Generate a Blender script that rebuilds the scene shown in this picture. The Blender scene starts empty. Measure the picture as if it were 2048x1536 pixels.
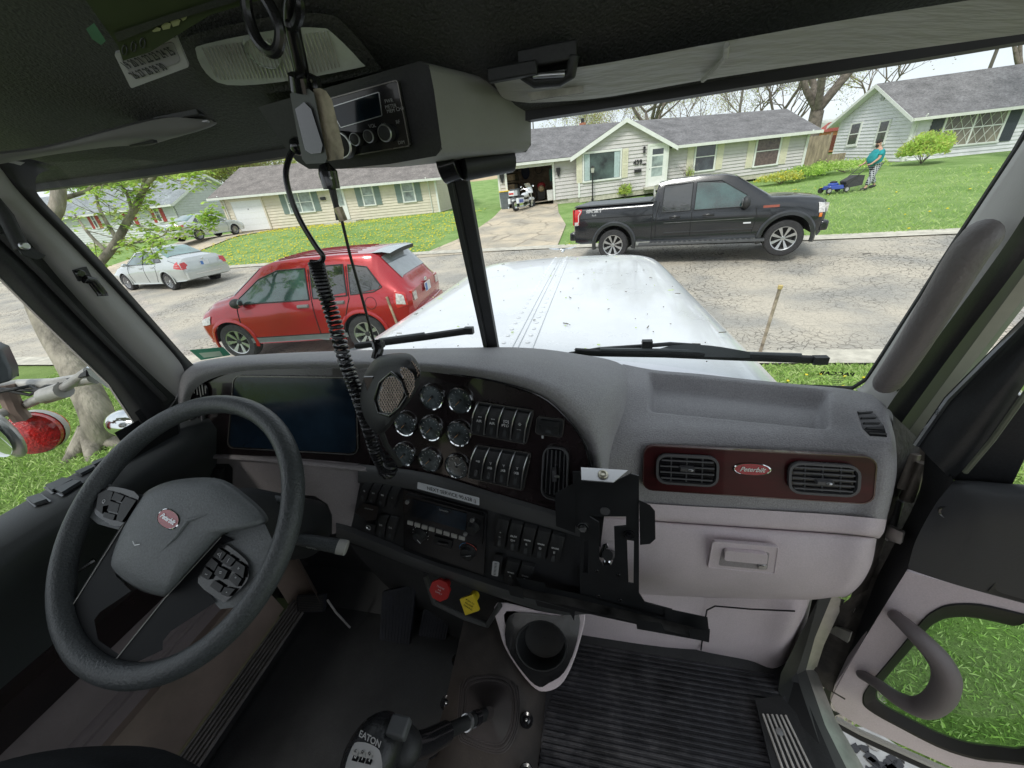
import bpy, bmesh, math, random
from mathutils import Vector as V, Matrix
random.seed(7)
R = math.radians
SC = bpy.context.scene
COL = SC.collection
# ------------------------------------------------------------ camera (at the origin; pixels of the 2048x1536 photograph)
F_, CX, CY = 747.0, 1024.0, 768.0
AX = V((0.97489823, 0.0098264, -0.22243402)); AY = V((0.20034367, -0.47457098, 0.85711423)); AZ = V((-0.09713838, -0.88016239, -0.46462707))
camd = bpy.data.cameras.new('camera'); cam = bpy.data.objects.new('camera', camd); COL.objects.link(cam)
camd.sensor_width = 36; camd.lens = F_ / 2048 * 36; camd.clip_start = 0.02; camd.clip_end = 3000
rt = V((AX.x, AY.x, AZ.x)); dn = V((AX.y, AY.y, AZ.y)); fw = V((AX.z, AY.z, AZ.z))
M = Matrix((rt, -dn, -fw)).transposed().to_4x4(); cam.matrix_world = M
SC.camera = cam
# ------------------------------------------------------------ sky and sun (bright overcast)
SUN_EL, SUN_AZ = R(52), R(200)
w = bpy.data.worlds.new('World'); SC.world = w; w.use_nodes = True
nt = w.node_tree; nt.nodes.clear()
sky = nt.nodes.new('ShaderNodeTexSky'); sky.sky_type = 'NISHITA'; sky.sun_disc = False
sky.sun_elevation = SUN_EL; sky.sun_rotation = SUN_AZ; sky.dust_density = 3.0; sky.air_density = 1.0
tc = nt.nodes.new('ShaderNodeTexCoord')
mp = nt.nodes.new('ShaderNodeMapping'); mp.inputs['Scale'].default_value = (1, 1, 3.5)
nz = nt.nodes.new('ShaderNodeTexNoise'); nz.inputs['Scale'].default_value = 2.2; nz.inputs['Detail'].default_value = 7
cr = nt.nodes.new('ShaderNodeValToRGB'); cr.color_ramp.elements[0].position = .30; cr.color_ramp.elements[1].position = .62
cr.color_ramp.elements[0].color = (.55, .55, .55, 1)
mx = nt.nodes.new('ShaderNodeMixRGB'); mx.inputs['Color2'].default_value = (6.9, 7.4, 7.9, 1)
bg = nt.nodes.new('ShaderNodeBackground'); bg.inputs['Strength'].default_value = 0.10
wo = nt.nodes.new('ShaderNodeOutputWorld'); L = nt.links.new
L(tc.outputs['Generated'], mp.inputs['Vector']); L(mp.outputs['Vector'], nz.inputs['Vector']); L(nz.outputs['Fac'], cr.inputs['Fac'])
L(cr.outputs['Color'], mx.inputs['Fac']); L(sky.outputs['Color'], mx.inputs['Color1']); L(mx.outputs['Color'], bg.inputs['Color']); L(bg.outputs['Background'], wo.inputs['Surface'])
sd = bpy.data.lights.new('sun', 'SUN'); sd.energy = 1.6; sd.angle = R(14); sd.color = (1, .97, .92)
so = bpy.data.objects.new('sun', sd); COL.objects.link(so)
sdir = V((math.sin(SUN_AZ) * math.cos(SUN_EL), math.cos(SUN_AZ) * math.cos(SUN_EL), math.sin(SUN_EL)))
so.rotation_euler = sdir.to_track_quat('Z', 'Y').to_euler()
SC.view_settings.view_transform = 'Standard'; SC.view_settings.look = 'None'; SC.view_settings.gamma = 1
SC.view_settings.exposure = 0.62
SC.render.film_transparent = False
SC.cycles.max_bounces = 10; SC.cycles.transparent_max_bounces = 24; SC.cycles.diffuse_bounces = 5; SC.cycles.glossy_bounces = 4
SC.cycles.caustics_reflective = False; SC.cycles.caustics_refractive = False
# ------------------------------------------------------------ helpers
def ray(px, py):
    c = V((px - CX, py - CY, F_)) / F_
    return V((c.dot(AX), c.dot(AY), c.dot(AZ)))
def PY(px, py, y): r = ray(px, py); return r * (y / r.y)
def PX(px, py, x): r = ray(px, py); return r * (x / r.x)
def PZ(px, py, z): r = ray(px, py); return r * (z / r.z)
MATS = {}
def mat(name, col, rough=.5, metal=0, var=.12, vs=8, bump=0, bs=60, coat=0, spec=.5, dark=None, trans=0, alpha=None, emit=None, coord='Object', stretch=None, grain=0, dust=0):
    if name in MATS: return MATS[name]
    m = bpy.data.materials.new(name); m.use_nodes = True; t = m.node_tree; b = t.nodes['Principled BSDF']
    b.inputs['Roughness'].default_value = rough; b.inputs['Metallic'].default_value = metal
    b.inputs['Coat Weight'].default_value = coat; b.inputs['Coat Roughness'].default_value = .05
    b.inputs['Specular IOR Level'].default_value = spec; b.inputs['Transmission Weight'].default_value = trans
    tc = t.nodes.new('ShaderNodeTexCoord'); src = tc.outputs[coord]
    if stretch:
        mp = t.nodes.new('ShaderNodeMapping'); mp.inputs['Scale'].default_value = stretch; t.links.new(src, mp.inputs['Vector']); src = mp.outputs['Vector']
    if var:
        n = t.nodes.new('ShaderNodeTexNoise'); n.inputs['Scale'].default_value = vs; n.inputs['Detail'].default_value = 6; n.inputs['Roughness'].default_value = .6
        t.links.new(src, n.inputs['Vector'])
        r = t.nodes.new('ShaderNodeValToRGB'); c = dark or tuple(x * (1 - var * 1.6) for x in col)
        hi = tuple(min(1, x * (1 + var)) for x in col)
        r.color_ramp.elements[0].position = .3; r.color_ramp.elements[0].color = (*c, 1)
        r.color_ramp.elements[1].position = .7; r.color_ramp.elements[1].color = (*hi, 1)
        t.links.new(n.outputs['Fac'], r.inputs['Fac']); t.links.new(r.outputs['Color'], b.inputs['Base Color'])
        mr = t.nodes.new('ShaderNodeMapRange'); mr.inputs['To Min'].default_value = max(.02, rough - .08); mr.inputs['To Max'].default_value = min(1, rough + .1)
        t.links.new(n.outputs['Fac'], mr.inputs['Value']); t.links.new(mr.outputs['Result'], b.inputs['Roughness'])
    else: b.inputs['Base Color'].default_value = (*col, 1)
    if (grain or dust) and b.inputs['Base Color'].links:
        s0 = b.inputs['Base Color'].links[0].from_socket
        if grain:
            g = t.nodes.new('ShaderNodeTexNoise'); g.inputs['Scale'].default_value = 330; g.inputs['Detail'].default_value = 2; t.links.new(src, g.inputs['Vector']); gr = t.nodes.new('ShaderNodeMapRange'); gr.inputs['From Min'].default_value = .3; gr.inputs['From Max'].default_value = .7; gr.inputs['To Min'].default_value = 1 - grain; gr.inputs['To Max'].default_value = 1 + grain
            t.links.new(g.outputs['Fac'], gr.inputs['Value']); vm = t.nodes.new('ShaderNodeVectorMath'); vm.operation = 'SCALE'; t.links.new(s0, vm.inputs[0]); t.links.new(gr.outputs['Result'], vm.inputs['Scale']); s0 = vm.outputs['Vector']
        if dust:
            g = t.nodes.new('ShaderNodeTexNoise'); g.inputs['Scale'].default_value = 7; g.inputs['Detail'].default_value = 9; g.inputs['Roughness'].default_value = .75; t.links.new(src, g.inputs['Vector']); gr = t.nodes.new('ShaderNodeMapRange'); gr.inputs['From Min'].default_value = .48; gr.inputs['From Max'].default_value = .75; gr.inputs['To Max'].default_value = dust
            t.links.new(g.outputs['Fac'], gr.inputs['Value']); mm = t.nodes.new('ShaderNodeMixRGB'); mm.inputs['Color2'].default_value = (.42, .40, .37, 1); t.links.new(gr.outputs['Result'], mm.inputs['Fac']); t.links.new(s0, mm.inputs['Color1']); s0 = mm.outputs['Color']
        t.links.new(s0, b.inputs['Base Color'])
    if bump:
        n2 = t.nodes.new('ShaderNodeTexNoise'); n2.inputs['Scale'].default_value = bs; n2.inputs['Detail'].default_value = 3; t.links.new(src, n2.inputs['Vector'])
        bp = t.nodes.new('ShaderNodeBump'); bp.inputs['Strength'].default_value = bump; bp.inputs['Distance'].default_value = .5 / bs
        t.links.new(n2.outputs['Fac'], bp.inputs['Height']); t.links.new(bp.outputs['Normal'], b.inputs['Normal'])
    if emit: b.inputs['Emission Color'].default_value = (*emit[:3], 1); b.inputs['Emission Strength'].default_value = emit[3]
    MATS[name] = m; return m
def glassmat(name, tint=(.9, .95, .93), refl=.06, rough=.01, film=0):
    if name in MATS: return MATS[name]
    m = bpy.data.materials.new(name); m.use_nodes = True; t = m.node_tree; t.nodes.clear()
    o = t.nodes.new('ShaderNodeOutputMaterial'); tr = t.nodes.new('ShaderNodeBsdfTransparent'); tr.inputs['Color'].default_value = (*tint, 1)
    g = t.nodes.new('ShaderNodeBsdfGlossy'); g.inputs['Roughness'].default_value = rough; g.inputs['Color'].default_value = (.9, 1, .98, 1)
    lw = t.nodes.new('ShaderNodeLayerWeight'); lw.inputs['Blend'].default_value = .25
    mr = t.nodes.new('ShaderNodeMapRange'); mr.inputs['To Min'].default_value = refl; mr.inputs['To Max'].default_value = min(1, refl + .35) if refl > 0 else .05
    s = t.nodes.new('ShaderNodeMixShader'); t.links.new(lw.outputs['Fresnel'], mr.inputs['Value']); t.links.new(mr.outputs['Result'], s.inputs['Fac'])
    t.links.new(tr.outputs[0], s.inputs[1]); t.links.new(g.outputs[0], s.inputs[2]); t.links.new(s.outputs[0], o.inputs['Surface'])
    if film:
        n = t.nodes.new('ShaderNodeTexNoise'); n.inputs['Scale'].default_value = 60; n.inputs['Detail'].default_value = 8; n.inputs['Roughness'].default_value = .8; r = t.nodes.new('ShaderNodeMapRange'); r.inputs['From Min'].default_value = .45; r.inputs['From Max'].default_value = .8; r.inputs['To Min'].default_value = film * .35; r.inputs['To Max'].default_value = film * 2.5
        tc = t.nodes.new('ShaderNodeTexCoord'); t.links.new(tc.outputs['Object'], n.inputs['Vector']); t.links.new(n.outputs['Fac'], r.inputs['Value']); d = t.nodes.new('ShaderNodeBsdfDiffuse'); d.inputs['Color'].default_value = (.8, .8, .78, 1); s2 = t.nodes.new('ShaderNodeMixShader'); t.links.new(r.outputs['Result'], s2.inputs['Fac']); t.links.new(s.outputs[0], s2.inputs[1]); t.links.new(d.outputs[0], s2.inputs[2]); t.links.new(s2.outputs[0], o.inputs['Surface'])
    MATS[name] = m; return m
def fontmesh(s, size, depth=0, shear=0, bold=0):
    c = bpy.data.curves.new('t', 'FONT'); c.body = s; c.size = size; c.extrude = depth; c.shear = shear; c.offset = bold; c.align_x = 'CENTER'; c.align_y = 'CENTER'; c.resolution_u = 3
    o = bpy.data.objects.new('t', c); COL.objects.link(o)
    dg = bpy.context.evaluated_depsgraph_get(); me = bpy.data.meshes.new_from_object(o.evaluated_get(dg))
    r = ([v.co.copy() for v in me.vertices], [tuple(p.vertices) for p in me.polygons])
    bpy.data.objects.remove(o); bpy.data.curves.remove(c); bpy.data.meshes.remove(me); return r
class MB:
    def __init__(s): s.v = []; s.f = []; s.m = []; s.ms = []
    def mi(s, m):
        if m not in s.ms: s.ms.append(m)
        return s.ms.index(m)
    def add(s, vs, fs, m):
        o = len(s.v); s.v += [V(x) for x in vs]; k = s.mi(m)
        for f in fs: s.f.append(tuple(i + o for i in f)); s.m.append(k)
        return s
    def poly(s, pts, m): return s.add(pts, [tuple(range(len(pts)))], m)
    def prism(s, pts, off, m, m2=None):
        n = len(pts); off = V(off); a = [V(p) for p in pts]; b = [p + off for p in a]
        s.add(a + b, [(i, (i + 1) % n, n + (i + 1) % n, n + i) for i in range(n)] + [tuple(range(n))[::-1]], m)
        s.poly(b, m2 or m); return s
    def box(s, c, d, m, rot=None, taper=(1, 1)):
        c = V(c); x, y, z = d[0] / 2, d[1] / 2, d[2] / 2; p = []
        for k in (-1, 1):
            tx, ty = (taper if k > 0 else (1, 1))
            for a, b in ((-1, -1), (1, -1), (1, 1), (-1, 1)):
                q = V((a * x * tx, b * y * ty, k * z)); p.append(c + (rot @ q if rot else q))
        return s.add(p, [(3, 2, 1, 0), (4, 5, 6, 7), (0, 1, 5, 4), (1, 2, 6, 5), (2, 3, 7, 6), (3, 0, 4, 7)], m)
    def grid(s, g, m, cu=False, cv=False):
        nu, nv = len(g), len(g[0]); fs = []
        for i in range(nu if cu else nu - 1):
            for j in range(nv if cv else nv - 1):
                a, b = i, (i + 1) % nu; c, d = j, (j + 1) % nv
                fs.append((a * nv + c, b * nv + c, b * nv + d, a * nv + d))
        return s.add([p for r in g for p in r], fs, m)
    def tube(s, path, r, m, n=8, cap=True, closed=False, flat=None):
        path = [V(p) for p in path]; g = []; N = len(path); up = None
        for i, p in enumerate(path):
            a = path[(i - 1) % N] if (closed or i) else p; b = path[(i + 1) % N] if (closed or i < N - 1) else p
            t = (b - a).normalized()
            if up is None: up = V((0, 0, 1)) if abs(t.z) < .9 else V((1, 0, 0))
            x = t.cross(up); 
            if x.length < 1e-6: x = t.cross(V((0, 1, 0)))
            x.normalize(); y = x.cross(t); up = y
            rr_ = r[i] if isinstance(r, (list, tuple)) else r
            g.append([p + (x * math.cos(k * 2 * math.pi / n) * rr_ + y * math.sin(k * 2 * math.pi / n) * rr_ * (flat or 1)) for k in range(n)])
        o = len(s.v); s.grid(g, m, cu=closed, cv=True)
        if cap and not closed: k = s.mi(m); s.f += [tuple(range(o, o + n))[::-1], tuple(range(o + (N - 1) * n, o + N * n))]; s.m += [k, k]
        return s
    def lathe(s, prof, o, ax, m, n=24, arc=None, start=None):
        o = V(o); ax = V(ax).normalized(); x = ax.cross(V((0, 0, 1)) if abs(ax.z) < .9 else V((1, 0, 0))).normalized(); y = ax.cross(x)
        g = [[o + ax * h + (x * math.cos(k * 2 * math.pi / n) + y * math.sin(k * 2 * math.pi / n)) * max(r, 1e-5) for k in range(n)] for r, h in prof]
        return s.grid(g, m, cv=True)
    def ball(s, c, r, m, n=10, rot=None):
        c = V(c); r = (r, r, r) if not isinstance(r, (tuple, list)) else r; g = []
        for i in range(n + 1):
            a = math.pi * i / n; row = []
            for k in range(2 * n):
                b = math.pi * k / n; q = V((math.sin(a) * math.cos(b) * r[0], math.sin(a) * math.sin(b) * r[1], math.cos(a) * r[2])); row.append(c + (rot @ q if rot else q))
            g.append(row)
        return s.grid(g, m, cv=True)
    def text(s, t, o, u, v, size, m, depth=0, shear=0, bold=0, sx=1, lift=.0006, fit=None, fy=None):
        u = V(u).normalized(); v = V(v).normalized(); n = u.cross(v); vs, fs = fontmesh(t, size, depth, shear, bold); o = V(o) + n * lift
        if fit: W = max(p.x for p in vs) - min(p.x for p in vs); k = fit / W; vs = [V((p.x * k, p.y * k * (fy or 1), p.z)) for p in vs]
        return s.add([o + u * p.x * sx + v * p.y + n * p.z for p in vs], fs, m)
    def xf(s, M):
        s.v = [M @ p for p in s.v]; return s
    def build(s, name, parent=None, bevel=0, smooth=True, label=None, kind=None, seg=2, ang=35, merge=False, solid=0, sub=0):
        me = bpy.data.meshes.new(name); me.from_pydata([tuple(p) for p in s.v], [], s.f)
        for m in s.ms: me.materials.append(m)
        me.polygons.foreach_set('material_index', s.m)
        me.validate(); bm = bmesh.new(); bm.from_mesh(me)
        if merge: bmesh.ops.remove_doubles(bm, verts=bm.verts, dist=1e-4)
        bmesh.ops.recalc_face_normals(bm, faces=bm.faces); bm.to_mesh(me); bm.free()
        if smooth: me.polygons.foreach_set('use_smooth', [True] * len(me.polygons)); me.set_sharp_from_angle(angle=R(ang))
        o = bpy.data.objects.new(name, me); COL.objects.link(o); o.parent = parent
        if sub: q = o.modifiers.new('s', 'SUBSURF'); q.levels = q.render_levels = sub
        if solid: q = o.modifiers.new('w', 'SOLIDIFY'); q.thickness = solid; q.offset = 0
        if bevel: b = o.modifiers.new('b', 'BEVEL'); b.width = bevel; b.segments = seg; b.limit_method = 'ANGLE'; b.angle_limit = R(30)
        if label: o['label'] = label
        if kind: o['kind'] = kind
        return o
def thing(name, label, cat, loc=(0, 0, 0), rz=0, group=None):
    o = bpy.data.objects.new(name, None); COL.objects.link(o); o.location = loc; o.rotation_euler = (0, 0, rz); o['label'] = label; o['category'] = cat
    o.empty_display_size = .2
    if group: o['group'] = group
    return o
def tag(o, label, cat, group=None):
    o['label'] = label; o['category'] = cat
    if group: o['group'] = group
    return o
def dup(root, loc, rz, label=None):
    r = root.copy(); COL.objects.link(r); r.location = loc; r.rotation_euler = (0, 0, rz)
    if label: r['label'] = label
    for ch in list(root.children):
        c = ch.copy(); COL.objects.link(c); c.parent = r
        for g in ch.children: d = g.copy(); COL.objects.link(d); d.parent = c
    return r
def cat1(p0, p1, p2, p3, t):
    return ((p1 * 2) + (p2 - p0) * t + (p0 * 2 - p1 * 5 + p2 * 4 - p3) * t * t + (p1 * 3 - p0 - p2 * 3 + p3) * t ** 3) * .5
def spline(P, n, closed=False):
    P = [V(p) for p in P]; N = len(P); out = []
    rng = N if closed else N - 1
    for i in range(rng):
        g = (lambda k: P[k % N]) if closed else (lambda k: P[min(max(k, 0), N - 1)])
        for j in range(n): out.append(cat1(g(i - 1), g(i), g(i + 1), g(i + 2), j / n))
    if not closed: out.append(P[-1])
    return out
def patch(net, nu, nv):
    rows = [spline(r, nv) for r in net]
    cols = [spline([rows[i][j] for i in range(len(rows))], nu) for j in range(len(rows[0]))]
    return [[cols[j][i] for j in range(len(cols))] for i in range(len(cols[0]))]
def rrect(x0, y0, x1, y1, r, k=5, r2=None):
    out = []
    for cx, cy, a in ((x1 - r, y1 - r, 0), (x0 + r, y1 - r, 90), (x0 + r, y0 + r, 180), (x1 - r, y0 + r, 270)):
        for i in range(k + 1): b = R(a + 90 * i / k); out.append((cx + r * math.cos(b), cy + r * math.sin(b)))
    return out
class Pl:
    """a real plane in the cab: origin, across, up; n faces the seats"""
    def __init__(s, o, u, v):
        s.o = V(o); s.u = V(u).normalized(); v = V(v); s.v = (v - s.u * v.dot(s.u)).normalized(); s.n = s.u.cross(s.v)
        if s.n.dot(s.o) > 0: s.n = -s.n
    def at(s, px, py, h=0):
        r = ray(px, py); o = s.o + s.n * h; return r * (o.dot(s.n) / r.dot(s.n))
    def q(s, c4):  # four pixel corners TL TR BR BL -> bilinear map, s across, t down
        a, b, c, d = [s.at(*p) for p in c4]
        return lambda x, y, h=0: (a * (1 - x) + b * x) * (1 - y) + (d * (1 - x) + c * x) * y + s.n * h
    def size(s, c4): a, b, c, d = [s.at(*p) for p in c4]; return ((b - a).length + (c - d).length) / 2, ((d - a).length + (c - b).length) / 2
def qr(f, w, h, x0, y0, x1, y1, r, k=4, z=0):  # rounded rect in a q map, r in metres
    rx, ry = r / w, r / h; out = []
    for cx, cy, a in ((x1 - rx, y1 - ry, 0), (x0 + rx, y1 - ry, 90), (x0 + rx, y0 + ry, 180), (x1 - rx, y0 + ry, 270)):
        for i in range(k + 1): b = R(a + 90 * i / k); out.append(f(cx + rx * math.cos(b), cy + ry * math.sin(b), z))
    return out
def ringprism(mb, outer, inner, off, m):
    n = len(outer); off = V(off); A = [V(p) for p in outer]; B = [V(p) for p in inner]; A2 = [p + off for p in A]; B2 = [p + off for p in B]
    f = []
    for i in range(n):
        j = (i + 1) % n
        f += [(i, j, n + j, n + i), (2 * n + i, 3 * n + i, 3 * n + j, 2 * n + j), (i, 2 * n + i, 2 * n + j, j), (n + i, n + j, 3 * n + j, 3 * n + i)]
    mb.add(A + B + A2 + B2, f, m)
def boolean(o, cutters):
    for c in cutters:
        q = o.modifiers.new('x', 'BOOLEAN'); q.object = c; q.operation = 'DIFFERENCE'; q.solver = 'EXACT'
        try: q.material_mode = 'TRANSFER'
        except Exception: pass
    dg = bpy.context.evaluated_depsgraph_get(); me = bpy.data.meshes.new_from_object(o.evaluated_get(dg)); o.modifiers.clear(); o.data = me
    me.set_sharp_from_angle(angle=R(35))
    for c in cutters: bpy.data.objects.remove(c)
# ============================================================ GROUND
def sm(t): t = max(0, min(1, t)); return t * t * (3 - 2 * t)
def lerpt(x, T):
    if x <= T[0][0]: return T[0][1]
    for (a, b), (c, d) in zip(T, T[1:]):
        if x <= c: return b + (d - b) * (x - a) / (c - a)
    return T[-1][1]
CURB = [(-60, 17), (-16, 15.7), (-7, 15.6), (-1.8, 14.8), (6.3, 12.9), (9.2, 12.5), (40, 9.5)]
def yc(x): return lerpt(x, CURB)
NC = 5.15
def gz(x, y):
    if y < NC: return -2.45 + .02 * math.sin(x * 1.3) * math.sin(y * 1.7) * min(1, (NC - y))
    c = yc(x)
    if y < c: return -2.45 + .34 * sm((y - NC) / (c - NC) * .5) * 2
    u = y - c; Lr = lerpt(x, [(-14, 6.5), (-8, 11), (0, 15), (10, 16)])
    z = -2.11 + lerpt(x, [(-30, 1.0), (6, 1.0), (14, 1.2)]) * min(1, u / Lr)
    if y > 34: z += lerpt(y, [(34, 0), (60, 2.3), (110, 5.2), (160, 6.5), (400, 9)])
    return z
def onground(px, py, lo=2, hi=150):
    r = ray(px, py); r = r / r.y; y = lo
    while y < hi:
        p = r * y
        if p.z <= gz(p.x, p.y): return p
        y += .02
    return r * hi
def grassmat(name, g1, g2, yel, ylo):
    m = bpy.data.materials.new(name); m.use_nodes = True; t = m.node_tree; b = t.nodes['Principled BSDF']; b.inputs['Roughness'].default_value = .9; b.inputs['Specular IOR Level'].default_value = .15
    tc = t.nodes.new('ShaderNodeTexCoord'); n = t.nodes.new('ShaderNodeTexNoise'); n.inputs['Scale'].default_value = .9; n.inputs['Detail'].default_value = 9; n.inputs['Roughness'].default_value = .7
    r = t.nodes.new('ShaderNodeValToRGB'); r.color_ramp.elements[0].color = (*g1, 1); r.color_ramp.elements[1].color = (*g2, 1); r.color_ramp.elements[0].position = .35; r.color_ramp.elements[1].position = .65
    n2 = t.nodes.new('ShaderNodeTexNoise'); n2.inputs['Scale'].default_value = 14; n2.inputs['Detail'].default_value = 8; n2.inputs['Roughness'].default_value = .8
    r2 = t.nodes.new('ShaderNodeValToRGB'); r2.color_ramp.elements[0].position = ylo; r2.color_ramp.elements[1].position = ylo + .1
    r2.color_ramp.elements[0].color = (0, 0, 0, 1)
    n3 = t.nodes.new('ShaderNodeTexNoise'); n3.inputs['Scale'].default_value = 60; n3.inputs['Detail'].default_value = 6; n3.inputs['Roughness'].default_value = .8
    r3 = t.nodes.new('ShaderNodeValToRGB'); r3.color_ramp.elements[0].position = .3; r3.color_ramp.elements[1].position = .7; r3.color_ramp.elements[0].color = (.35, .35, .35, 1); r3.color_ramp.elements[1].color = (1.25, 1.25, 1.25, 1)
    mu = t.nodes.new('ShaderNodeMixRGB'); mu.blend_type = 'MULTIPLY'; mu.inputs['Fac'].default_value = 1
    x = t.nodes.new('ShaderNodeMixRGB'); x.inputs['Color2'].default_value = (*yel, 1); bp = t.nodes.new('ShaderNodeBump'); bp.inputs['Strength'].default_value = .8; bp.inputs['Distance'].default_value = .04
    l = t.links.new
    for q in (n, n2, n3): l(tc.outputs['Object'], q.inputs['Vector'])
    l(n.outputs['Fac'], r.inputs['Fac']); l(n2.outputs['Fac'], r2.inputs['Fac']); l(r2.outputs['Color'], x.inputs['Fac']); l(n3.outputs['Fac'], r3.inputs['Fac'])
    l(r.outputs['Color'], mu.inputs['Color1']); l(r3.outputs['Color'], mu.inputs['Color2']); l(mu.outputs['Color'], x.inputs['Color1']); l(x.outputs['Color'], b.inputs['Base Color'])
    l(n3.outputs['Fac'], bp.inputs['Height']); l(bp.outputs['Normal'], b.inputs['Normal']); return m
G_FAR = grassmat('lawn_green', (.21, .36, .10), (.37, .52, .19), (.62, .64, .2), .66)
G_NEAR = grassmat('yard_green', (.16, .27, .06), (.30, .42, .13), (.50, .48, .18), .66)
FIELD = mat('dry_field', (.52, .40, .24), .95, var=.25, vs=.4, bump=.6, bs=3)
def crackmat(name, base, dark, scale, amount):
    m = bpy.data.materials.new(name); m.use_nodes = True; t = m.node_tree; b = t.nodes['Principled BSDF']; b.inputs['Roughness'].default_value = .85; b.inputs['Specular IOR Level'].default_value = .25
    l = t.links.new; tc = t.nodes.new('ShaderNodeTexCoord')
    n = t.nodes.new('ShaderNodeTexNoise'); n.inputs['Scale'].default_value = 2.5; n.inputs['Detail'].default_value = 5; l(tc.outputs['Object'], n.inputs['Vector'])
    va = t.nodes.new('ShaderNodeVectorMath'); va.operation = 'MULTIPLY_ADD'; va.inputs[1].default_value = (.35, .35, 0); l(n.outputs['Color'], va.inputs[0]); l(tc.outputs['Object'], va.inputs[2])
    outs = []
    for sc, wdt in ((scale, .055), (scale * .25, .008)):
        vo = t.nodes.new('ShaderNodeTexVoronoi'); vo.feature = 'DISTANCE_TO_EDGE'; vo.inputs['Scale'].default_value = sc; l(va.outputs['Vector'], vo.inputs['Vector'])
        rr = t.nodes.new('ShaderNodeValToRGB'); rr.color_ramp.elements[0].color = (1, 1, 1, 1); rr.color_ramp.elements[1].color = (0, 0, 0, 1); rr.color_ramp.elements[0].position = wdt * .4; rr.color_ramp.elements[1].position = wdt; l(vo.outputs['Distance'], rr.inputs['Fac']); outs.append(rr.outputs['Color'])
    mxx = t.nodes.new('ShaderNodeMixRGB'); mxx.blend_type = 'LIGHTEN'; mxx.inputs['Fac'].default_value = 1; l(outs[0], mxx.inputs['Color1']); l(outs[1], mxx.inputs['Color2'])
    n2 = t.nodes.new('ShaderNodeTexNoise'); n2.inputs['Scale'].default_value = .5; n2.inputs['Detail'].default_value = 6; l(tc.outputs['Object'], n2.inputs['Vector'])
    r2 = t.nodes.new('ShaderNodeValToRGB'); r2.color_ramp.elements[0].position = .38 + (1 - amount) * .15; r2.color_ramp.elements[1].position = .62; r2.color_ramp.elements[0].color = (.22 * amount,) * 3 + (1,); r2.color_ramp.elements[1].color = (amount,) * 3 + (1,); l(n2.outputs['Fac'], r2.inputs['Fac'])
    mm = t.nodes.new('ShaderNodeMixRGB'); mm.blend_type = 'MULTIPLY'; mm.inputs['Fac'].default_value = 1; l(mxx.outputs['Color'], mm.inputs['Color1']); l(r2.outputs['Color'], mm.inputs['Color2'])
    n3 = t.nodes.new('ShaderNodeTexNoise'); n3.inputs['Scale'].default_value = 45; n3.inputs['Detail'].default_value = 8; n3.inputs['Roughness'].default_value = .8; l(tc.outputs['Object'], n3.inputs['Vector'])
    r3 = t.nodes.new('ShaderNodeValToRGB'); r3.color_ramp.elements[0].position = .3; r3.color_ramp.elements[1].position = .7; r3.color_ramp.elements[0].color = (*[c * .62 for c in base], 1); r3.color_ramp.elements[1].color = (*[c * 1.2 for c in base], 1); l(n3.outputs['Fac'], r3.inputs['Fac'])
    n4 = t.nodes.new('ShaderNodeTexNoise'); n4.inputs['Scale'].default_value = .8; n4.inputs['Detail'].default_value = 5; l(tc.outputs['Object'], n4.inputs['Vector'])
    r4 = t.nodes.new('ShaderNodeValToRGB'); r4.color_ramp.elements[0].color = (.74, .75, .77, 1); r4.color_ramp.elements[1].color = (1.12, 1.07, 1.0, 1); r4.color_ramp.elements[0].position = .36; r4.color_ramp.elements[1].position = .6; l(n4.outputs['Fac'], r4.inputs['Fac'])
    m4 = t.nodes.new('ShaderNodeMixRGB'); m4.blend_type = 'MULTIPLY'; m4.inputs['Fac'].default_value = 1; l(r3.outputs['Color'], m4.inputs['Color1']); l(r4.outputs['Color'], m4.inputs['Color2'])
    x = t.nodes.new('ShaderNodeMixRGB'); x.inputs['Color2'].default_value = (*dark, 1); l(mm.outputs['Color'], x.inputs['Fac']); l(m4.outputs['Color'], x.inputs['Color1']); l(x.outputs['Color'], b.inputs['Base Color'])
    bp = t.nodes.new('ShaderNodeBump'); bp.inputs['Strength'].default_value = .5; bp.inputs['Distance'].default_value = .01; bp.invert = True; l(mm.outputs['Color'], bp.inputs['Height']); l(bp.outputs['Normal'], b.inputs['Normal'])
    return m
ASPH = crackmat('cracked_asphalt', (.50, .475, .42), (.11, .10, .085), 8.0, 1.0)
CONC = crackmat('drive_concrete', (.56, .50, .40), (.22, .19, .15), .8, .7)
CURBM = mat('curb_concrete', (.55, .52, .44), .85, var=.2, vs=5, bump=.5, bs=40)
def drape(name, xs, yf, m, off, kind='structure', nv=24):
    g = []
    for x in xs:
        y0, y1 = yf(x); g.append([V((x, y0 + (y1 - y0) * j / nv, gz(x, y0 + (y1 - y0) * j / nv) + off)) for j in range(nv + 1)])
    return MB().grid(g, m).build(name, kind=kind, ang=80)
def fr(a, b, n): return [a + (b - a) * i / n for i in range(n + 1)]
XS = fr(-150, -40, 12)[:-1] + fr(-40, 30, 80)[:-1] + fr(30, 160, 14)
YS = fr(-30, 4, 16)[:-1] + fr(4, 34, 48)[:-1] + fr(34, 62, 10)
MB().grid([[V((x, y, gz(x, y) - .03 - (.25 if NC + .2 < y < yc(x) - .5 else 0))) for y in YS] for x in XS], G_FAR).build('ground', kind='structure', ang=80)
MB().grid([[V((x, y, gz(x, y) - .03)) for y in fr(62, 120, 12) + [160, 220, 400]] for x in fr(-300, 300, 30)], FIELD).build('field', kind='structure', ang=80)
drape('yard', fr(-40, 40, 60), lambda x: (-30, NC - .02), G_NEAR, 0)
def lift(o, dz): o.location.z += dz
drape('street', fr(-60, 60, 120), lambda x: (NC, yc(x) - .18), ASPH, 0)
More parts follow.
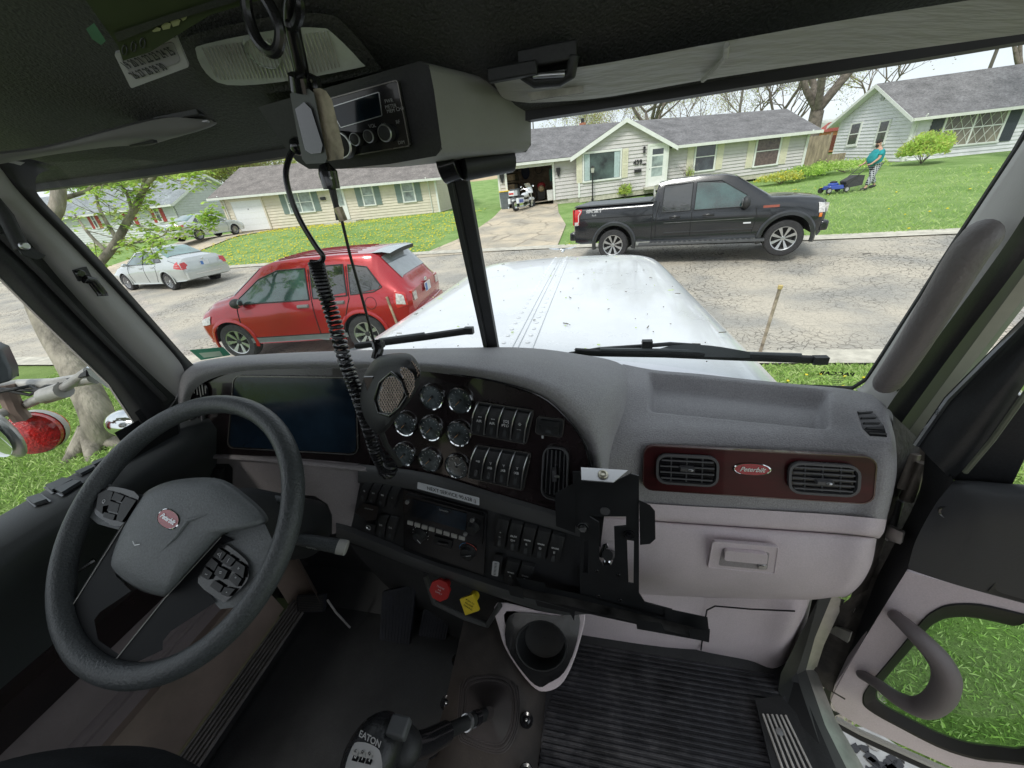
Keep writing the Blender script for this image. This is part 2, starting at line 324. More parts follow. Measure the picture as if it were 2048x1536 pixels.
drape('near_kerb', fr(-60, 60, 120), lambda x: (NC - .03, NC + .40), CURBM, .035, nv=2)
drape('far_kerb', fr(-60, 60, 120), lambda x: (yc(x) - .5, yc(x) + .08), CURBM, .03, nv=3)
# near yard meets the camera truck; a gravel strip by the open door
MB().grid([[V((x, y, -2.44)) for y in fr(-3, 2.6, 6)] for x in fr(.5, 1.42, 4)], mat('gravel', (.42, .36, .30), .95, var=.5, vs=45, bump=1, bs=70)).build('gravel_strip', kind='structure')
MB().grid([[V((x, y, -2.425)) for y in fr(-30, -.7, 8)] for x in fr(-5, 5, 6)], mat('gravel', (.42, .36, .30), .95)).build('added_gravel', kind='structure')  # unseen gravel, added so ground bounce into the cab is neutral, not green
# driveway of the grey house
dl = [(-7.3, 15.2), (-6.5, 17.5), (-6.1, 20), (-6.0, 23), (-6.3, 27.6)]; dr = [(-1.5, 14.3), (-1.5, 16), (-1.5, 19), (-2.2, 23), (-2.7, 27.6)]
g = []
for t in fr(0, 1, 26):
    yy = 14.6 + t * 12.6; a = lerpt(yy, [(q[1], q[0]) for q in dl]); b = lerpt(yy, [(q[1], q[0]) for q in dr])
    g.append([V((a + (b - a) * k / 8, yy, gz(a + (b - a) * k / 8, yy) + .012)) for k in range(9)])
MB().grid(g, CONC).build('driveway', kind='structure', ang=80)
# driveway of the cream house
g = []
for t in fr(0, 1, 26):
    yy = 15.2 + t * 12; g.append([V((-28.6 + 5 * k / 6, yy, gz(-28.6 + 5 * k / 6, yy) + .012)) for k in range(7)])
MB().grid(g, CONC).build('driveway', kind='structure', ang=80)
# grass blades, dandelions, fallen leaves
def blades(name, n, region, h, cols, label):
    mb = MB()
    for i in range(n):
        p = region(); 
        if p is None: continue
        a = random.random() * 6.28; hh = h * random.uniform(.5, 1.3); wd = (.0035 + .003 * random.random()) * (1 if h > .04 else .6); dx, dy = math.cos(a), math.sin(a)
        le = V((random.gauss(0, .4), random.gauss(0, .4), 1)) * hh
        mb.add([p + V((dx * wd, dy * wd, 0)), p - V((dx * wd, dy * wd, 0)), p + le * .6 + V((dx * wd * .7, dy * wd * .7, 0)), p + le + V((le.x * .5, le.y * .5, -.1 * hh))], [(0, 1, 2), (1, 3, 2)], random.choice(cols))
    return tag(mb.build(name, smooth=False, kind='stuff'), label, 'grass')
gcol = [mat('blade_a', (.36, .54, .13), .8, var=0), mat('blade_b', (.26, .42, .10), .8, var=0), mat('blade_c', (.48, .60, .24), .8, var=0)]
def rL():
    y = 1.2 + 4.0 * random.random() ** .8; x = -1.7 - random.random() * 9
    if y > NC - .05: return None
    return V((x, y, gz(x, y)))
blades('grass', 60000, rL, .055, gcol, 'green grass growing beside the truck by the tree trunk')
def rR():
    x = .9 + random.random() * 2.6; y = 3.0 + random.random() * 2.1
    return V((x, y, gz(x, y)))
blades('grass', 16000, rR, .055, gcol, 'green grass with dandelions below the right windshield corner')
def rD():
    x = 1.1 + random.random() * 2.6; y = -.3 + random.random() * 3.4
    return V((x, y, gz(x, y)))
blades('grass', 30000, rD, .028, gcol, 'green grass on the ground outside the open right door')
def rF():
    x = random.uniform(-16, 22); y = yc(x) + random.random() ** 1.5 * 12
    if -7.3 < x < -1.2: return None
    return V((x, y, gz(x, y) - .02))
blades('grass', 42000, rF, .09, gcol, 'green lawn grass across the street')
mb = MB(); YEL = mat('dandelion_yellow', (.75, .62, .04), .8, var=0)
for i in range(9000):
    x = random.uniform(-24, 20); u = random.random() ** 1.3; y = yc(x) + .1 + u * 11
    dens = 1 if x < -6 else .02
    if -7.3 < x < -1.2 or random.random() > dens: continue
    z = gz(x, y) + .03; r = random.uniform(.025, .055); mb.ball((x, y, z), (r, r, r * .5), YEL, n=2)
tag(mb.build('dandelions', kind='stuff'), 'yellow dandelions dotted over the lawn of the cream house', 'flowers')
mb = MB()
for i in range(60):
    x = random.uniform(1, 3.4); y = random.uniform(3.2, 4.8); mb.ball((x, y, gz(x, y) + .04), (.02, .02, .01), YEL, n=3)
for i in range(7): x = random.uniform(-6.9, -5.6); y = random.uniform(3.2, 4.2); mb.ball((x, y, gz(x, y) + .06), (.025, .025, .012), YEL, n=3)
tag(mb.build('dandelions', kind='stuff'), 'yellow dandelions in the near grass by the truck', 'flowers')
mb = MB(); LFM = mat('dead_leaf', (.36, .22, .13), .9, var=.3, vs=4)
for i in range(2600):
    x = random.uniform(-15, -7.5); y = yc(x) - .35 - abs(random.gauss(0, .5)); z = gz(x, y) + .015; a = random.random() * 6; s = random.uniform(.02, .05)
    mb.add([(x + s * math.cos(a), y + s * math.sin(a), z), (x - s * math.sin(a), y + s * math.cos(a), z + .01), (x - s * math.cos(a), y - s * math.sin(a), z)], [(0, 1, 2)], LFM)
tag(mb.build('fallen_leaves', smooth=False, kind='stuff'), 'brown fallen debris in the gutter behind the silver sedan', 'leaves')
# ============================================================ HOUSES
def sidmat(n, c): return mat(n, c, .6, var=.06, vs=3)
WHT = mat('white_trim', (.74, .76, .72), .5, var=.05, vs=4)
GUT = mat('white_gutter', (.70, .72, .66), .4, var=.06, vs=4)
PANE = mat('house_glass', (.05, .06, .07), .06, var=.5, vs=1.5, spec=.9)
PANEL_ = mat('pane_light', (.30, .36, .34), .15, var=.4, vs=2, spec=.8)
def shingle(name, c):
    m = mat(name, c, .95, var=.22, vs=1.5, bump=.6, bs=30)
    t = m.node_tree; b = t.nodes['Principled BSDF']; l = t.links.new; tc = t.nodes.new('ShaderNodeTexCoord')
    n = t.nodes.new('ShaderNodeTexNoise'); n.inputs['Scale'].default_value = 9; n.inputs['Detail'].default_value = 8; n.inputs['Roughness'].default_value = .85; l(tc.outputs['Object'], n.inputs['Vector'])
    r = t.nodes.new('ShaderNodeValToRGB'); r.color_ramp.elements[0].position = .35; r.color_ramp.elements[1].position = .65; r.color_ramp.elements[0].color = (.45, .45, .45, 1); r.color_ramp.elements[1].color = (1.35, 1.35, 1.35, 1); l(n.outputs['Fac'], r.inputs['Fac'])
    src = b.inputs['Base Color'].links[0].from_socket; mu = t.nodes.new('ShaderNodeMixRGB'); mu.blend_type = 'MULTIPLY'; mu.inputs['Fac'].default_value = 1; l(src, mu.inputs['Color1']); l(r.outputs['Color'], mu.inputs['Color2']); l(mu.outputs['Color'], b.inputs['Base Color'])
    return m
class House:
    """front wall from A to B (ground points), hA/hB wall heights at the two ends, depth D behind it"""
    def __init__(s, A, B, hA, hB, D, name, label):
        s.A, s.B, s.hA, s.hB, s.D = V(A), V(B), hA, hB, D; s.L = (V((B[0], B[1])) - V((A[0], A[1]))).length
        d = V((B[0] - A[0], B[1] - A[1], 0)).normalized(); s.nb = V((-d.y, d.x, 0)); s.d = d
        s.root = thing(name, label, 'house', s.A); s.Hn = (hA + hB) / 2
    def p(s, x, d, h):  # metres along, depth behind front, height -> local to root
        t = x / s.L; return s.B * t + s.A * (1 - t) + s.nb * d + V((0, 0, h * (s.hA + (s.hB - s.hA) * t) / s.Hn)) - s.A
    def inv(s, px, py, d=0):  # pixel -> (x, h) on the plane d behind the front wall
        r = ray(px, py); o = s.A + s.nb * d; k = o.dot(s.nb) / r.dot(s.nb); q = r * k; x = (q - s.A).dot(s.d); t = x / s.L
        base = (s.B * t + s.A * (1 - t)).z; return x, (q.z - base) / ((s.hA + (s.hB - s.hA) * t) / s.Hn)
    def siding(s, mb, x0, x1, d0, d1, h0, h1, m, top=None, holes=(), lap=.19):
        # wall from (x0,d0) to (x1,d1); param u along in metres
        Lw = math.hypot(x1 - x0, d1 - d0); h = h0; out = V((0, 0, 0))
        nx, nd = (d1 - d0) / Lw, -(x1 - x0) / Lw  # outward for front wall: -d
        while h < h1 - .01:
            ht = min(h + lap, h1); seg = [(0, Lw)]
            if top:
                us = [k / 160 * Lw for k in range(161) if top(k / 160 * Lw) >= ht]; ul = [k / 160 * Lw for k in range(161) if top(k / 160 * Lw) >= h]
                if ul:
                    P = lambda u, hh, o: s.p(x0 + (x1 - x0) * u / Lw + nx * o, d0 + (d1 - d0) * u / Lw + nd * o, hh)
                    a, b = ul[0], ul[-1]; a2, b2 = (us[0], us[-1]) if us else ((a + b) / 2,) * 2
                    mb.add([P(a, h, .042), P(b, h, .042), P(b2, ht, 0), P(a2, ht, 0), P(a, h, 0), P(b, h, 0)], [(0, 1, 2, 3), (4, 5, 1, 0)], m)
                h = ht; continue
            for (a, b, c, e) in holes:
                if c < (h + ht) / 2 < e:
                    ns = []
                    for (p, q) in seg:
                        if a > p: ns.append((p, min(a, q)))
                        if b < q: ns.append((max(b, p), q))
                    seg = [z for z in ns if z[1] - z[0] > .01]
            for a, b in seg:
                P = lambda u, hh, o: s.p(x0 + (x1 - x0) * u / Lw + nx * o, d0 + (d1 - d0) * u / Lw + nd * o, hh)
                mb.add([P(a, h, .042), P(b, h, .042), P(b, ht, 0), P(a, ht, 0), P(a, h, 0), P(b, h, 0)], [(0, 1, 2, 3), (4, 5, 1, 0)], m)
            h = ht
    def rect(s, mb, x0, x1, h0, h1, o0, o1, m, d=0):  # box proud of the plane at depth d; o outwards
        o1 += .03 if o1 > 0 else 0; o0 += .03 if o0 > .03 else 0
        q = [s.p(x0, d - o0, h0), s.p(x1, d - o0, h0), s.p(x1, d - o0, h1), s.p(x0, d - o0, h1)]; q2 = [s.p(x0, d - o1, h0), s.p(x1, d - o1, h0), s.p(x1, d - o1, h1), s.p(x0, d - o1, h1)]
        mb.add(q + q2, [(0, 1, 2, 3), (4, 5, 6, 7), (0, 1, 5, 4), (1, 2, 6, 5), (2, 3, 7, 6), (3, 0, 4, 7)], m)
    def window(s, x0, x1, h0, h1, cols=1, rows=2, shut=None, sw=.38, d=0, pane=None, curtain=False, diamond=False):
        fr_ = MB(); s.rect(fr_, x0 - .09, x1 + .09, h1, h1 + .11, .01, .06, WHT, d); s.rect(fr_, x0 - .11, x1 + .11, h0 - .09, h0, .01, .08, WHT, d)
        s.rect(fr_, x0 - .09, x0, h0, h1, .01, .055, WHT, d); s.rect(fr_, x1, x1 + .09, h0, h1, .01, .055, WHT, d)
        for i in range(1, cols): xx = x0 + (x1 - x0) * i / cols; s.rect(fr_, xx - .035, xx + .035, h0, h1, .012, .05, WHT, d)
        for j in range(1, rows): hh = h0 + (h1 - h0) * j / rows; s.rect(fr_, x0, x1, hh - .025, hh + .025, .012, .045, WHT, d)
        if diamond:
            for c in range(cols):
                a = x0 + (x1 - x0) * c / cols; b = x0 + (x1 - x0) * (c + 1) / cols; n = 3; LW = .014
                for k in range(n):
                    for sg in (0, 1):
                        for half in (0, 1):
                            H0 = h0 + (h1 - h0) * half / 2; H1 = h0 + (h1 - h0) * (half + 1) / 2; ua = a + (b - a) * k / n; ub = a + (b - a) * (k + 1) / n
                            if sg: ua, ub = ub, ua
                            fr_.tube([s.p(ua, d - .062, H0), s.p(ub, d - .062, H1)], LW, WHT, n=4)
        f = fr_.build('window', s.root)
        g = MB(); s.rect(g, x0, x1, h0, h1, .004, .02, pane or PANE, d); g.build('pane', f)
        if curtain:
            wv = (x1 - x0) * .16
            for a, b in ((x0 + .02, x0 + wv), (x1 - wv, x1 - .02)):
                c = MB()
                gr = [[s.p(a + (b - a) * k / 12, d - .056 - .006 * math.sin(k * 2.2), h) for h in (h0 + .02, h1 - .02)] for k in range(13)]; c.grid(gr, mat('curtain', (.42, .52, .52), .8, var=.1)); c.build('curtain', f)
        if shut:
            for a in (x0 - .12 - sw, x1 + .12):
                q = MB(); s.rect(q, a, a + sw, h0 - .06, h1 + .08, .012, .035, shut, d)
                for (u0, u1) in ((h0 + .02, (h0 + h1) / 2 - .04), ((h0 + h1) / 2 + .04, h1)):
                    n = 12
                    for k in range(n): hh = u0 + (u1 - u0) * k / n; s.rect(q, a + .05, a + sw - .05, hh, hh + (u1 - u0) / n * .6, .035, .045, shut, d)
                q.build('shutter', s.root)
    def roof(s, rise, ov, ovg, m, skip=None, x0=None, x1=None, th=.14, d0=0, d1=None, H=None):
        x0 = -ovg if x0 is None else x0; x1 = s.L + ovg if x1 is None else x1; d1 = s.D if d1 is None else d1; H = H or s.Hn; mid = (d0 + d1) / 2; sl = rise / (mid - d0)
        def slab(da, ha, db, hb):
            n = 20; top = [[s.p(x, da + (db - da) * k / 6, ha + (hb - ha) * k / 6 + th) for k in range(7)] for x in fr(x0, x1, n)]
            q = MB().grid(top, m); bot = [s.p(x0, da, ha), s.p(x1, da, ha), s.p(x1, db, hb), s.p(x0, db, hb)]; q.poly(bot, WHT)
            for e, (xa, xb) in enumerate(((x0, x0 - .02), (x1, x1 + .02))):
                q.prism([s.p(xa, da, ha - .06), s.p(xa, db, hb - .06), s.p(xa, db, hb + th - .01), s.p(xa, da, ha + th - .01)], s.p(xb, da, ha) - s.p(xa, da, ha), WHT)
            return q
        q = slab(d0 - ov, H - ov * sl, mid, H + rise); q.v += []; o = q.build('roof', s.root, ang=50)
        q2 = slab(d1 + ov, H - ov * sl, mid, H + rise); q2.build('roof', s.root, ang=50)
        g = MB(); a = s.p(x0, d0 - ov - .11, H - ov * sl - .02); b = s.p(x1, d0 - ov - .11, H - ov * sl - .02); pr = [V((0, 0, .0)), V((0, 0, .14)), s.nb * .11 + V((0, 0, .15)), s.nb * .11 + V((0, 0, 0))]
        for t0, t1 in ([(0, 1)] if not skip else [(0, (skip[0] - x0) / (x1 - x0)), ((skip[1] - x0) / (x1 - x0), 1)]): g.prism([a.lerp(b, t0) + k for k in pr], (b - a) * (t1 - t0), GUT); g.build('gutter', o); g = MB()
        return o
    def downspout(s, x, top, d=0, ox=.25, m=None):
        g = MB(); g.tube([s.p(x, -ox - .1 + d, top), s.p(x, -ox + d, top - .12), s.p(x, -.07 + d, top - .32), s.p(x, -.07 + d, .12), s.p(x, -.35 + d, .03)], .038, m or GUT, n=6); g.build('downspout', s.root)
def gp(px, py, Y): return PY(px, py, Y)
# ---------- grey ranch house across the street
ROOFG = shingle('grey_shingle', (.20, .195, .20))
A = gp(1003, 414, 26.6); B = gp(1602, 336, 28.0); zA = gp(1010, 326, 26.6).z; zB = gp(1617, 262, 28.0).z
A.z -= .02
h = House(A, B, zA - A.z, zB - B.z, 8.2, 'ranch_house', 'grey sided ranch house with open garage and cream shutters')
Hn = h.Hn; GS = sidmat('grey_siding', (.58, .555, .545)); mb = MB()
gx0, gh1 = h.inv(1012, 337); gx1, _ = h.inv(1104, 330); gx0 = max(gx0, .25); gh1 = min(_, gh1); bx0, _ = h.inv(1145, 300); bx1, _ = h.inv(1345, 285); px, ph = h.inv(1250, 245)
h.siding(mb, 0, h.L, 0, 0, 0, Hn, GS, holes=[(gx0, gx1, -1, gh1), (bx0 + .35, bx1 - .4, -1, 9)])
h.siding(mb, h.L, h.L, 0, h.D, 0, Hn, GS); h.siding(mb, 0, 0, h.D, 0, 0, Hn, GS)
h.siding(mb, h.L, h.L, 0, h.D, Hn, Hn + 2.0, GS, top=lambda u: Hn + 1.75 * (1 - abs(u - h.D / 2) / (h.D / 2)))
h.siding(mb, h.L, 0, h.D, h.D, 0, Hn, GS)
# gabled bay, 0.5 m proud
fx0, fx1 = bx0 + .35, bx1 - .4; pk = ph - Hn
gtop = lambda u: Hn - .12 + (pk + .1) * (1 - abs(u + fx0 - px) / (max(px - fx0, fx1 - px)))
h.siding(mb, fx0, fx1, -.5, -.5, 0, Hn + pk, GS, top=lambda u: max(gtop(u), Hn - .15) if u >= 0 else 0)
h.siding(mb, fx0, fx0, 0, -.5, 0, Hn, GS); h.siding(mb, fx1, fx1, -.5, 0, 0, Hn, GS)
mb.build('wall', h.root, ang=20)
for x, d in ((0, 0), (h.L, 0), (fx0, -.5), (fx1, -.5)): cb = MB(); h.rect(cb, x - .06, x + .06, 0, Hn, 0, .03, WHT, d); cb.build('corner_board', h.root)
for a_, b_, d_ in ((0, gx0, 0), (gx1, fx0, 0), (fx0, fx1, -.5), (fx1, h.L, 0)): fo = MB(); h.rect(fo, a_, b_, -.28, 0, -.02, 0, CURBM, d_); fo.build('foundation', h.root)
rf = h.roof(1.7, .45, .45, ROOFG, skip=(bx0 + .1, bx1 - .1))
# bay gable roof: two slopes running back into the main roof
q = MB(); ov = .35
for sx, xe in ((px, bx0 - .15), (px, bx1 + .15)):
    he = Hn - .2; n = 12
    # slope plane from ridge (px,h=Hn+pk) down to eave xe
    top = []
    for k in range(n + 1):
        t = k / n; x = px + (xe - px) * t; hh = Hn + pk + .14 - (Hn + pk + .14 - he - .1) * t; db = max(-.5, (hh - Hn - .14) / (1.7 / (h.D / 2))) + .3
        top.append([h.p(x, -.5 - ov, hh), h.p(x, (-.5 - ov + db) / 2, hh), h.p(x, db, hh)])
    q.grid(top, ROOFG)
    q.prism([h.p(px, -.5 - ov, Hn + pk - .08), h.p(xe, -.5 - ov, he - .12), h.p(xe, -.5 - ov, he + .1), h.p(px, -.5 - ov, Hn + pk + .14)], h.p(0, .05, 0) - h.p(0, 0, 0), WHT)
    q.poly([h.p(px, -.5 - ov, Hn + pk), h.p(xe, -.5 - ov, he), h.p(xe, .2, he), h.p(px, .2, Hn + pk)], WHT)
q.build('gable_roof', h.root, ang=40)
# garage frame and inside
g = MB(); h.rect(g, gx0 - .13, gx0, 0, gh1 + .13, .01, .06, WHT); h.rect(g, gx1, gx1 + .13, 0, gh1 + .13, .01, .06, WHT); h.rect(g, gx0, gx1, gh1, gh1 + .13, .01, .06, WHT); g.build('garage_frame', h.root)
gi = MB(); OSB = mat('garage_board', (.42, .31, .2), .8, var=.3, vs=5); DK = mat('garage_dark', (.08, .075, .07), .8)
GH_ = Hn - .04; a0, a1 = .12, gx1 + .9; P = h.p
gi.poly([P(a0, 5.5, 0), P(a1, 5.5, 0), P(a1, 5.5, GH_), P(a0, 5.5, GH_)], OSB); gi.poly([P(a0, .1, 0), P(a0, 5.5, 0), P(a0, 5.5, GH_), P(a0, .1, GH_)], OSB); gi.poly([P(a1, .1, 0), P(a1, 5.5, 0), P(a1, 5.5, GH_), P(a1, .1, GH_)], OSB)
gi.poly([P(a0, -.1, .02), P(a1, -.1, .02), P(a1, 5.5, .02), P(a0, 5.5, .02)], CONC); gi.poly([P(a0, .1, GH_), P(a1, .1, GH_), P(a1, 5.5, GH_), P(a0, 5.5, GH_)], DK)
gi.build('garage_interior', h.root)
# windows
def win(c, **k):
    (x0, h1), (x1, h0) = h.inv(*c[0], k.get('d', 0)), h.inv(*c[1], k.get('d', 0)); h.window(x0, x1, h0, h1, **k)
CRM = mat('cream_shutter', (.70, .67, .52), .6, var=.05)
win(((1168, 309), (1239, 354)), cols=1, rows=1, shut=CRM, sw=.34, d=-.5, pane=mat('pic_glass', (.06, .09, .08), .05, var=.6, vs=1.2), curtain=True)
win(((1394, 287), (1425, 338)), shut=CRM, sw=.36); win(((1517, 274), (1551, 327)), shut=CRM, sw=.36, pane=mat('brown_pane', (.14, .10, .09), .15, var=.3))
# front door
(x0, h1), (x1, _) = h.inv(1299, 293, -.5), h.inv(1334, 291, -.5); dm = MB(); h.rect(dm, x0, x1, .1, h1, .01, .05, WHT, -.5); do = dm.build('front_door', h.root)
dm = MB(); h.rect(dm, x0 - .12, x0, .05, h1 + .12, .01, .07, GUT, -.5); h.rect(dm, x1, x1 + .12, .05, h1 + .12, .01, .07, GUT, -.5); h.rect(dm, x0, x1, h1, h1 + .12, .01, .07, GUT, -.5); dm.build('door_frame', do)
dm = MB(); xm0, xm1 = x0 + .18, x1 - .18; h.rect(dm, xm0, xm1, h1 * .80, h1 * .93, .05, .055, PANE, -.5); h.rect(dm, xm0, xm1, h1 * .52, h1 * .76, .05, .055, PANEL_, -.5); h.rect(dm, xm0, xm1, h1 * .28, h1 * .49, .05, .055, PANEL_, -.5); dm.build('door_glass', do)
BLK = mat('black_iron', (.02, .02, .02), .4)
dm = MB(); dm.ball(h.p(x0 + .08, -.57, h1 * .47), .03, BLK, 4); dm.build('handle', do)
lx, lh = h.inv(1288, 301, -.5); lm = MB(); lm.box(h.p(lx, -.6, lh), (.13, .13, .26), BLK, taper=(.6, .6)); lm.box(h.p(lx, -.6, lh + .17), (.16, .16, .06), BLK, taper=(.3, .3)); lm.build('wall_lantern', h.root)
lx, lh = h.inv(1275, 342, -.5); lm = MB(); h.rect(lm, lx - .2, lx + .2, lh - .08, lh + .08, .01, .14, BLK, -.5); lm.build('mailbox', h.root)
nx, nh = h.inv(1275, 325, -.5); tm = MB(); tm.text('439', h.p(nx, -.58, nh), h.d, V((0, 0, 1)), .34, BLK, depth=.008, bold=.012); tm.build('house_number', h.root)
lx, lh = h.inv(1288, 328, -.5); lm = MB(); h.rect(lm, lx - .1, lx + .1, lh - .03, lh + .03, .02, .05, BLK, -.5); lm.build('nameplate', h.root)
for lx in (gx0 - .3, gx1 + .38):
    lm = MB(); lm.box(h.p(lx, -.12, 1.55), (.26, .1, .2), BLK, taper=(1, 1)); lm.box(h.p(lx, -.1, 1.35), (.1, .08, .3), BLK, taper=(2.4, 1)); lm.box(h.p(lx, -.06, 2.12), (.06, .06, .22), BLK); lm.build('carriage_lamp', h.root)
h.downspout(h.L - .05, Hn, ox=.4)
st = MB(); st.box(h.p((x0 + x1) / 2, -1.05, .02), (1.5, 1.0, .12), CURBM); st.build('step', h.root)
ch = MB(); cx_, _ = h.inv(1165, 240, 5.5); ch.box(h.p(cx_, 5.5, Hn + 1.75), (.45, .45, .7), mat('chimney_brick', (.42, .18, .11), .9, var=.3, vs=12)); ch.box(h.p(cx_, 5.5, Hn + 2.2), (.22, .22, .3), BLK); ch.build('chimney', rf)
HG = h
def gstuff():  # things kept in the garage
    mk = lambda n, lab, c, f: (lambda q: (f(q), tag(q.build(n), lab, c)))(MB())
    w = lambda x, d, hh: h.A + h.p(x, d, hh)
    k0 = gx0 - .0
    mk('leaf_blower', 'small red and tan power tool standing in the garage', 'tool', lambda q: (q.ball(w(gx1 - .85, 2.2, .85), (.3, .25, .22), mat('tool_red', (.35, .03, .03), .5)), q.ball(w(gx1 - .85, 2.0, .68), (.22, .2, .2), mat('tool_tan', (.6, .45, .25), .6)), q.box(w(gx1 - .85, 2.2, .35), (.5, .4, .6), DK)))
    mk('folding_chair', 'green and black folded camp chair on the garage side wall', 'chair', lambda q: (q.box(w(gx1 - .12, 1.2, 1.35), (.14, .35, .7), mat('teal', (.03, .4, .28), .6)), q.box(w(gx1 - .14, 1.0, 1.3), (.06, .06, 1.1), BLK), q.box(w(gx1 - .14, 1.4, 1.3), (.06, .06, 1.1), BLK)))
    mk('storage_bin', 'white plastic bin just inside the garage right jamb', 'bin', lambda q: (q.box(w(gx1 - .2, .7, .3), (.34, .5, .6), WHT, taper=(1.15, 1.1)),))
    mk('garden_hose', 'coiled hose hanging on the garage back wall', 'hose', lambda q: [q.tube([w(gx1 - 1.15 + .26 * math.cos(a * .4), 5.4 - .01 * a, 1.85 + .3 * math.sin(a * .4)) for a in range(0, 33)], .02, DK, n=5)])
    mk('jacket', 'dark blue jacket hanging on the garage back wall', 'jacket', lambda q: (q.ball(w(gx1 - 2.15, 5.2, 1.75), (.32, .14, .5), mat('navy', (.04, .05, .1), .8)),))
    mk('shelf', 'dark cluttered shelf against the garage left wall', 'shelf', lambda q: [q.box(w(.5, 1.5 + .5 * k, .45 + .5 * j), (.6, .42, .35), random.choice([DK, OSB, mat('box_grey', (.25, .25, .24), .8), BLK])) for k in range(6) for j in range(4)] + [q.box(w(.5, 2.9, .22 + .5 * j), (.7, 3.4, .04), OSB) for j in range(4)])
    mk('mountain_bike', 'black bicycle parked against the garage back', 'bicycle', lambda q: [q.tube([w(gx1 - 1.6 + .34 * math.cos(a * .393), 3.2 - dd, .36 + .34 * math.sin(a * .393)) for a in range(16)], .025, BLK, n=5, closed=True) for dd in (0, .9)] + [q.tube([w(gx1 - 1.6, 3.2, .36), w(gx1 - 1.6, 2.8, .8), w(gx1 - 1.6, 2.3, .36)], .02, BLK, n=5), q.tube([w(gx1 - 1.9, 3.0, 1.0), w(gx1 - 1.3, 3.0, 1.0)], .02, BLK, n=5), q.tube([w(gx1 - 1.6, 3.2, .36), w(gx1 - 1.6, 3.0, 1.0)], .02, BLK, n=5)])
gstuff()
# ---------- cream house on the left
ROOFB = shingle('brown_shingle', (.24, .215, .20)); CS = sidmat('cream_siding', (.68, .62, .50))
A = gp(468, 465, 26.0); B = gp(880, 424, 28.5); zA = gp(446, 392, 26.0).z; zB = gp(871, 354, 28.5).z
h = House(A, B, zA - A.z, zB - B.z, 8.6, 'ranch_house', 'cream sided house with white garage door and grey green shutters'); Hn = h.Hn; mb = MB()
h.siding(mb, 0, h.L, 0, 0, 0, Hn, CS); h.siding(mb, h.L, h.L, 0, h.D, 0, Hn, CS); h.siding(mb, 0, 0, h.D, 0, 0, Hn, CS); h.siding(mb, h.L, h.L, 0, h.D, Hn, Hn + 2, CS, top=lambda u: Hn + 1.7 * (1 - abs(u - h.D / 2) / (h.D / 2)))
h.siding(mb, 0, 0, h.D, 0, Hn, Hn + 2, CS, top=lambda u: Hn + 1.7 * (1 - abs(u - h.D / 2) / (h.D / 2))); h.siding(mb, h.L, 0, h.D, h.D, 0, Hn, CS); mb.build('wall', h.root, ang=20)
cb = MB(); h.rect(cb, -.06, .06, 0, Hn, 0, .03, CS); cb.build('corner_board', h.root); cb = MB(); h.rect(cb, h.L - .06, h.L + .06, 0, Hn, 0, .03, WHT); cb.build('corner_board', h.root)
fo = MB(); h.rect(fo, 0, h.L, -.5, 0, -.02, 0, CURBM); fo.build('foundation', h.root)
h.roof(1.8, .5, .6, ROOFB)
GRN = mat('grey_green_shutter', (.20, .26, .24), .6, var=.06)
win(((571, 388), (630, 421)), cols=2, shut=GRN, sw=.42, pane=PANEL_); win(((722, 373), (751, 408)), shut=GRN, sw=.42, pane=PANEL_); win(((802, 364), (831, 401)), shut=GRN, sw=.42, pane=PANEL_)
(x0, h1), (x1, _) = h.inv(461, 404), h.inv(521, 398); dm = MB(); h.rect(dm, x0, x1, .02, h1, .0, .04, mat('garage_white', (.78, .79, .78), .5, var=.03))
for k in range(1, 5): h.rect(dm, x0, x1, h1 * k / 5 - .008, h1 * k / 5 + .008, .035, .045, GUT)
dm.ball(h.p((x0 + x1) / 2, -.07, h1 * .72), .04, BLK, 4); do = dm.build('garage_door', h.root)
dm = MB(); h.rect(dm, x0 - .12, x0, 0, h1 + .12, .01, .07, CS); h.rect(dm, x1, x1 + .12, 0, h1 + .12, .01, .07, CS); h.rect(dm, x0, x1, h1, h1 + .12, .01, .07, CS); dm.build('door_frame', do)
(x0, h1), (x1, _) = h.inv(665, 372), h.inv(684, 372); dm = MB(); h.rect(dm, x0, x1, .1, h1, .01, .05, WHT); do = dm.build('front_door', h.root); dm = MB(); h.rect(dm, x0 + .15, x1 - .15, h1 * .45, h1 * .9, .05, .056, PANEL_); dm.build('door_glass', do)
lx, lh = h.inv(647, 397); lm = MB(); h.rect(lm, lx - .18, lx + .18, lh - .1, lh + .1, .01, .14, BLK); lm.build('mailbox', h.root)
st = MB(); st.box(h.p((x0 + x1) / 2 + .2, -.9, .0), (2.6, 1.1, .14), CURBM); st.build('step', h.root)
h.downspout(h.L - .5, Hn, ox=.45); h.downspout(.2, Hn, ox=.4); HB = h
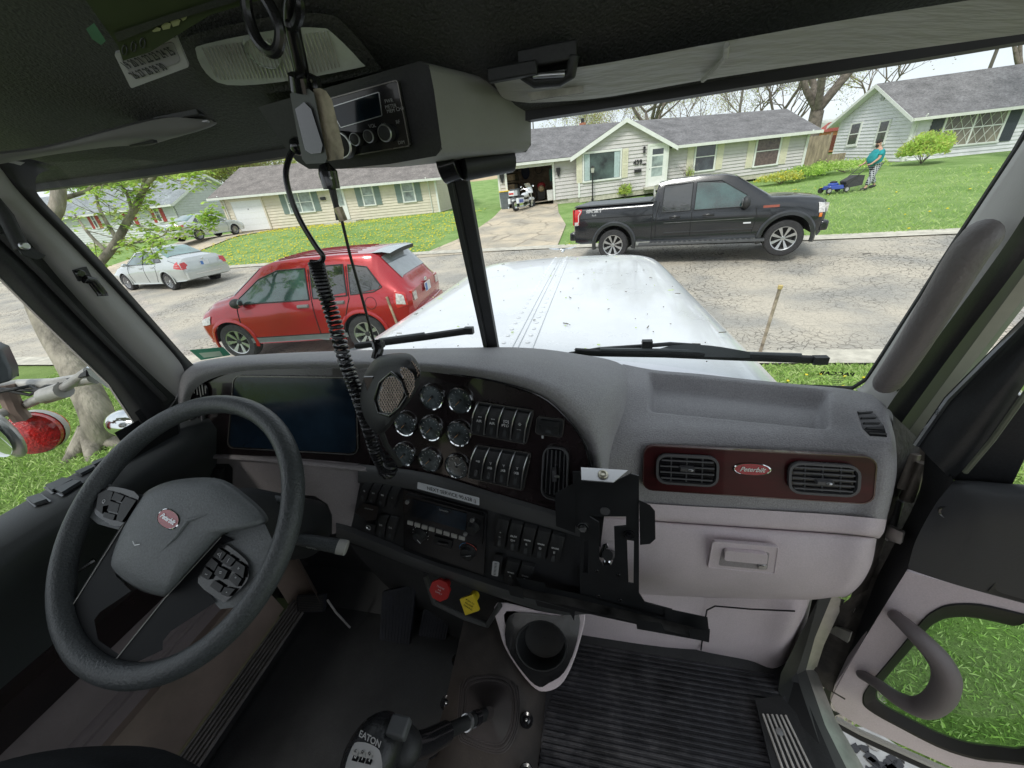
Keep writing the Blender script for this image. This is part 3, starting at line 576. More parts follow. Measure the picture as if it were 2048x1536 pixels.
# ---------- pale house on the right
A = gp(1804, 323, 30.0); B = A + V((13.5, .3, -.12)); zA = gp(1825, 232, 30.0).z; dx = gp(1662, 320, 35.8)
PS = sidmat('pale_siding', (.73, .73, .76)); D = (V((dx.x, dx.y)) - V((A.x, A.y))).length
h = House(A, B, zA - A.z, zA - A.z + .05, D, 'ranch_house', 'pale blue grey house with dark shutters and diamond pane window'); Hn = h.Hn; mb = MB()
bk = dx - A; h.nb = V((bk.x, bk.y, .0)) / D; zsl = bk.z / D
_p = h.p; h.p = lambda x, d, hh: _p(x, d, hh) + V((0, 0, max(0, d) * zsl))
rise = 1.75; h.siding(mb, 0, h.L, 0, 0, 0, Hn, PS); tp = lambda u: Hn + rise * (1 - abs(u - D / 2) / (D / 2))
h.siding(mb, 0, 0, D, 0, 0, Hn, PS); h.siding(mb, 0, 0, D, 0, Hn, Hn + rise, PS, top=tp); h.siding(mb, h.L, h.L, 0, D, 0, Hn + rise, PS, top=tp); h.siding(mb, h.L, 0, D, D, 0, Hn, PS); mb.build('wall', h.root, ang=20)
fo = MB(); h.rect(fo, 0, h.L, -.5, 0, -.02, 0, CURBM); fo.poly([h.p(0, 0, -.5), h.p(0, D, -.6), h.p(0, D, 0), h.p(0, 0, 0)], CURBM); fo.build('foundation', h.root)
cb = MB(); h.rect(cb, -.08, .08, 0, Hn, -.05, .03, WHT); cb.build('corner_board', h.root); cb = MB(); cb.prism([h.p(-.03, D, 0), h.p(-.03, D - .1, 0), h.p(-.03, D - .1, Hn), h.p(-.03, D, Hn)], (.03, 0, 0), WHT); cb.build('corner_board', h.root)
h.roof(rise, .45, .5, shingle('pale_shingle', (.21, .205, .21)))
# windows of the gable end (drawn on the side wall) and the big front one
def sidewin(c0, c1, **k):
    nn = h.nb.cross(V((0, 0, 1))); r0, r1 = ray(*c0), ray(*c1); o = h.A; q0 = r0 * (o.dot(nn) / r0.dot(nn)) - h.A; q1 = r1 * (o.dot(nn) / r1.dot(nn)) - h.A
    d0, d1 = q0.dot(h.nb) , q1.dot(h.nb); z1, z0 = q0.z, q1.z; out = -.05
    q = MB(); W = lambda d, z, o: V((h.nb.x * d, h.nb.y * d, z)) + V((-o, 0, 0))
    def bx(da, db, za, zb, oa, ob, m): q.prism([W(da, za, oa), W(db, za, oa), W(db, zb, oa), W(da, zb, oa)], V((-(ob - oa), 0, 0)), m)
    lo, hi = min(d0, d1), max(d0, d1); zm = (z0 + z1) / 2
    bx(lo - .08, lo, z0 - .08, z1 + .08, .02, .1, WHT); bx(hi, hi + .08, z0 - .08, z1 + .08, .02, .1, WHT); bx(lo, hi, z1, z1 + .08, .02, .07, WHT); bx(lo - .1, hi + .1, z0 - .16, z0 - .08, .02, .1, WHT); bx(lo, hi, z0 - .08, z0, .02, .07, WHT); bx(lo, hi, zm - .03, zm + .03, .02, .09, WHT)
    f = q.build('window', h.root); q = MB(); bx(lo, hi, z0, z1, .015, .065, PANE); q.build('pane', f)
sidewin((1707, 249), (1714, 287)); sidewin((1765, 244), (1770, 283))
q = MB(); c = h.p(-.02, D / 2 - .1, Hn + rise * .72) ; q.box(c, (.06, .45, .55), mat('vent_grey', (.4, .42, .42), .7)); q.build('gable_vent', h.root)
DKS = mat('charcoal_shutter', (.05, .06, .075), .6, var=.1); win(((1890, 229), (1967, 284)), cols=2, rows=2, shut=DKS, sw=.55, diamond=True, pane=mat('tan_pane', (.20, .18, .14), .2, var=.5, vs=.8))
h.downspout(.12, Hn, ox=.4); HR = h
# ---------- white house far left with red shutters
A = gp(40, 497, 27.5); B = gp(374, 468, 28.0); zA = gp(30, 420, 27.5).z; zB = gp(353, 404, 28.0).z; A.z = B.z
h = House(A, B, zB - B.z, zB - B.z, 7.6, 'ranch_house', 'white sided house with red shutters behind the leafy branch'); Hn = h.Hn; mb = MB(); WS = sidmat('white_siding', (.60, .62, .62))
rise = 1.9; D = h.D; tp = lambda u: Hn + rise * (1 - abs(u - D / 2) / (D / 2))
h.siding(mb, 0, h.L, 0, 0, 0, Hn, WS); h.siding(mb, h.L, h.L, 0, D, 0, Hn + rise, WS, top=tp); h.siding(mb, 0, 0, D, 0, 0, Hn, WS); h.siding(mb, h.L, 0, D, D, 0, Hn, WS); mb.build('wall', h.root, ang=20)
h.roof(rise, .5, .45, shingle('slate_shingle', (.30, .33, .34)))
fo = MB(); h.rect(fo, 0, h.L, -.6, 0, -.02, 0, CURBM); fo.build('foundation', h.root)
RED = mat('red_shutter', (.42, .06, .05), .6, var=.08)
for c in (((305, 413), (327, 442)), ((247, 417), (272, 449)), ((178, 425), (200, 455))): win(c, shut=RED, sw=.35, pane=PANE)
h.downspout(h.L - .1, Hn, ox=.45); HW = h
# ============================================================ VEHICLES
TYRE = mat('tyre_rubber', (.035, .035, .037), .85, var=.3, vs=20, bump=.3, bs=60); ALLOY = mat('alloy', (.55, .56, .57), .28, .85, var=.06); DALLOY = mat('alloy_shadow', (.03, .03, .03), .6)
BPL = mat('black_plastic', (.03, .032, .034), .55, var=.15, vs=10); CHR = mat('chrome', (.75, .77, .78), .08, 1, var=0); CARG = mat('car_glass', (.012, .016, .017), .03, var=0, spec=1.0, coat=1)
CARGT = mat('car_glass_teal', (.03, .075, .07), .03, var=.5, vs=1.5, spec=1.0, coat=1)
REDL = mat('red_lens', (.55, .02, .02), .12, var=.1, vs=20, coat=1); CLRL = mat('clear_lens', (.62, .6, .58), .1, var=.3, vs=25, coat=1); AMB = mat('amber_lens', (.8, .22, .02), .2, coat=1, var=.1)
PLATE = mat('plate_white', (.7, .72, .74), .4, var=.03); PBLU = mat('plate_blue', (.08, .2, .5), .4)
UND = mat('underbody', (.015, .015, .016), .9)
class Car:
    def __init__(s, st, name, label, cat_, loc, rz, paint, arches, group=None):
        """st rows: x, zbot, zmid, zbelt, ztop, wbot, wmid, wbelt, wtop, crown"""
        s.st = st; s.paint = paint; s.root = thing(name, label, cat_, loc, rz, group); s.xs = [r[0] for r in st]
        s.net = []
        for (x, zb, zm, zl, zt, wb, wm, wl, wt, cr) in st:
            e = min(.06, (zt - zl) * .35)
            s.net.append([V((x, 0, zb)), V((x, wb * .92, zb)), V((x, wb, zb + .05)), V((x, wm, zm)), V((x, wl, zl)), V((x, wt, zt - e)), V((x, wt * .86, zt + cr * .35)), V((x, wt * .45, zt + cr * .85)), V((x, 0, zt + cr))])
        s.arches = arches
    def sect(s, u):
        i = int(min(max(u, 0), len(s.net) - 1.0001)); t = u - i; g = lambda k: s.net[min(max(k, 0), len(s.net) - 1)]
        out = []
        for a, b in zip(g(i), g(i + 1)): out.append(a.lerp(b, t))
        return out
    def uof(s, x):
        for i in range(len(s.xs) - 1):
            a, b = s.xs[i], s.xs[i + 1]
            if min(a, b) <= x <= max(a, b) and a != b: return i + (x - a) / (b - a)
        return 0 if abs(x - s.xs[0]) < abs(x - s.xs[-1]) else len(s.xs) - 1
    def S(s, u, t):
        q = s.sect(u); i = int(min(t, 7.9999)); g = lambda k: q[min(max(k, 0), 8)] if k <= 8 else V((q[7].x, -q[7].y, q[7].z)); return cat1(g(i - 1), g(i), g(i + 1), g(i + 2), t - i)
    def side(s, x, z, off=0.0):
        u = s.uof(x); b = None
        for k in range(0, 101):
            t = 1.2 + k * .048; p = s.S(u, t)
            if b is not None and b.z <= z <= p.z: 
                f = (z - b.z) / max(1e-6, p.z - b.z); q = b.lerp(p, f); n = V((0, p.z - b.z, -(p.y - b.y))); n.normalize(); return q + n * off + V((x - q.x, 0, 0))
            b = p
        return V((x, b.y + off, z))
    def body(s, nu=4):
        mb = MB(); g = []; U = len(s.net) - 1; ts = [0, .9, 1, 1.5, 2, 2.5, 3, 3.33, 3.66, 4, 4.3, 4.6, 4.85, 5, 5.3, 5.6, 6, 6.5, 7, 7.5, 8]
        for i in range(U * nu + 1):
            u = i / nu; r = [s.S(u, t) for t in ts]; g.append(r + [V((p.x, -p.y, p.z)) for p in r[-2:0:-1]])
        n = len(g[0]); mb.grid(g, s.paint, cv=True); o = len(g) - 1
        mb.poly(g[0], s.paint); mb.poly(g[-1][::-1], s.paint)
        s.b = mb.build('body', s.root, merge=True, ang=38); cs = []
        for (ax, r, zz, w) in s.arches:
            for sg in (1, -1):
                c = MB(); c.lathe([(0, .3), (r, .3), (r, 1.3), (0, 1.3)], (ax, 0, zz), (0, sg, 0), UND, n=40); c.poly([(0, 0, 0)] * 0 or [V((ax, sg * .3, zz))] * 3, UND) if 0 else None
                cs.append(c.build('x', s.root, merge=True))
        boolean(s.b, cs); return s.b
    def mir(s, mb):  # both sides
        class Two:
            def build(_, name, parent=None, **k):
                o = mb.build(name, parent, **k); q = MB(); q.v = [V((p.x, -p.y, p.z)) for p in mb.v]; q.f = [f[::-1] for f in mb.f]; q.m = mb.m; q.ms = mb.ms; q.build(name, parent, **k); return o
        return Two()
    def sidepoly(s, poly, m, off=.006, n=8, mb=None):
        mb = mb or MB(); z0, z1 = min(p[1] for p in poly), max(p[1] for p in poly); g = []
        for k in range(n + 1):
            z = z0 + (z1 - z0) * min(max(k / n, .001), .999); xs = []
            for (xa, za), (xb, zb) in zip(poly, poly[1:] + poly[:1]):
                if (za - z) * (zb - z) <= 0 and za != zb: xs.append(xa + (xb - xa) * (z - za) / (zb - za))
            if len(xs) >= 2: a, b = min(xs), max(xs); g.append([s.side(a + (b - a) * j / 10, z, off) for j in range(11)])
        mb.grid(g, m); return mb
    def line(s, pts, r, m, mb=None, off=.001, n=5):
        mb = mb or MB(); P = []
        for (xa, za), (xb, zb) in zip(pts, pts[1:]):
            k = max(2, int(math.hypot(xb - xa, zb - za) / .06))
            for j in range(k): P.append(s.side(xa + (xb - xa) * j / k, za + (zb - za) * j / k, off))
        P.append(s.side(*pts[-1], off)); mb.tube(P, r, m, n=n); return mb
    def top(s, x0, x1, t0, m, off=.007, w=1.0, n=10):
        g = []
        for i in range(n + 1):
            u = s.uof(x0 + (x1 - x0) * i / n); r = []
            for k in range(9): t = t0 + (8 - t0) * k / 8; p = s.S(u, t); r.append(p)
            u2 = min(u + .02, len(s.net) - 1); u1 = max(u2 - .04, 0); d = (s.S(u2, 8) - s.S(u1, 8)); nn = V((-d.z, 0, d.x)); 
            if nn.z < 0: nn = -nn
            if nn.length < 1e-6: nn = V((0, 0, 1))
            nn.normalize(); r = [p + nn * off for p in r]; g.append(r + [V((p.x, -p.y, p.z)) for p in r[-2::-1]])
        return MB().grid(g, m)
    def wheels(s, pos, y, r, w, sty):
        for (x, zz) in pos:
            for sg in (1, -1):
                t = MB(); t.lathe([(r * .66, -w / 2), (r * .93, -w / 2), (r, -w * .38), (r, w * .38), (r * .93, w / 2), (r * .66, w / 2), (r * .64, w * .3)], (x, sg * y, zz), (0, sg, 0), TYRE, n=36)
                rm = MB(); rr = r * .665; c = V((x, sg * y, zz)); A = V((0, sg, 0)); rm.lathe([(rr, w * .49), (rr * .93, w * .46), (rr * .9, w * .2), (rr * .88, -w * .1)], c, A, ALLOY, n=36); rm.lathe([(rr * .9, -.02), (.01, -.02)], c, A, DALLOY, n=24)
                rm.lathe([(r * .13, w * .34), (r * .11, w * .38), (.005, w * .39)], c, A, ALLOY if sty != 'edge' else BPL, n=16)
                ns = {'f': 8, 'edge': 7, 'm': 14, 'b': 12}[sty]
                for k in range(ns):
                    a = 2 * math.pi * k / ns; da = {'f': .16, 'edge': .12, 'm': .07, 'b': .08}[sty]
                    for dd in ((-da, da) if sty in 'f' else (0,)):
                        P = lambda rad, ang, h: c + V((math.cos(a + ang) * rad, 0, math.sin(a + ang) * rad)) + A * h
                        wd = {'f': .07, 'edge': .17, 'm': .07, 'b': .09}[sty]; h1 = w * .36; rm.prism([P(r * .1, dd * 1.6 - wd * 2.2, h1 - .03), P(rr * .93, dd * 2 - wd, h1), P(rr * .93, dd * 2 + wd, h1), P(r * .1, dd * 1.6 + wd * 2.2, h1 - .03)], A * .022, ALLOY)
                o = rm.build('wheel', s.root, ang=30); t.build('tyre', o, ang=30)
    def flare(s, m, wd=.07, out=.03):
        for (ax, r, zz, w) in s.arches:
            mb = MB(); g = []
            for k in range(25):
                a = R(-12 + 204 * k / 24); row = []
                for rad, o in ((r - .012, -.03), (r - .012, out), (r + wd * .6, out), (r + wd, 0.002)):
                    x, z = ax + math.cos(a) * rad, zz + math.sin(a) * rad; q = s.side(x, max(z, s.st[0][1] + .08), 0); row.append(V((x, q.y + o, z)))
                g.append(row)
            mb.grid(g, m); s.mir(mb).build('wheel_arch', s.root, ang=40)
    def mirror(s, x, z, m, sz=(.16, .2, .15)):
        for sg in (1, -1):
            q = s.side(x, z); mb = MB(); mb.ball((x, sg * (q.y + .15), z + .02), (sz[0] / 2, sz[1] / 2, sz[2] / 2), m, 8); mb.tube([(x, sg * (q.y - .02), z - .05), (x, sg * (q.y + .1), z - .02)], .025, m); o = mb.build('side_mirror', s.root)
            mb = MB(); mb.lathe([(0, 0), (sz[2] * .4, 0), (sz[2] * .4, -.004)], (x - sz[0] * .42, sg * (q.y + .15), z + .02), (-1, 0, 0), CHR, n=14); mb.build('mirror_glass', o)
    def handles(s, hs, m, L=.2):
        for x, z in hs:
            for sg in (1, -1):
                q = s.side(x, z, .02); mb = MB(); mb.box((x, sg * q.y, z), (L, .03, .035), m); mb.box((x, sg * (q.y - .018), z), (L * 1.1, .012, .06), m); mb.build('door_handle', s.root, bevel=.008)
    def plate(s, x, y, z, tilt=0, fwd=-1, txt=None):
        mb = MB(); mb.box((x, y, z), (.012, .305, .155), PLATE); mb.box((x + fwd * .007, y + .1 * (-fwd), z), (.004, .1, .13), PBLU)
        mb.build('number_plate', s.root)
def paint(n, c, metal=.0, rough=.25): return mat(n, c, rough, metal, var=.05, vs=1.5, coat=1)
def carpos(pf, pr, wb, y0, sgn):  # wheels' contact pixels (front, rear) -> root position and heading, body to the far side
    F = onground(*pf); Rr = onground(*pr); return F, Rr
# ---------------- black pickup
BK = mat('black_paint', (.012, .014, .018), .16, 0, var=.08, vs=1.5, coat=.7)
F = V((4.42, 10.6, gz(4.42, 10.6))); d = V((-3.95, .80, 0)).normalized(); nrm = V((-d.y, d.x, 0)); nrm = nrm if nrm.y > 0 else -nrm
F = V((4.30, 10.62, -2.115)); wb = 3.99; mid = F + d * wb / 2 + nrm * .95
st = [(-3.1, .62, .95, 1.1, 1.36, .86, .92, .92, .90, .0), (-3.06, .5, .9, 1.12, 1.40, .94, .98, .98, .95, .0), (-2.9, .46, .85, 1.12, 1.41, .97, 1.0, 1.0, .96, .01), (-1.9, .46, .85, 1.12, 1.41, .98, 1.01, 1.0, .96, .02), (-1.03, .46, .85, 1.12, 1.41, .98, 1.01, 1.0, .96, .02),
      (-1.0, .44, .85, 1.12, 1.43, .98, 1.01, 1.0, .95, .02), (-.90, .44, .85, 1.13, 1.82, .98, 1.01, .99, .80, .03), (-.6, .44, .85, 1.13, 1.87, .98, 1.01, .99, .77, .03), (.1, .44, .85, 1.13, 1.88, .98, 1.01, .99, .76, .04), (.62, .44, .85, 1.12, 1.86, .98, 1.01, .99, .76, .04), (.82, .44, .85, 1.12, 1.81, .98, 1.01, .99, .77, .04),
      (1.55, .44, .85, 1.12, 1.36, .98, 1.01, .99, .90, .03), (1.63, .44, .85, 1.12, 1.31, .98, 1.01, .99, .91, .04), (2.2, .5, .85, 1.1, 1.27, .98, 1.01, .97, .88, .05), (2.56, .5, .85, 1.05, 1.22, .95, .99, .93, .82, .05), (2.66, .42, .85, 1.02, 1.18, .88, .94, .90, .8, .03), (2.72, .5, .85, 1.0, 1.12, .82, .88, .84, .74, .0)]
c = Car(st, 'pickup_truck', 'black crew cab pickup parked along the far kerb', 'pickup', mid, math.atan2(-d.y, -d.x), BK, [(wb / 2 + .02, .51, .42, 1), (-wb / 2 + .02, .51, .42, 1)])
c.body(); c.flare(mat('black_flare', (.02, .022, .025), .3, coat=.5), .09, .035); c.wheels([(wb / 2, .40), (-wb / 2, .40)], .86, .405, .27, 'f')
def sidewins(c, polys, m, trim=None):
    for i, p in enumerate(polys):
        mb = c.sidepoly(p, m if not isinstance(m, list) else m[i], .008)
        o = c.mir(mb).build('side_window', c.root)
        if trim: t = c.line(p + [p[0]], .012, trim, off=.006); c.mir(t).build('window_trim', o)
sidewins(c, [[(-.78, 1.16), (-.76, 1.76), (-.10, 1.77), (-.10, 1.16)], [(-.02, 1.16), (-.02, 1.77), (.52, 1.76), (1.10, 1.40), (1.14, 1.16)]], [CARG, CARGT], BPL)
o = c.top(.85, 1.53, 5.35, CARG, .01).build('windshield', c.root)
mb = MB(); mb.grid([[V((-1.03, y, z)) for z in (1.46, 1.78)] for y in (-.68, 0, .68)], CARG); mb.build('rear_window', c.root)
mb = MB(); mb.box((-2.06, 0, 1.445), (2.0, 1.8, .03), mat('tonneau', (.12, .13, .14), .5, var=.1)); mb.box((-2.0, 0, 1.425), (2.16, 1.9, .02), BPL); mb.build('bed_cover', c.root, bevel=.008)
sm_ = MB()
for p in ([(-.84, 1.4), (-.9, 1.1), (-.9, .56)], [(-.06, 1.12), (-.06, .56)], [(1.32, 1.12), (1.36, .9), (1.3, .56)], [(-.99, 1.38), (-.99, .52)], [(-.99, 1.12), (-3.0, 1.12)]): c.line(p, .009, UND, sm_)
c.mir(sm_).build('door_seam', c.root)
t = MB(); c.line([(-.7, .66), (1.3, .66)], .018, BPL, t, .008); c.line([(-.7, .9), (1.3, .9)], .008, mat('dark_chrome', (.3, .3, .32), .2, .8), t, .004); c.mir(t).build('side_trim', c.root)
c.handles([(-.45, 1.03), (.32, 1.03)], BK, .24); c.mirror(1.08, 1.24, BPL, (.2, .24, .28))
for sg in (1, -1): mb = MB(); mb.box((.15, sg * 1.02, .40), (2.9, .16, .06), mat('step_bar', (.10, .105, .11), .45, .3)); [mb.box((-1.0 + k * .12, sg * 1.03, .435), (.07, .1, .012), BPL) for k in range(20)]; mb.build('running_board', c.root, bevel=.015)
t = c.sidepoly([(-3.06, .98), (-3.06, 1.36), (-2.86, 1.36), (-2.86, 1.28), (-2.93, 1.2), (-2.93, .98)], REDL, .012); c.sidepoly([(-3.06, .96), (-3.06, 1.05), (-2.95, 1.05), (-2.95, .96)], CLRL, .016, mb=t)
t.box((-3.11, .84, 1.17), (.04, .17, .4), REDL); t.box((-3.13, .84, 1.02), (.02, .12, .08), CLRL); c.mir(t).build('tail_light', c.root)
t = c.line([(-2.95, 1.34), (-2.88, 1.32), (-2.95, 1.22), (-2.95, 1.04)], .012, PLATE, off=.014); c.mir(t).build('light_guide', c.root)
t = c.sidepoly([(2.69, .93), (2.69, 1.11), (2.54, 1.13), (2.56, .93)], CLRL, .012); t2 = c.sidepoly([(2.64, .84), (2.64, .92), (2.58, .92), (2.58, .84)], AMB, .014, mb=t)
for sg in (1,): t.box((2.72, .72, 1.02), (.06, .26, .18), CLRL)
c.mir(t).build('headlight', c.root)
mb = MB(); mb.box((2.72, 0, .98), (.06, 1.15, .36), BPL); [mb.box((2.76, 0, .86 + .1 * k), (.02, 1.1, .03), mat('grille_chrome', (.35, .35, .36), .25, .9)) for k in range(3)]; mb.build('grille', c.root, bevel=.01)
mb = MB(); mb.box((2.74, 0, .64), (.18, 1.82, .22), BK); mb.build('bumper', c.root, bevel=.05, seg=3)
mb = MB(); mb.box((-3.14, 0, .66), (.18, 1.9, .22), BK); mb.box((-3.22, 0, .52), (.2, .08, .08), BPL); mb.build('rear_bumper', c.root, bevel=.04, seg=3)
mb = MB(); q = c.side(-2.5, 1.3, 0)
for sg in (-1, 1): mb.text('SPORT', (-2.52, sg * (c.side(-2.5, 1.3).y + .006), 1.29), (-sg, 0, 0), (0, 0, 1), .12, mat('badge_grey', (.45, .46, .47), .4), bold=.008, sx=1.2); mb.text('4x4', (-2.52, sg * (c.side(-2.5, 1.24).y + .006), 1.2), (-sg, 0, 0), (0, 0, 1), .08, MATS['badge_grey'])
mb.build('decal', c.root)
mb = MB()
for sg in (-1, 1): mb.box((1.62, sg * (c.side(1.62, 1.15).y + .008), 1.13), (.32, .014, .05), mat('badge_red', (.35, .10, .07), .4)); mb.box((1.18, sg * (c.side(1.18, .8).y + .008), .8), (.16, .012, .03), PLATE)
mb.build('badge', c.root)
# ---------------- red SUV (faces left, its left side towards us)
RD = paint('red_paint', (.40, .008, .016), .25, .2)
Fw = V((-6.55, 5.42, 0)); Rw = V((-4.02, 5.69, 0)); d = (Fw - Rw).normalized(); nr = V((-d.y, d.x, 0)); nr = nr if nr.y > 0 else -nr; wb = 2.56; mid = (Fw + Rw) / 2 + nr * .80; mid.z = -2.405
k_ = .965
st = [(-2.22, .5, .75, .95, 1.02, .70, .80, .78, .62, 0), (-2.14, .38, .72, 1.0, 1.10, .80, .88, .84, .70, .02), (-2.06, .36, .72, 1.02, 1.22, .86, .91, .87, .68, .02), (-1.72, .34, .72, 1.04, 1.60, .90, .93, .88, .64, .03), (-1.60, .34, .72, 1.04, 1.645, .90, .93, .88, .65, .03), (-1.0, .32, .70, 1.03, 1.665, .91, .93, .89, .66, .04), (-.3, .30, .70, 1.02, 1.67, .91, .93, .89, .66, .04), (.2, .30, .70, 1.01, 1.645, .91, .93, .89, .65, .04), (.45, .30, .70, 1.0, 1.59, .91, .93, .88, .65, .04),
      (1.15, .30, .70, .98, 1.16, .90, .93, .88, .74, .04), (1.30, .32, .70, .96, 1.10, .90, .93, .87, .76, .04), (1.62, .36, .70, .92, 1.04, .90, .92, .84, .72, .04), (1.84, .36, .68, .86, .95, .84, .88, .78, .64, .03), (1.94, .3, .6, .76, .84, .74, .80, .70, .56, .02), (2.00, .38, .55, .62, .68, .60, .66, .60, .48, 0)]
c = Car(st, 'suv', 'red crossover SUV parked on the near side of the street', 'car', mid, math.atan2(d.y, d.x), RD, [(wb / 2, .41, .35, 1), (-wb / 2, .41, .35, 1)])
c.body(); c.wheels([(wb / 2, .345), (-wb / 2, .345)], .79, .345, .235, 'edge')
c.flare(RD, .05, .012)
sidewins(c, [[(-.42, 1.03), (-.40, 1.52), (.12, 1.52), (.52, 1.40), (.95, 1.12), (.98, 1.03)], [(-1.12, 1.05), (-1.10, 1.53), (-.50, 1.53), (-.50, 1.04)], [(-1.75, 1.14), (-1.52, 1.46), (-1.19, 1.52), (-1.19, 1.06), (-1.6, 1.08)]], [CARGT, CARG, CARG], BPL)
c.top(.5, 1.12, 5.3, CARG, .01).build('windshield', c.root)
c.top(-2.05, -1.75, 5.6, mat('hatch_glass', (.22, .25, .26), .12, var=.1, coat=1), .012).build('rear_window', c.root)
mb = MB(); mb.grid([[V((x, y, 1.675 - .05 * abs(y) ** 2 - (0.03 if x < -1.8 else 0))) for y in fr(-.58, .58, 10)] for x in (-1.92, -1.78, -1.5, -1.42)], mat('spoiler_grey', (.42, .47, .48), .25, .3, coat=.6)); mb.grid([[V((-1.925, y, z - .05 * y * y)) for y in fr(-.58, .58, 10)] for z in (1.645, 1.58)], BPL); mb.build('spoiler', c.root)
rb = MB()
for y in fr(-.45, .45, 5): rb.tube([V((x, y, c.S(c.uof(x), 8).z + .002 - .04 * abs(y) * abs(y))) for x in fr(-1.3, .2, 8)], .006, mat('roof_groove', (.2, .01, .015), .4), n=5)
rb.build('roof_rib', c.root)
sm_ = MB()
for p in ([(-.46, 1.5), (-.46, .9), (-.44, .42)], [(1.0, 1.0), (1.02, .7), (.9, .42)], [(-1.15, 1.5), (-1.15, 1.0), (-1.02, .72), (-.9, .42)], [(-.9, .42), (.9, .42)]): c.line(p, .008, UND, sm_)
c.mir(sm_).build('door_seam', c.root)
t = c.sidepoly([(-.95, .31), (-.95, .42), (.95, .42), (.95, .31)], mat('grey_cladding', (.16, .18, .185), .6), .02); c.mir(t).build('cladding', c.root)
c.handles([(.0 - .28, .93), (-.95, .95)], mat('handle_grey', (.25, .24, .25), .5), .2); c.mirror(.88, 1.06, BPL, (.2, .2, .17))
mb = MB(); q = c.side(-1.52, .88, .004); mb.tube([c.side(-1.52 + .1 * math.cos(a * .4), .9 + .1 * math.sin(a * .4), .002) for a in range(17)], .004, UND, n=4); mb.build('fuel_door', c.root)
t = c.sidepoly([(-2.16, .80), (-2.14, 1.02), (-1.96, 1.06), (-1.93, .90), (-1.98, .78)], REDL, .014); c.sidepoly([(-2.13, .83), (-2.11, .99), (-1.99, 1.02), (-1.97, .84)], CLRL, .022, mb=t); t.box((-2.19, .66, .92), (.06, .2, .2), REDL); t.box((-2.225, .66, .92), (.02, .15, .14), CLRL); c.mir(t).build('tail_light', c.root)
c.plate(-2.255, 0, .93); mb = MB(); mb.ball((-2.235, 0, 1.06), (.012, .08, .035), CHR, 6); mb.build('emblem', c.root)
mb = MB(); mb.box((-2.22, 0, .55), (.16, 1.5, .26), RD); mb.box((-2.24, 0, .4), (.14, 1.4, .1), BPL); mb.build('rear_bumper', c.root, bevel=.05, seg=3)
t = c.sidepoly([(1.89, .68), (1.82, .80), (1.60, .86), (1.64, .72)], CLRL, .012); c.mir(t).build('headlight', c.root)
mb = MB(); mb.tube([(-1.86, .0, 1.44), (-2.0, -.3, 1.28)], .012, BPL); mb.build('rear_wiper', c.root)
mb = MB(); mb.tube([c.side(-1.83, .98, .02), c.side(-1.90, .52, .03)], .022, mat('rusty_bat', (.42, .32, .22), .8, var=.4, vs=9), n=6)
mb.build('trim_strip', c.root)
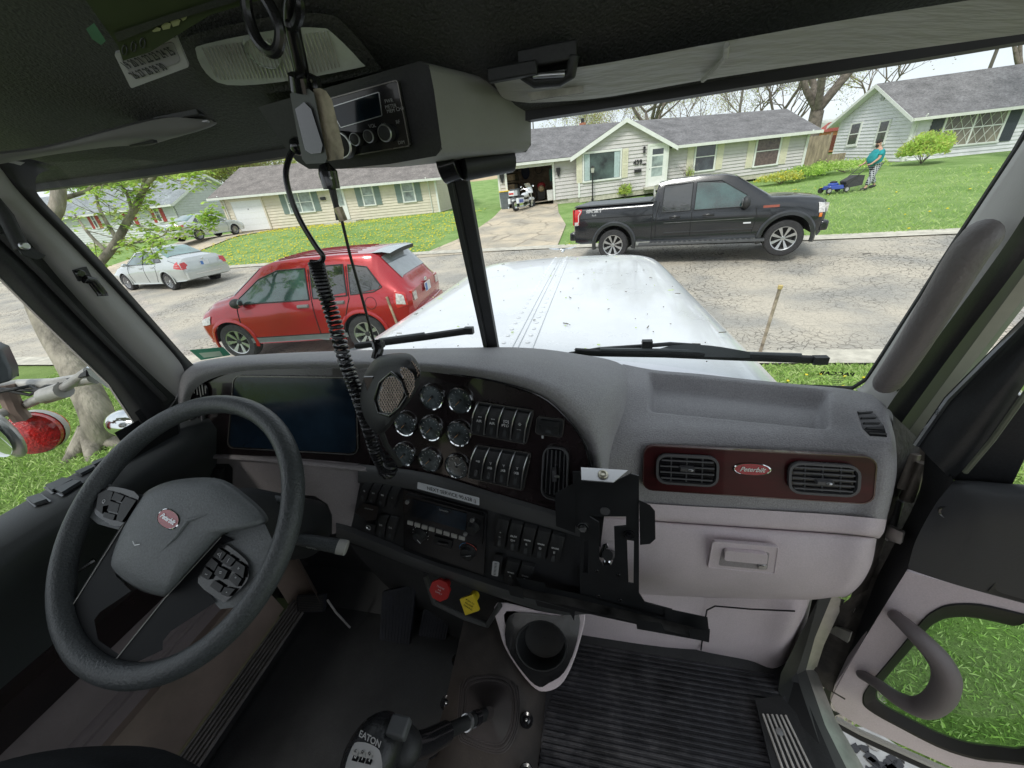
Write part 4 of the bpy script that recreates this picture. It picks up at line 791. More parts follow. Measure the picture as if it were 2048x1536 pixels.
# ---------------- silver sedan at the far kerb
SV = paint('silver_paint', (.52, .55, .54), .35, .22)
def sedan(name, label, loc, rz, col, wb, wsty, teal=CARGT, stub=False):
    st = [(-2.5, .5, .62, .74, .80, .62, .70, .66, .52, 0), (-2.45, .36, .62, .86, .98, .76, .84, .80, .64, .01), (-2.36, .32, .66, .92, 1.10, .84, .90, .86, .70, .02), (-1.75, .30, .68, .96, 1.16, .88, .93, .88, .72, .03), (-1.62, .28, .68, .96, 1.17, .89, .93, .88, .70, .03), (-.85, .26, .66, .95, 1.50, .90, .93, .88, .60, .03), (-.3, .25, .64, .94, 1.545, .90, .93, .88, .60, .04), (.3, .25, .64, .93, 1.50, .90, .93, .88, .61, .04), (.5, .25, .64, .92, 1.44, .90, .93, .88, .62, .04),
          (1.25, .25, .62, .88, 1.04, .90, .92, .86, .74, .04), (1.4, .26, .62, .87, .99, .90, .92, .85, .74, .04), (1.95, .3, .60, .82, .92, .86, .90, .80, .70, .04), (2.35, .28, .55, .72, .80, .74, .82, .72, .60, .03), (2.5, .34, .5, .58, .64, .56, .64, .58, .48, 0)]
    c = Car(st, name, label, 'car', loc, rz, col, [(wb / 2 + .05, .39, .33, 1), (-wb / 2 + .05, .39, .33, 1)]); c.body(); c.flare(col, .04, .008); c.wheels([(wb / 2 + .05, .325), (-wb / 2 + .05, .325)], .80, .325, .22, wsty)
    sidewins(c, [[(-.15, .99), (-.15, 1.41), (.3, 1.39), (.98, 1.04), (1.0, .99)], [(-.95, 1.0), (-.80, 1.38), (-.22, 1.41), (-.22, .99)], [(-1.35, 1.05), (-.88, 1.36), (-1.0, 1.03)]], [teal, teal, CARG], BPL)
    c.top(-1.58, -.9, 5.3, mat('rear_glass_teal', (.13, .24, .23), .06, var=.3, vs=2, coat=1), .01).build('rear_window', c.root); c.top(.55, 1.2, 5.3, CARG, .01).build('windshield', c.root)
    sm_ = MB()
    for p in ([(-.18, 1.4), (-.18, .9), (-.15, .32)], [(.95, .95), (.95, .6), (.85, .32)], [(-.98, .95), (-.9, .62), (-.7, .32)], [(-2.3, .95), (-1.65, 1.08)]): c.line(p, .007, UND, sm_)
    c.mir(sm_).build('door_seam', c.root); c.handles([(0.0, .86), (-.78, .88)], SV, .19); c.mirror(.88, 1.0, col, (.18, .2, .14))
    t = c.sidepoly([(-2.44, .74), (-2.38, .93), (-2.22, 1.02), (-2.08, .80)] if not stub else [(-2.44, .80), (-2.40, .95), (-2.0, 1.0), (-2.1, .86)], REDL, .012); t.prism([V((-2.44, .56, .76)), V((-2.44, .84, .74)), V((-2.40, .82, .97)), V((-2.40, .66, .99))], (-.05, 0, 0), REDL); c.mir(t).build('tail_light', c.root)
    lt = c.line([(-2.38, .84), (-2.14, .84)], .006, CLRL, off=.016); lt = c.line([(-2.36, .90), (-2.18, .90)], .006, CLRL, lt, off=.016); c.mir(lt).build('lens_band', c.root)
    c.plate(-2.50, 0, .86); mb = MB(); mb.box((-2.5, 0, .5), (.14, 1.6, .26), col); mb.box((-2.575, 0, .52), (.01, 1.0, .03), CHR); mb.build('rear_bumper', c.root, bevel=.06, seg=3)
    mb = MB(); mb.ball((-2.455, 0, 1.02), (.012, .05, .035), CHR, 6); mb.build('emblem', c.root)
    return c
wbx = 2.87; rw = V((-16.2, 11.75, 0)); hd = R(180 - 9); d = V((math.cos(hd), math.sin(hd), 0)); nr = V((-d.y, d.x, 0)); nr = nr if nr.y > 0 else -nr
m_ = rw + d * (wbx / 2 - .0) + nr * .80; m_.z = gz(rw.x, rw.y) + .01
CS1 = sedan('sedan', 'silver sedan parked at the far kerb with triangular red tail lights', m_, hd, SV, wbx, 'm')
SV2 = paint('pale_silver_paint', (.56, .59, .58), .3, .22)
CS2 = sedan('sedan', 'silver sedan parked nose in beside the cream garage', V((-26.4, 22.9, gz(-26.4, 22.9) + .02)), R(88), SV2, 2.74, 'b', stub=True)
# ---------------- white touring motorcycle in front of the garage
mo = onground(1046, 421); rt_ = thing('motorcycle', 'white and chrome touring motorcycle parked on the grey house driveway', 'motorcycle', (mo.x, mo.y + .5, mo.z), R(62))
WP = paint('white_paint', (.74, .76, .80), 0, .2); BP2 = paint('violet_blue_paint', (.12, .15, .42), .1, .2)
for x, n_ in ((.82, 'f'), (-.82, 'r')):
    q = MB(); q.tube([(x + .26 * math.cos(a * .3927), 0, .32 + .26 * math.sin(a * .3927)) for a in range(16)], .065, TYRE, n=8, closed=True); q.lathe([(.2, -.03), (.21, 0), (.2, .03), (.05, .05), (.01, .05)], (x, 0, .32), (0, 1, 0), CHR, n=20); q.build('wheel', rt_)
q = MB(); q.ball((.15, 0, .82), (.34, .17, .15), WP); q.build('fuel_tank', rt_)
q = MB(); q.ball((-.35, 0, .78), (.36, .2, .09), BPL); q.ball((-.75, 0, .95), (.1, .2, .2), BPL); q.build('seat', rt_)
q = MB(); q.box((.62, 0, 1.05), (.2, .5, .3), WP, taper=(.6, .8)); q.ball((.78, 0, .98), (.1, .14, .12), CHR); q.build('fairing', rt_, bevel=.04, seg=3)
q = MB(); q.grid([[V((.6 - .1 * k, y, 1.2 + .13 * k)) for y in fr(-.22, .22, 4)] for k in range(3)], glassmat('visor_clear', (.85, .9, .95), .15)); q.build('windscreen', rt_)
for sg in (1, -1):
    q = MB(); q.box((-.75, sg * .32, .58), (.55, .18, .3), WP); q.box((-.75, sg * .415, .56), (.4, .02, .18), BP2); q.build('saddlebag', rt_, bevel=.05, seg=3)
    q = MB(); q.tube([(.25, sg * .2, .3), (-.3, sg * .25, .2), (-1.15, sg * .3, .24)], .05, CHR, n=8); q.build('exhaust', rt_)
    q = MB(); q.tube([(.5, sg * .05, 1.08), (.42, sg * .3, 1.18), (.3, sg * .42, 1.1)], .018, CHR, n=6); q.ball((.42, sg * .46, 1.28), (.04, .08, .05), CHR); q.build('handlebar', rt_)
q = MB(); q.box((-.98, 0, 1.0), (.34, .42, .28), WP); q.box((-1.15, 0, .98), (.02, .36, .1), REDL); q.build('top_case', rt_, bevel=.06, seg=3)
q = MB(); q.box((.05, 0, .42), (.6, .3, .36), CHR); q.tube([(.8, .1, .34), (.6, .1, 1.0)], .03, CHR); q.tube([(.8, -.1, .34), (.6, -.1, 1.0)], .03, CHR); q.box((-.82, 0, .62), (.5, .14, .1), WP); q.ball((.82, 0, .56), (.3, .09, .12), WP); q.build('engine', rt_, bevel=.03)
# ---------------- wheelie bins
def bin_(px, py, lid, label, dy=0):
    g_ = onground(px, py); r_ = thing('wheelie_bin', label, 'bin', (g_.x, g_.y + .3 + dy, g_.z), R(8), 'wheelie bins beside the garage'); GB = mat('bin_grey', (.13, .15, .16), .6, var=.15, vs=6)
    q = MB(); q.box((0, 0, .5), (.5, .58, .96), GB, taper=(1.22, 1.2)); q.box((0, -.34, .93), (.58, .04, .05), GB); q.box((0, -.31, .78), (.2, .02, .05), PLATE); q.box((0, -.30, .58), (.24, .02, .12), BPL); q.box((0, -.295, .44), (.2, .02, .04), PLATE); q.build('bin_body', r_, bevel=.03)
    q = MB(); q.box((0, 0, 1.03), (.66, .76, .07), lid); q.build('lid', r_, bevel=.03)
bin_(1010, 419, mat('yellow_lid', (.72, .50, .05), .6, var=.12, vs=6), 'grey wheelie bin with a yellow lid'); bin_(1030, 415, mat('grey_lid', (.10, .12, .13), .6), 'grey wheelie bin with a dark grey lid next to the yellow lidded one', .15)
# lamp post
g_ = onground(1185, 404); lp = thing('lamp_post', 'black iron lamp post on the lawn before the grey house', 'lamp post', g_); q = MB(); q.tube([(0, 0, 0), (0, 0, 1.55)], .04, BLK); q.tube([(0, 0, 0), (0, 0, .2)], .07, BLK); q.build('post', lp)
q = MB(); q.box((0, 0, 1.72), (.15, .15, .26), mat('lamp_glass', (.5, .5, .45), .2), taper=(1.4, 1.4)); q.box((0, 0, 1.90), (.26, .26, .1), BLK, taper=(.2, .2)); q.box((0, 0, 1.57), (.14, .14, .05), BLK); q.build('lantern', lp)
# ---------------- metal stake at the near kerb
b_ = PZ(1519, 704, -2.42); b_.z = -2.45; t_ = PY(1560, 576, b_.y * .985); stk = thing('metal_stake', 'rusty metal pipe standing up at the near kerb', 'stake', b_); q = MB(); q.tube([(0, 0, -.1), t_ - b_], .021, mat('rusty_pipe', (.48, .40, .32), .7, .4, var=.4, vs=9), n=12); o_ = q.build('pipe', stk)
q = MB(); e_ = (t_ - b_).normalized(); q.tube([t_ - b_ - e_ * .01, t_ - b_ + e_ * .035], .028, mat('pipe_cap', (.62, .48, .2), .6), n=12); q.build('cap', stk)
# ============================================================ TREES, PLANTS, PEOPLE
BARK = mat('bark_grey', (.30, .27, .22), .95, var=.4, vs=6, bump=1, bs=18, stretch=(1, 1, .3)); BARK2 = mat('bark_brown', (.20, .17, .14), .95, var=.35, vs=5, bump=1, bs=14)
def leafcol(n, c):
    m = mat(n, c, .7, var=.1, vs=3, spec=.2); t = m.node_tree; b = t.nodes['Principled BSDF']; o = t.nodes['Material Output']; tr = t.nodes.new('ShaderNodeBsdfTranslucent'); tr.inputs['Color'].default_value = (*[min(1, x * 1.1) for x in c], 1)
    mx_ = t.nodes.new('ShaderNodeMixShader'); mx_.inputs['Fac'].default_value = .45; t.links.new(b.outputs[0], mx_.inputs[1]); t.links.new(tr.outputs[0], mx_.inputs[2]); t.links.new(mx_.outputs[0], o.inputs['Surface']); return m
LG = [leafcol('leaf_bright', (.55, .74, .18)), leafcol('leaf_mid', (.34, .52, .12)), leafcol('leaf_pale', (.66, .78, .32)), leafcol('leaf_yellow', (.60, .64, .18))]
BUD = [leafcol('bud_olive', (.30, .30, .12)), leafcol('bud_brown', (.28, .20, .13)), leafcol('bud_green', (.30, .38, .12))]
def grow(mb, p, d, ln, r, dep, tips, spread=.55, up=.15, seg=4, m=BARK2, ends=None):
    path = [p]; q = p.copy(); dd = d.normalized()
    for k in range(seg):
        dd = (dd + V((random.gauss(0, .09), random.gauss(0, .09), random.gauss(0, .06) + up * .12))).normalized(); q = q + dd * ln / seg; path.append(q.copy())
        if dep <= 1: tips.append((q.copy(), dd.copy()))
    mb.tube(path, [r * (1 - .45 * k / seg) for k in range(seg + 1)], m, n=max(3, min(9, int(3 + dep * 1.6))), cap=False)
    if dep <= 0: return
    for k in range(random.choice((2, 3, 3))):
        ax = V((random.gauss(0, 1), random.gauss(0, 1), random.gauss(0, .6))).normalized(); nd = (dd + ax * spread + V((0, 0, up))).normalized(); st_ = path[-1] if k < 2 else path[random.randint(seg // 2, seg)]
        grow(mb, st_, nd, ln * random.uniform(.62, .82), r * random.uniform(.45, .6), dep - 1, tips, spread, up, seg, m)
def leaves(mb, tips, n, sp, sz, cols):
    for i in range(n):
        p, d = random.choice(tips); c = p + V((random.gauss(0, sp), random.gauss(0, sp), random.gauss(0, sp))); s = sz * random.uniform(.5, 1.3); u = V((random.gauss(0, 1), random.gauss(0, 1), random.gauss(0, 1))).normalized(); v = u.cross(V((random.gauss(0, 1), random.gauss(0, 1), random.gauss(0, 1)))).normalized()
        mb.add([c - u * s, c + v * s * .5, c + u * s, c - v * s * .5], [(0, 1, 2, 3)], random.choice(cols))
def tree(name, label, loc, h, r, dep, nl, lsz, cols, forks=3, lean=(0, 0), sp=.25, spread=.6, up=.25, stem=.35, cat_='tree', group=None, crownsp=None):
    rt_ = thing(name, label, cat_, loc, 0, group); mb = MB(); tips = []; top = V((lean[0], lean[1], h * stem)); mb.tube([(0, 0, -.4), (0, 0, .1), top * .5, top], [r * 1.35, r * 1.1, r, r * .9], BARK2, n=10)
    for k in range(forks): a = 6.28 * k / forks + random.random(); grow(mb, top, V((math.cos(a) * spread, math.sin(a) * spread, 1)), h * .32, r * .6, dep, tips, spread, up)
    mb.build('trunk', rt_, ang=60); q = MB(); leaves(q, tips, nl, sp, lsz, cols); q.build('crown', rt_, smooth=False); return rt_
P_ = lambda px, py, Y: V((PY(px, py, Y).x, Y, gz(PY(px, py, Y).x, Y)))
# big forked maple behind the right end of the grey house
tree('maple_tree', 'large bare budding tree with forked trunk behind the right end of the grey house', P_(1632, 235, 38), 11, .46, 5, 16000, .07, BUD, 5, spread=.8, up=.22, stem=.30, sp=.35)
tree('maple_tree', 'bare budding tree rising behind the middle of the grey house roof', P_(1305, 200, 44), 9.5, .34, 5, 9000, .08, BUD, 5, spread=.95, up=.12, stem=.36, sp=.35)
tree('maple_tree', 'small yellow green budding tree behind the grey house left of the forked tree', P_(1560, 200, 46), 8, .2, 5, 9000, .09, [BUD[2], LG[3], BUD[0]], 4, sp=.5)
tree('oak_tree', 'broken topped gnarled tree in front of the pale house at the right edge', P_(2075, 300, 24.5), 9, .36, 3, 2500, .08, [LG[1], BUD[2]], 3, lean=(-.5, 0), stem=.55)
tree('pine_tree', 'dark green tree behind the roof of the pale house', P_(2055, 130, 44), 10, .3, 4, 12000, .14, [leafcol('pine', (.07, .12, .05)), LG[1]], 4, sp=.5)
for i, (px, Y, h_, c_, lab) in enumerate([(480, 52, 7.2, BUD, 'bushy brown budding tree in the gap between the white and cream houses'), (440, 60, 8.5, [BUD[2], LG[3]], 'yellow green budding tree rising behind the white gable'), (535, 58, 8.5, [BUD[2], BUD[0], LG[3]], 'green budding tree touching the header left of the radio console'), (395, 48, 7.2, [LG[3], BUD[2]], 'pale green tree behind the slate roof of the white house'), (300, 52, 8, [LG[0], BUD[2]], 'light green tree behind the leafy branch above the slate roof'), (215, 46, 7.5, [LG[0], LG[3], BUD[2]], 'green tree behind the left end of the slate roof'), (150, 42, 7.5, [LG[0], LG[1], BUD[2]], 'green tree farthest left behind the white house')]):
    tree('budding_tree', lab, P_(px, 330, Y), h_, .22, 4, 9000, .13, c_, 5, sp=.55, spread=.8, up=.1, stem=.22, group='budding trees behind the houses on the left')
for px, Y, h_, lab in ((1150, 62, 7.6, 'bare budding tree just left of the grey house chimney'), (1240, 70, 8.2, 'bare budding tree between the chimney and the front gable'), (1385, 66, 8.0, 'bare budding tree above the right half of the grey roof'), (1500, 60, 8.6, 'bare budding tree beside the utility pole behind the grey house'), (1590, 56, 8.2, 'bare budding tree left of the forked trunk'), (1740, 60, 10.5, 'bare budding tree in the gap above the pale house gable')):
    tree('budding_tree', lab, P_(px, 230, Y), h_, .2, 5, 5200, .085, [BUD[0], BUD[1], BUD[2], LG[3]], 5, sp=.5, spread=.85, up=.12, stem=.22, group='bare budding trees behind the grey and pale houses')
for x, y, lab in ((-7, -13, 'bare maple behind the truck on the left'), (3.5, -15, 'bare maple straight behind the truck'), (12, -12, 'bare maple behind the truck on the right')):
    tree('maple_tree', lab, V((x, y, -2.45)), 13, .32, 5, 3000, .1, BUD, 5, sp=.5, spread=.7, up=.25, stem=.22)
# near tree: trunk left of the cab, leafy branch across the windshield
nt_ = thing('street_tree', 'grey barked tree on the near grass left of the truck with a leafy branch', 'tree', (0, 0, 0)); mb = MB()
b0 = PZ(205, 890, -2.45); pts = [b0 + V((0, 0, -.15)), b0 + V((0, 0, .02)), PY(195, 830, b0.y + .05), PY(150, 740, b0.y + .25), PY(95, 650, b0.y + .45), PY(60, 560, b0.y + .6), PY(70, 480, b0.y + .8), PY(112, 420, b0.y + 1.0), PY(118, 350, b0.y + 1.15), PY(125, 250, b0.y + 1.3)]
sp_ = spline(pts, 5); rr_ = [lerpt(i / len(sp_), [(0, .25), (.12, .175), (.35, .14), (.6, .085), (1, .05)]) for i in range(len(sp_))]
mb.tube(sp_, rr_, BARK, n=18)
for a in range(7): an = a * .9; mb.tube([b0 + V((0, 0, .25)), b0 + V((math.cos(an) * .26, math.sin(an) * .26, .04)), b0 + V((math.cos(an) * .5, math.sin(an) * .5, -.1))], [.12, .08, .02], BARK, n=7)
tips = []
def limb(pix, r0, r1, dep=3, side=.8):
    P = [PY(a, b, y) for a, b, y in pix]; S_ = spline(P, 5); mb.tube(S_, [r0 + (r1 - r0) * i / len(S_) for i in range(len(S_))], BARK, n=8)
    for i in range(4, len(S_) - 1):
        if random.random() < .75:
            dd = (S_[i + 1] - S_[i]).normalized(); ax = V((random.gauss(0, 1), random.gauss(0, .7), random.gauss(.1, .8))).normalized(); grow(mb, S_[i], dd * .5 + ax, random.uniform(.25, .5) * side, .008, 1, tips, .6, .05, 3, BARK)
    for q in S_[-6:]: tips.append((q, V((0, 0, 1))))
Yb = 4.6
limb([(80, 620, 3.6), (205, 520, 4.2), (262, 430, Yb), (285, 385, Yb), (300, 330, Yb + .1), (340, 270, Yb + .2)], .06, .02)
limb([(275, 400, Yb), (310, 350, Yb - .1), (345, 335, Yb - .1), (400, 320, Yb)], .035, .01, side=.7)
limb([(255, 440, Yb), (285, 455, Yb - .1), (340, 462, Yb - .2), (400, 445, Yb - .2), (425, 415, Yb - .2)], .012, .003, side=.12)
limb([(115, 400, 4.0), (180, 380, 4.3), (240, 350, 4.5)], .03, .01)
limb([(118, 380, 4.0), (90, 350, 4.0), (60, 300, 4.0)], .06, .03)
limb([(215, 505, 4.3), (180, 470, 4.4), (150, 430, 4.6)], .03, .01); limb([(235, 480, 4.4), (200, 420, 4.6), (190, 370, 4.8)], .03, .008)
limb([(265, 425, Yb), (250, 380, Yb), (215, 345, Yb)], .025, .008, side=.8); limb([(225, 500, 4.3), (250, 490, 4.2), (300, 480, 4.1), (330, 470, 4.1)], .015, .005, side=.4)
mb.build('trunk', nt_, ang=60)
q = MB()
vis = [(t, d) for t, d in tips]
for i in range(1050):
    p, d = random.choice(vis); base = p + V((random.gauss(0, .06), random.gauss(0, .06), random.gauss(0, .05)))
    for k in range(random.randint(3, 6)):  # palmate cluster of drooping leaflets
        a = random.random() * 6.28; s = random.uniform(.05, .10); u = V((math.cos(a), math.sin(a), random.uniform(-.7, .1))).normalized(); v = u.cross(V((0, 0, 1))).normalized(); c = base; m = LG[0] if random.random() < .5 else random.choice(LG)
        q.add([c, c + u * s * .55 + v * s * .28, c + u * s, c + u * s * .55 - v * s * .28], [(0, 1, 2), (0, 2, 3)], m)
q.build('crown', nt_, smooth=False)
# shrubs
def shrub(label, loc, r, n, cols, sz, name='shrub', cat_='bush', twig=True, tall=1.0):
    rt_ = thing(name, label, cat_, loc); mb = MB(); tips = []
    for k in range(14): a = random.random() * 6.28; grow(mb, V((0, 0, 0)), V((math.cos(a) * r[0], math.sin(a) * r[1], r[2] * 1.4)), r[2] * .75, .012, 2, tips, .7, .1, 3, BARK2)
    mb.build('stem', rt_, ang=60); q = MB()
    for i in range(n):
        a = random.random() * 6.28; b = math.acos(random.uniform(-.2, 1)); k = random.uniform(.55, 1.05) * (1 + .15 * math.sin(a * 3 + b * 4)); tips2 = V((math.cos(a) * math.sin(b) * r[0] * k, math.sin(a) * math.sin(b) * r[1] * k, r[2] * (.55 + .75 * math.cos(b) * k))); leaves(q, [(tips2, None)], 1, .03, sz, cols)
    q.build('foliage', rt_, smooth=False); return rt_
shrub('bright green rounded shrub at the corner of the pale house', onground(1842, 328), (1.0, .8, 1.05), 5200, [LG[0], LG[3], LG[0]], .07)
shrub('yellow green flowering shrub behind the black pickup hood', onground(1560, 368), (1.1, .5, .42), 3000, [LG[3], LG[2], mat('forsythia', (.65, .58, .06), .8)], .05)
shrub('round green plant in the flower bed right of the grey house', onground(1638, 350), (.5, .5, .5), 1800, [LG[1], LG[0]], .05)
shrub('low spreading green plants under the pale house gable', onground(1690, 345), (1.9, .9, .45), 4200, [LG[1], LG[0], LG[2]], .05)
shrub('leafy green plants at the grey house right corner', onground(1600, 360), (1.1, .7, .5), 3000, [LG[1], LG[0]], .05)
shrub('small pink red maple bush beside the cream garage door', onground(530, 452), (.45, .45, .75), 900, [mat('red_leaf', (.45, .10, .12), .7), mat('pink_leaf', (.5, .2, .2), .7)], .06)
shrub('bare brown twiggy bush under the cream house double window', onground(582, 446), (.5, .4, .55), 120, [BUD[1]], .05)
shrub('low green plants under the cream house windows', onground(610, 443), (1.3, .4, .25), 1200, [LG[1], LG[0]], .05)
shrub('green weeds below the picture window of the grey house', onground(1250, 396), (.4, .3, .6), 700, [LG[0], LG[3]], .06); shrub('thin green plant left of the grey house bedroom window', onground(1376, 382), (.25, .2, .95), 350, [LG[0], LG[3]], .05)
shrub('low bushes in front of the white house', onground(350, 478), (2.5, .5, .4), 2600, [LG[1], BUD[1], LG[0]], .06)
# fence, shed and poles behind
f0 = P_(1612, 300, 32.0); fz = thing('wooden_fence', 'weathered wooden privacy fence panel between the grey and pale houses', 'fence', f0); q = MB(); WD = mat('fence_wood', (.34, .28, .2), .9, var=.3, vs=6, stretch=(1, 1, .2))
for k in range(9): q.box((k * .15, 0, .95), (.14, .03, 1.9 + .04 * (k % 2)), WD)
q.build('board', fz); q = MB(); q.tube([(-.05, .08, 0), (-.05, .08, 2.0)], .06, WD); q.tube([(1.3, .08, 0), (1.3, .08, 2.0)], .06, WD); q.build('fence_post', fz)
f1 = P_(1655, 315, 34.0); fz = thing('wooden_fence', 'low brown board fence in front of the orange playhouse', 'fence', f1); q = MB()
for k in range(12): q.box((-.9 + k * .17, 0, .35), (.15, .03, .8), WD)
q.build('board', fz)
s0 = P_(1655, 290, 44); sh = thing('playhouse', 'orange and red plastic playhouse behind the low fence', 'playhouse', s0); q = MB(); q.box((0, 0, .8), (1.6, 1.2, 1.6), mat('orange_plastic', (.7, .3, .12), .6)); q.box((0, -.61, .7), (.5, .02, 1.1), mat('door_dark', (.2, .05, .03), .6)); q.build('body', sh); q = MB(); q.prism([V((-1, -.8, 1.55)), V((1, -.8, 1.55)), V((0, -.8, 2.3))], (0, 1.6, 0), mat('red_roof', (.5, .12, .1), .6)); q.build('roof', sh)
s0 = P_(1655, 270, 50); sh = thing('white_tank', 'white tank or trailer with a hoop behind the orange playhouse', 'tank', s0); q = MB(); q.box((0, 0, 1.2), (4, 1.5, 2.2), WHT); q.build('body', sh, bevel=.3, seg=3)
PW = mat('pole_wood', (.18, .16, .14), .9, var=.3, vs=3, stretch=(1, 1, .15))
def pole(px, Y, h_, lab, cross=False, r=.14, wires=0):
    p0 = P_(px, 230, Y); rt_ = thing('utility_pole', lab, 'utility pole', p0); q = MB(); q.tube([(0, 0, -.5), (0, 0, h_)], [r, r * .7], PW, n=8); q.build('pole', rt_)
    if cross: q = MB(); q.box((0, 0, h_ - .8), (2.4, .12, .12), PW); q.build('crossarm', rt_)
    return p0
pa = pole(1478, 52, 11, 'utility pole behind the grey house between the two bare trees', True); pb = pole(1943, 46, 11, 'utility pole rising behind the pale house roof', True); pc = pole(1065, 60, 8.5, 'thin pole left of the grey house chimney', False, .1); pd = pole(498, 70, 11, 'thin pole behind the cream house roof', False, .12); pole(1622, 47, 6.5, 'dark post beside the forked tree', False, .16)
for k, (h0, lab) in enumerate(((8.4, 'lowest'), (9.3, 'middle'), (10.1, 'topmost'))):
    q = MB(); xs = [V((-14, 62, 0))] + [pc, pa, pb] + [V((80, 40, gz(80, 40)))]
    for a, b in zip(xs, xs[1:]): q.tube([a.lerp(b, t) + V((0, .3 * k, h0 - 3.2 * t * (1 - t))) if 1 else 0 for t in fr(0, 1, 12)], .025, BLK, n=4)
    tag(q.build('power_line'), lab + ' overhead wire strung behind the grey and pale houses', 'wire', 'overhead wires')
# ---------------- man mowing
def person(loc, rz):
    g = bpy.data.meshes.new('body'); bm = bmesh.new(); lay = None
    J = {'pel': (0, 0, .93, .15), 'bel': (.06, 0, 1.08, .19), 'che': (.02, 0, 1.32, .175), 'nk': (-.02, 0, 1.50, .065), 'hd': (.02, 0, 1.62, .085), 'ht': (.03, 0, 1.72, .085),
         'lh': (0, .10, .86, .11), 'lk': (.14, .12, .50, .075), 'la': (.30, .13, .11, .045), 'lf': (.44, .14, .05, .04), 'rh': (0, -.10, .86, .11), 'rk': (-.02, -.12, .47, .075), 'ra': (-.18, -.12, .10, .045), 'rf': (-.06, -.13, .04, .04),
         'ls': (0, .19, 1.41, .075), 'le': (.08, .27, 1.14, .05), 'lw': (.32, .24, .98, .032), 'rs': (0, -.19, 1.41, .075), 're': (.08, -.27, 1.14, .05), 'rw': (.32, -.24, .98, .032)}
    E = [('pel', 'bel'), ('bel', 'che'), ('che', 'nk'), ('nk', 'hd'), ('hd', 'ht'), ('pel', 'lh'), ('lh', 'lk'), ('lk', 'la'), ('la', 'lf'), ('pel', 'rh'), ('rh', 'rk'), ('rk', 'ra'), ('ra', 'rf'), ('che', 'ls'), ('ls', 'le'), ('le', 'lw'), ('che', 'rs'), ('rs', 're'), ('re', 'rw')]
    def skin(keys, edges, name, m, infl=0, jj=None, parent=None, sub=2, root=0):
        jj = jj or J; me = bpy.data.meshes.new(name); me.from_pydata([jj[k][:3] for k in keys], [(keys.index(a), keys.index(b)) for a, b in edges], []); o = bpy.data.objects.new(name, me); COL.objects.link(o)
        md = o.modifiers.new('k', 'SKIN'); md.use_smooth_shade = True
        for i, k in enumerate(keys): r_ = jj[k][3] + infl; me.skin_vertices[0].data[i].radius = (r_, r_); me.skin_vertices[0].data[i].use_root = (i == root)
        s_ = o.modifiers.new('s', 'SUBSURF'); s_.levels = s_.render_levels = sub
        dg = bpy.context.evaluated_depsgraph_get(); nm = bpy.data.meshes.new_from_object(o.evaluated_get(dg)); o.modifiers.clear(); o.data = nm; nm.materials.clear(); nm.materials.append(m); nm.polygons.foreach_set('use_smooth', [True] * len(nm.polygons)); o.parent = parent; return o
    SK = mat('skin', (.55, .33, .24), .6, var=.08, vs=12); keys = list(J); rt_ = thing('person', 'man in teal T-shirt and plaid pyjama trousers pushing a lawn mower', 'person', loc, rz)
    JJ = dict(J)
    for s_, y in (('l', 1), ('r', -1)):
        w_ = V(J[s_ + 'w'][:3]); JJ[s_ + 'p'] = (w_.x + .07, w_.y, w_.z - .01, .028)
        for k in range(4): JJ[f'{s_}f{k}a'] = (w_.x + .12, w_.y - .03 + .02 * k, w_.z + .005, .011); JJ[f'{s_}f{k}b'] = (w_.x + .145, w_.y - .03 + .02 * k, w_.z - .03 + .004 * k, .010)
        JJ[s_ + 't'] = (w_.x + .08, w_.y - .045 * y, w_.z - .03, .012)
    E2 = list(E)
    for s_ in 'lr':
        E2 += [(s_ + 'w', s_ + 'p'), (s_ + 'p', s_ + 't')]
        for k in range(4): E2 += [(s_ + 'p', f'{s_}f{k}a'), (f'{s_}f{k}a', f'{s_}f{k}b')]
    b = skin(list(JJ), E2, 'body', SK, 0, JJ, rt_)
    SH = mat('teal_shirt', (.015, .30, .33), .8, var=.15, vs=6, bump=.3, bs=8); JS = {'a': (0, 0, .84, .20), 'b': (.08, 0, 1.06, .27), 'c': (.02, 0, 1.30, .235), 'd': (-.01, 0, 1.45, .12), 'ls': (0, .2, 1.41, .095), 'le': (.05, .27, 1.20, .085), 'rs': (0, -.2, 1.41, .095), 're': (.05, -.27, 1.20, .085)}
    skin(list(JS), [('a', 'b'), ('b', 'c'), ('c', 'd'), ('c', 'ls'), ('ls', 'le'), ('c', 'rs'), ('rs', 're')], 'shirt', SH, 0, JS, rt_)
    PL = bpy.data.materials.new('plaid'); PL.use_nodes = True; t = PL.node_tree; B = t.nodes['Principled BSDF']; B.inputs['Roughness'].default_value = .9; tc = t.nodes.new('ShaderNodeTexCoord'); cks = []
    for s_ in ((1, 0, 0), (0, 0, 1)):
        wv = t.nodes.new('ShaderNodeTexWave'); wv.bands_direction = 'X' if s_[0] else 'Z'; wv.inputs['Scale'].default_value = 4.2; wv.inputs['Distortion'].default_value = .3; t.links.new(tc.outputs['Object'], wv.inputs['Vector']); rp = t.nodes.new('ShaderNodeValToRGB'); rp.color_ramp.elements[0].position = .62; rp.color_ramp.elements[1].position = .72; t.links.new(wv.outputs['Fac'], rp.inputs['Fac']); cks.append(rp)
    mxp = t.nodes.new('ShaderNodeMixRGB'); mxp.blend_type = 'LIGHTEN'; mxp.inputs['Fac'].default_value = 1; t.links.new(cks[0].outputs['Color'], mxp.inputs['Color1']); t.links.new(cks[1].outputs['Color'], mxp.inputs['Color2']); m3 = t.nodes.new('ShaderNodeMixRGB'); m3.inputs['Color1'].default_value = (.02, .022, .035, 1); m3.inputs['Color2'].default_value = (.5, .52, .55, 1); t.links.new(mxp.outputs['Color'], m3.inputs['Fac']); t.links.new(m3.outputs['Color'], B.inputs['Base Color'])
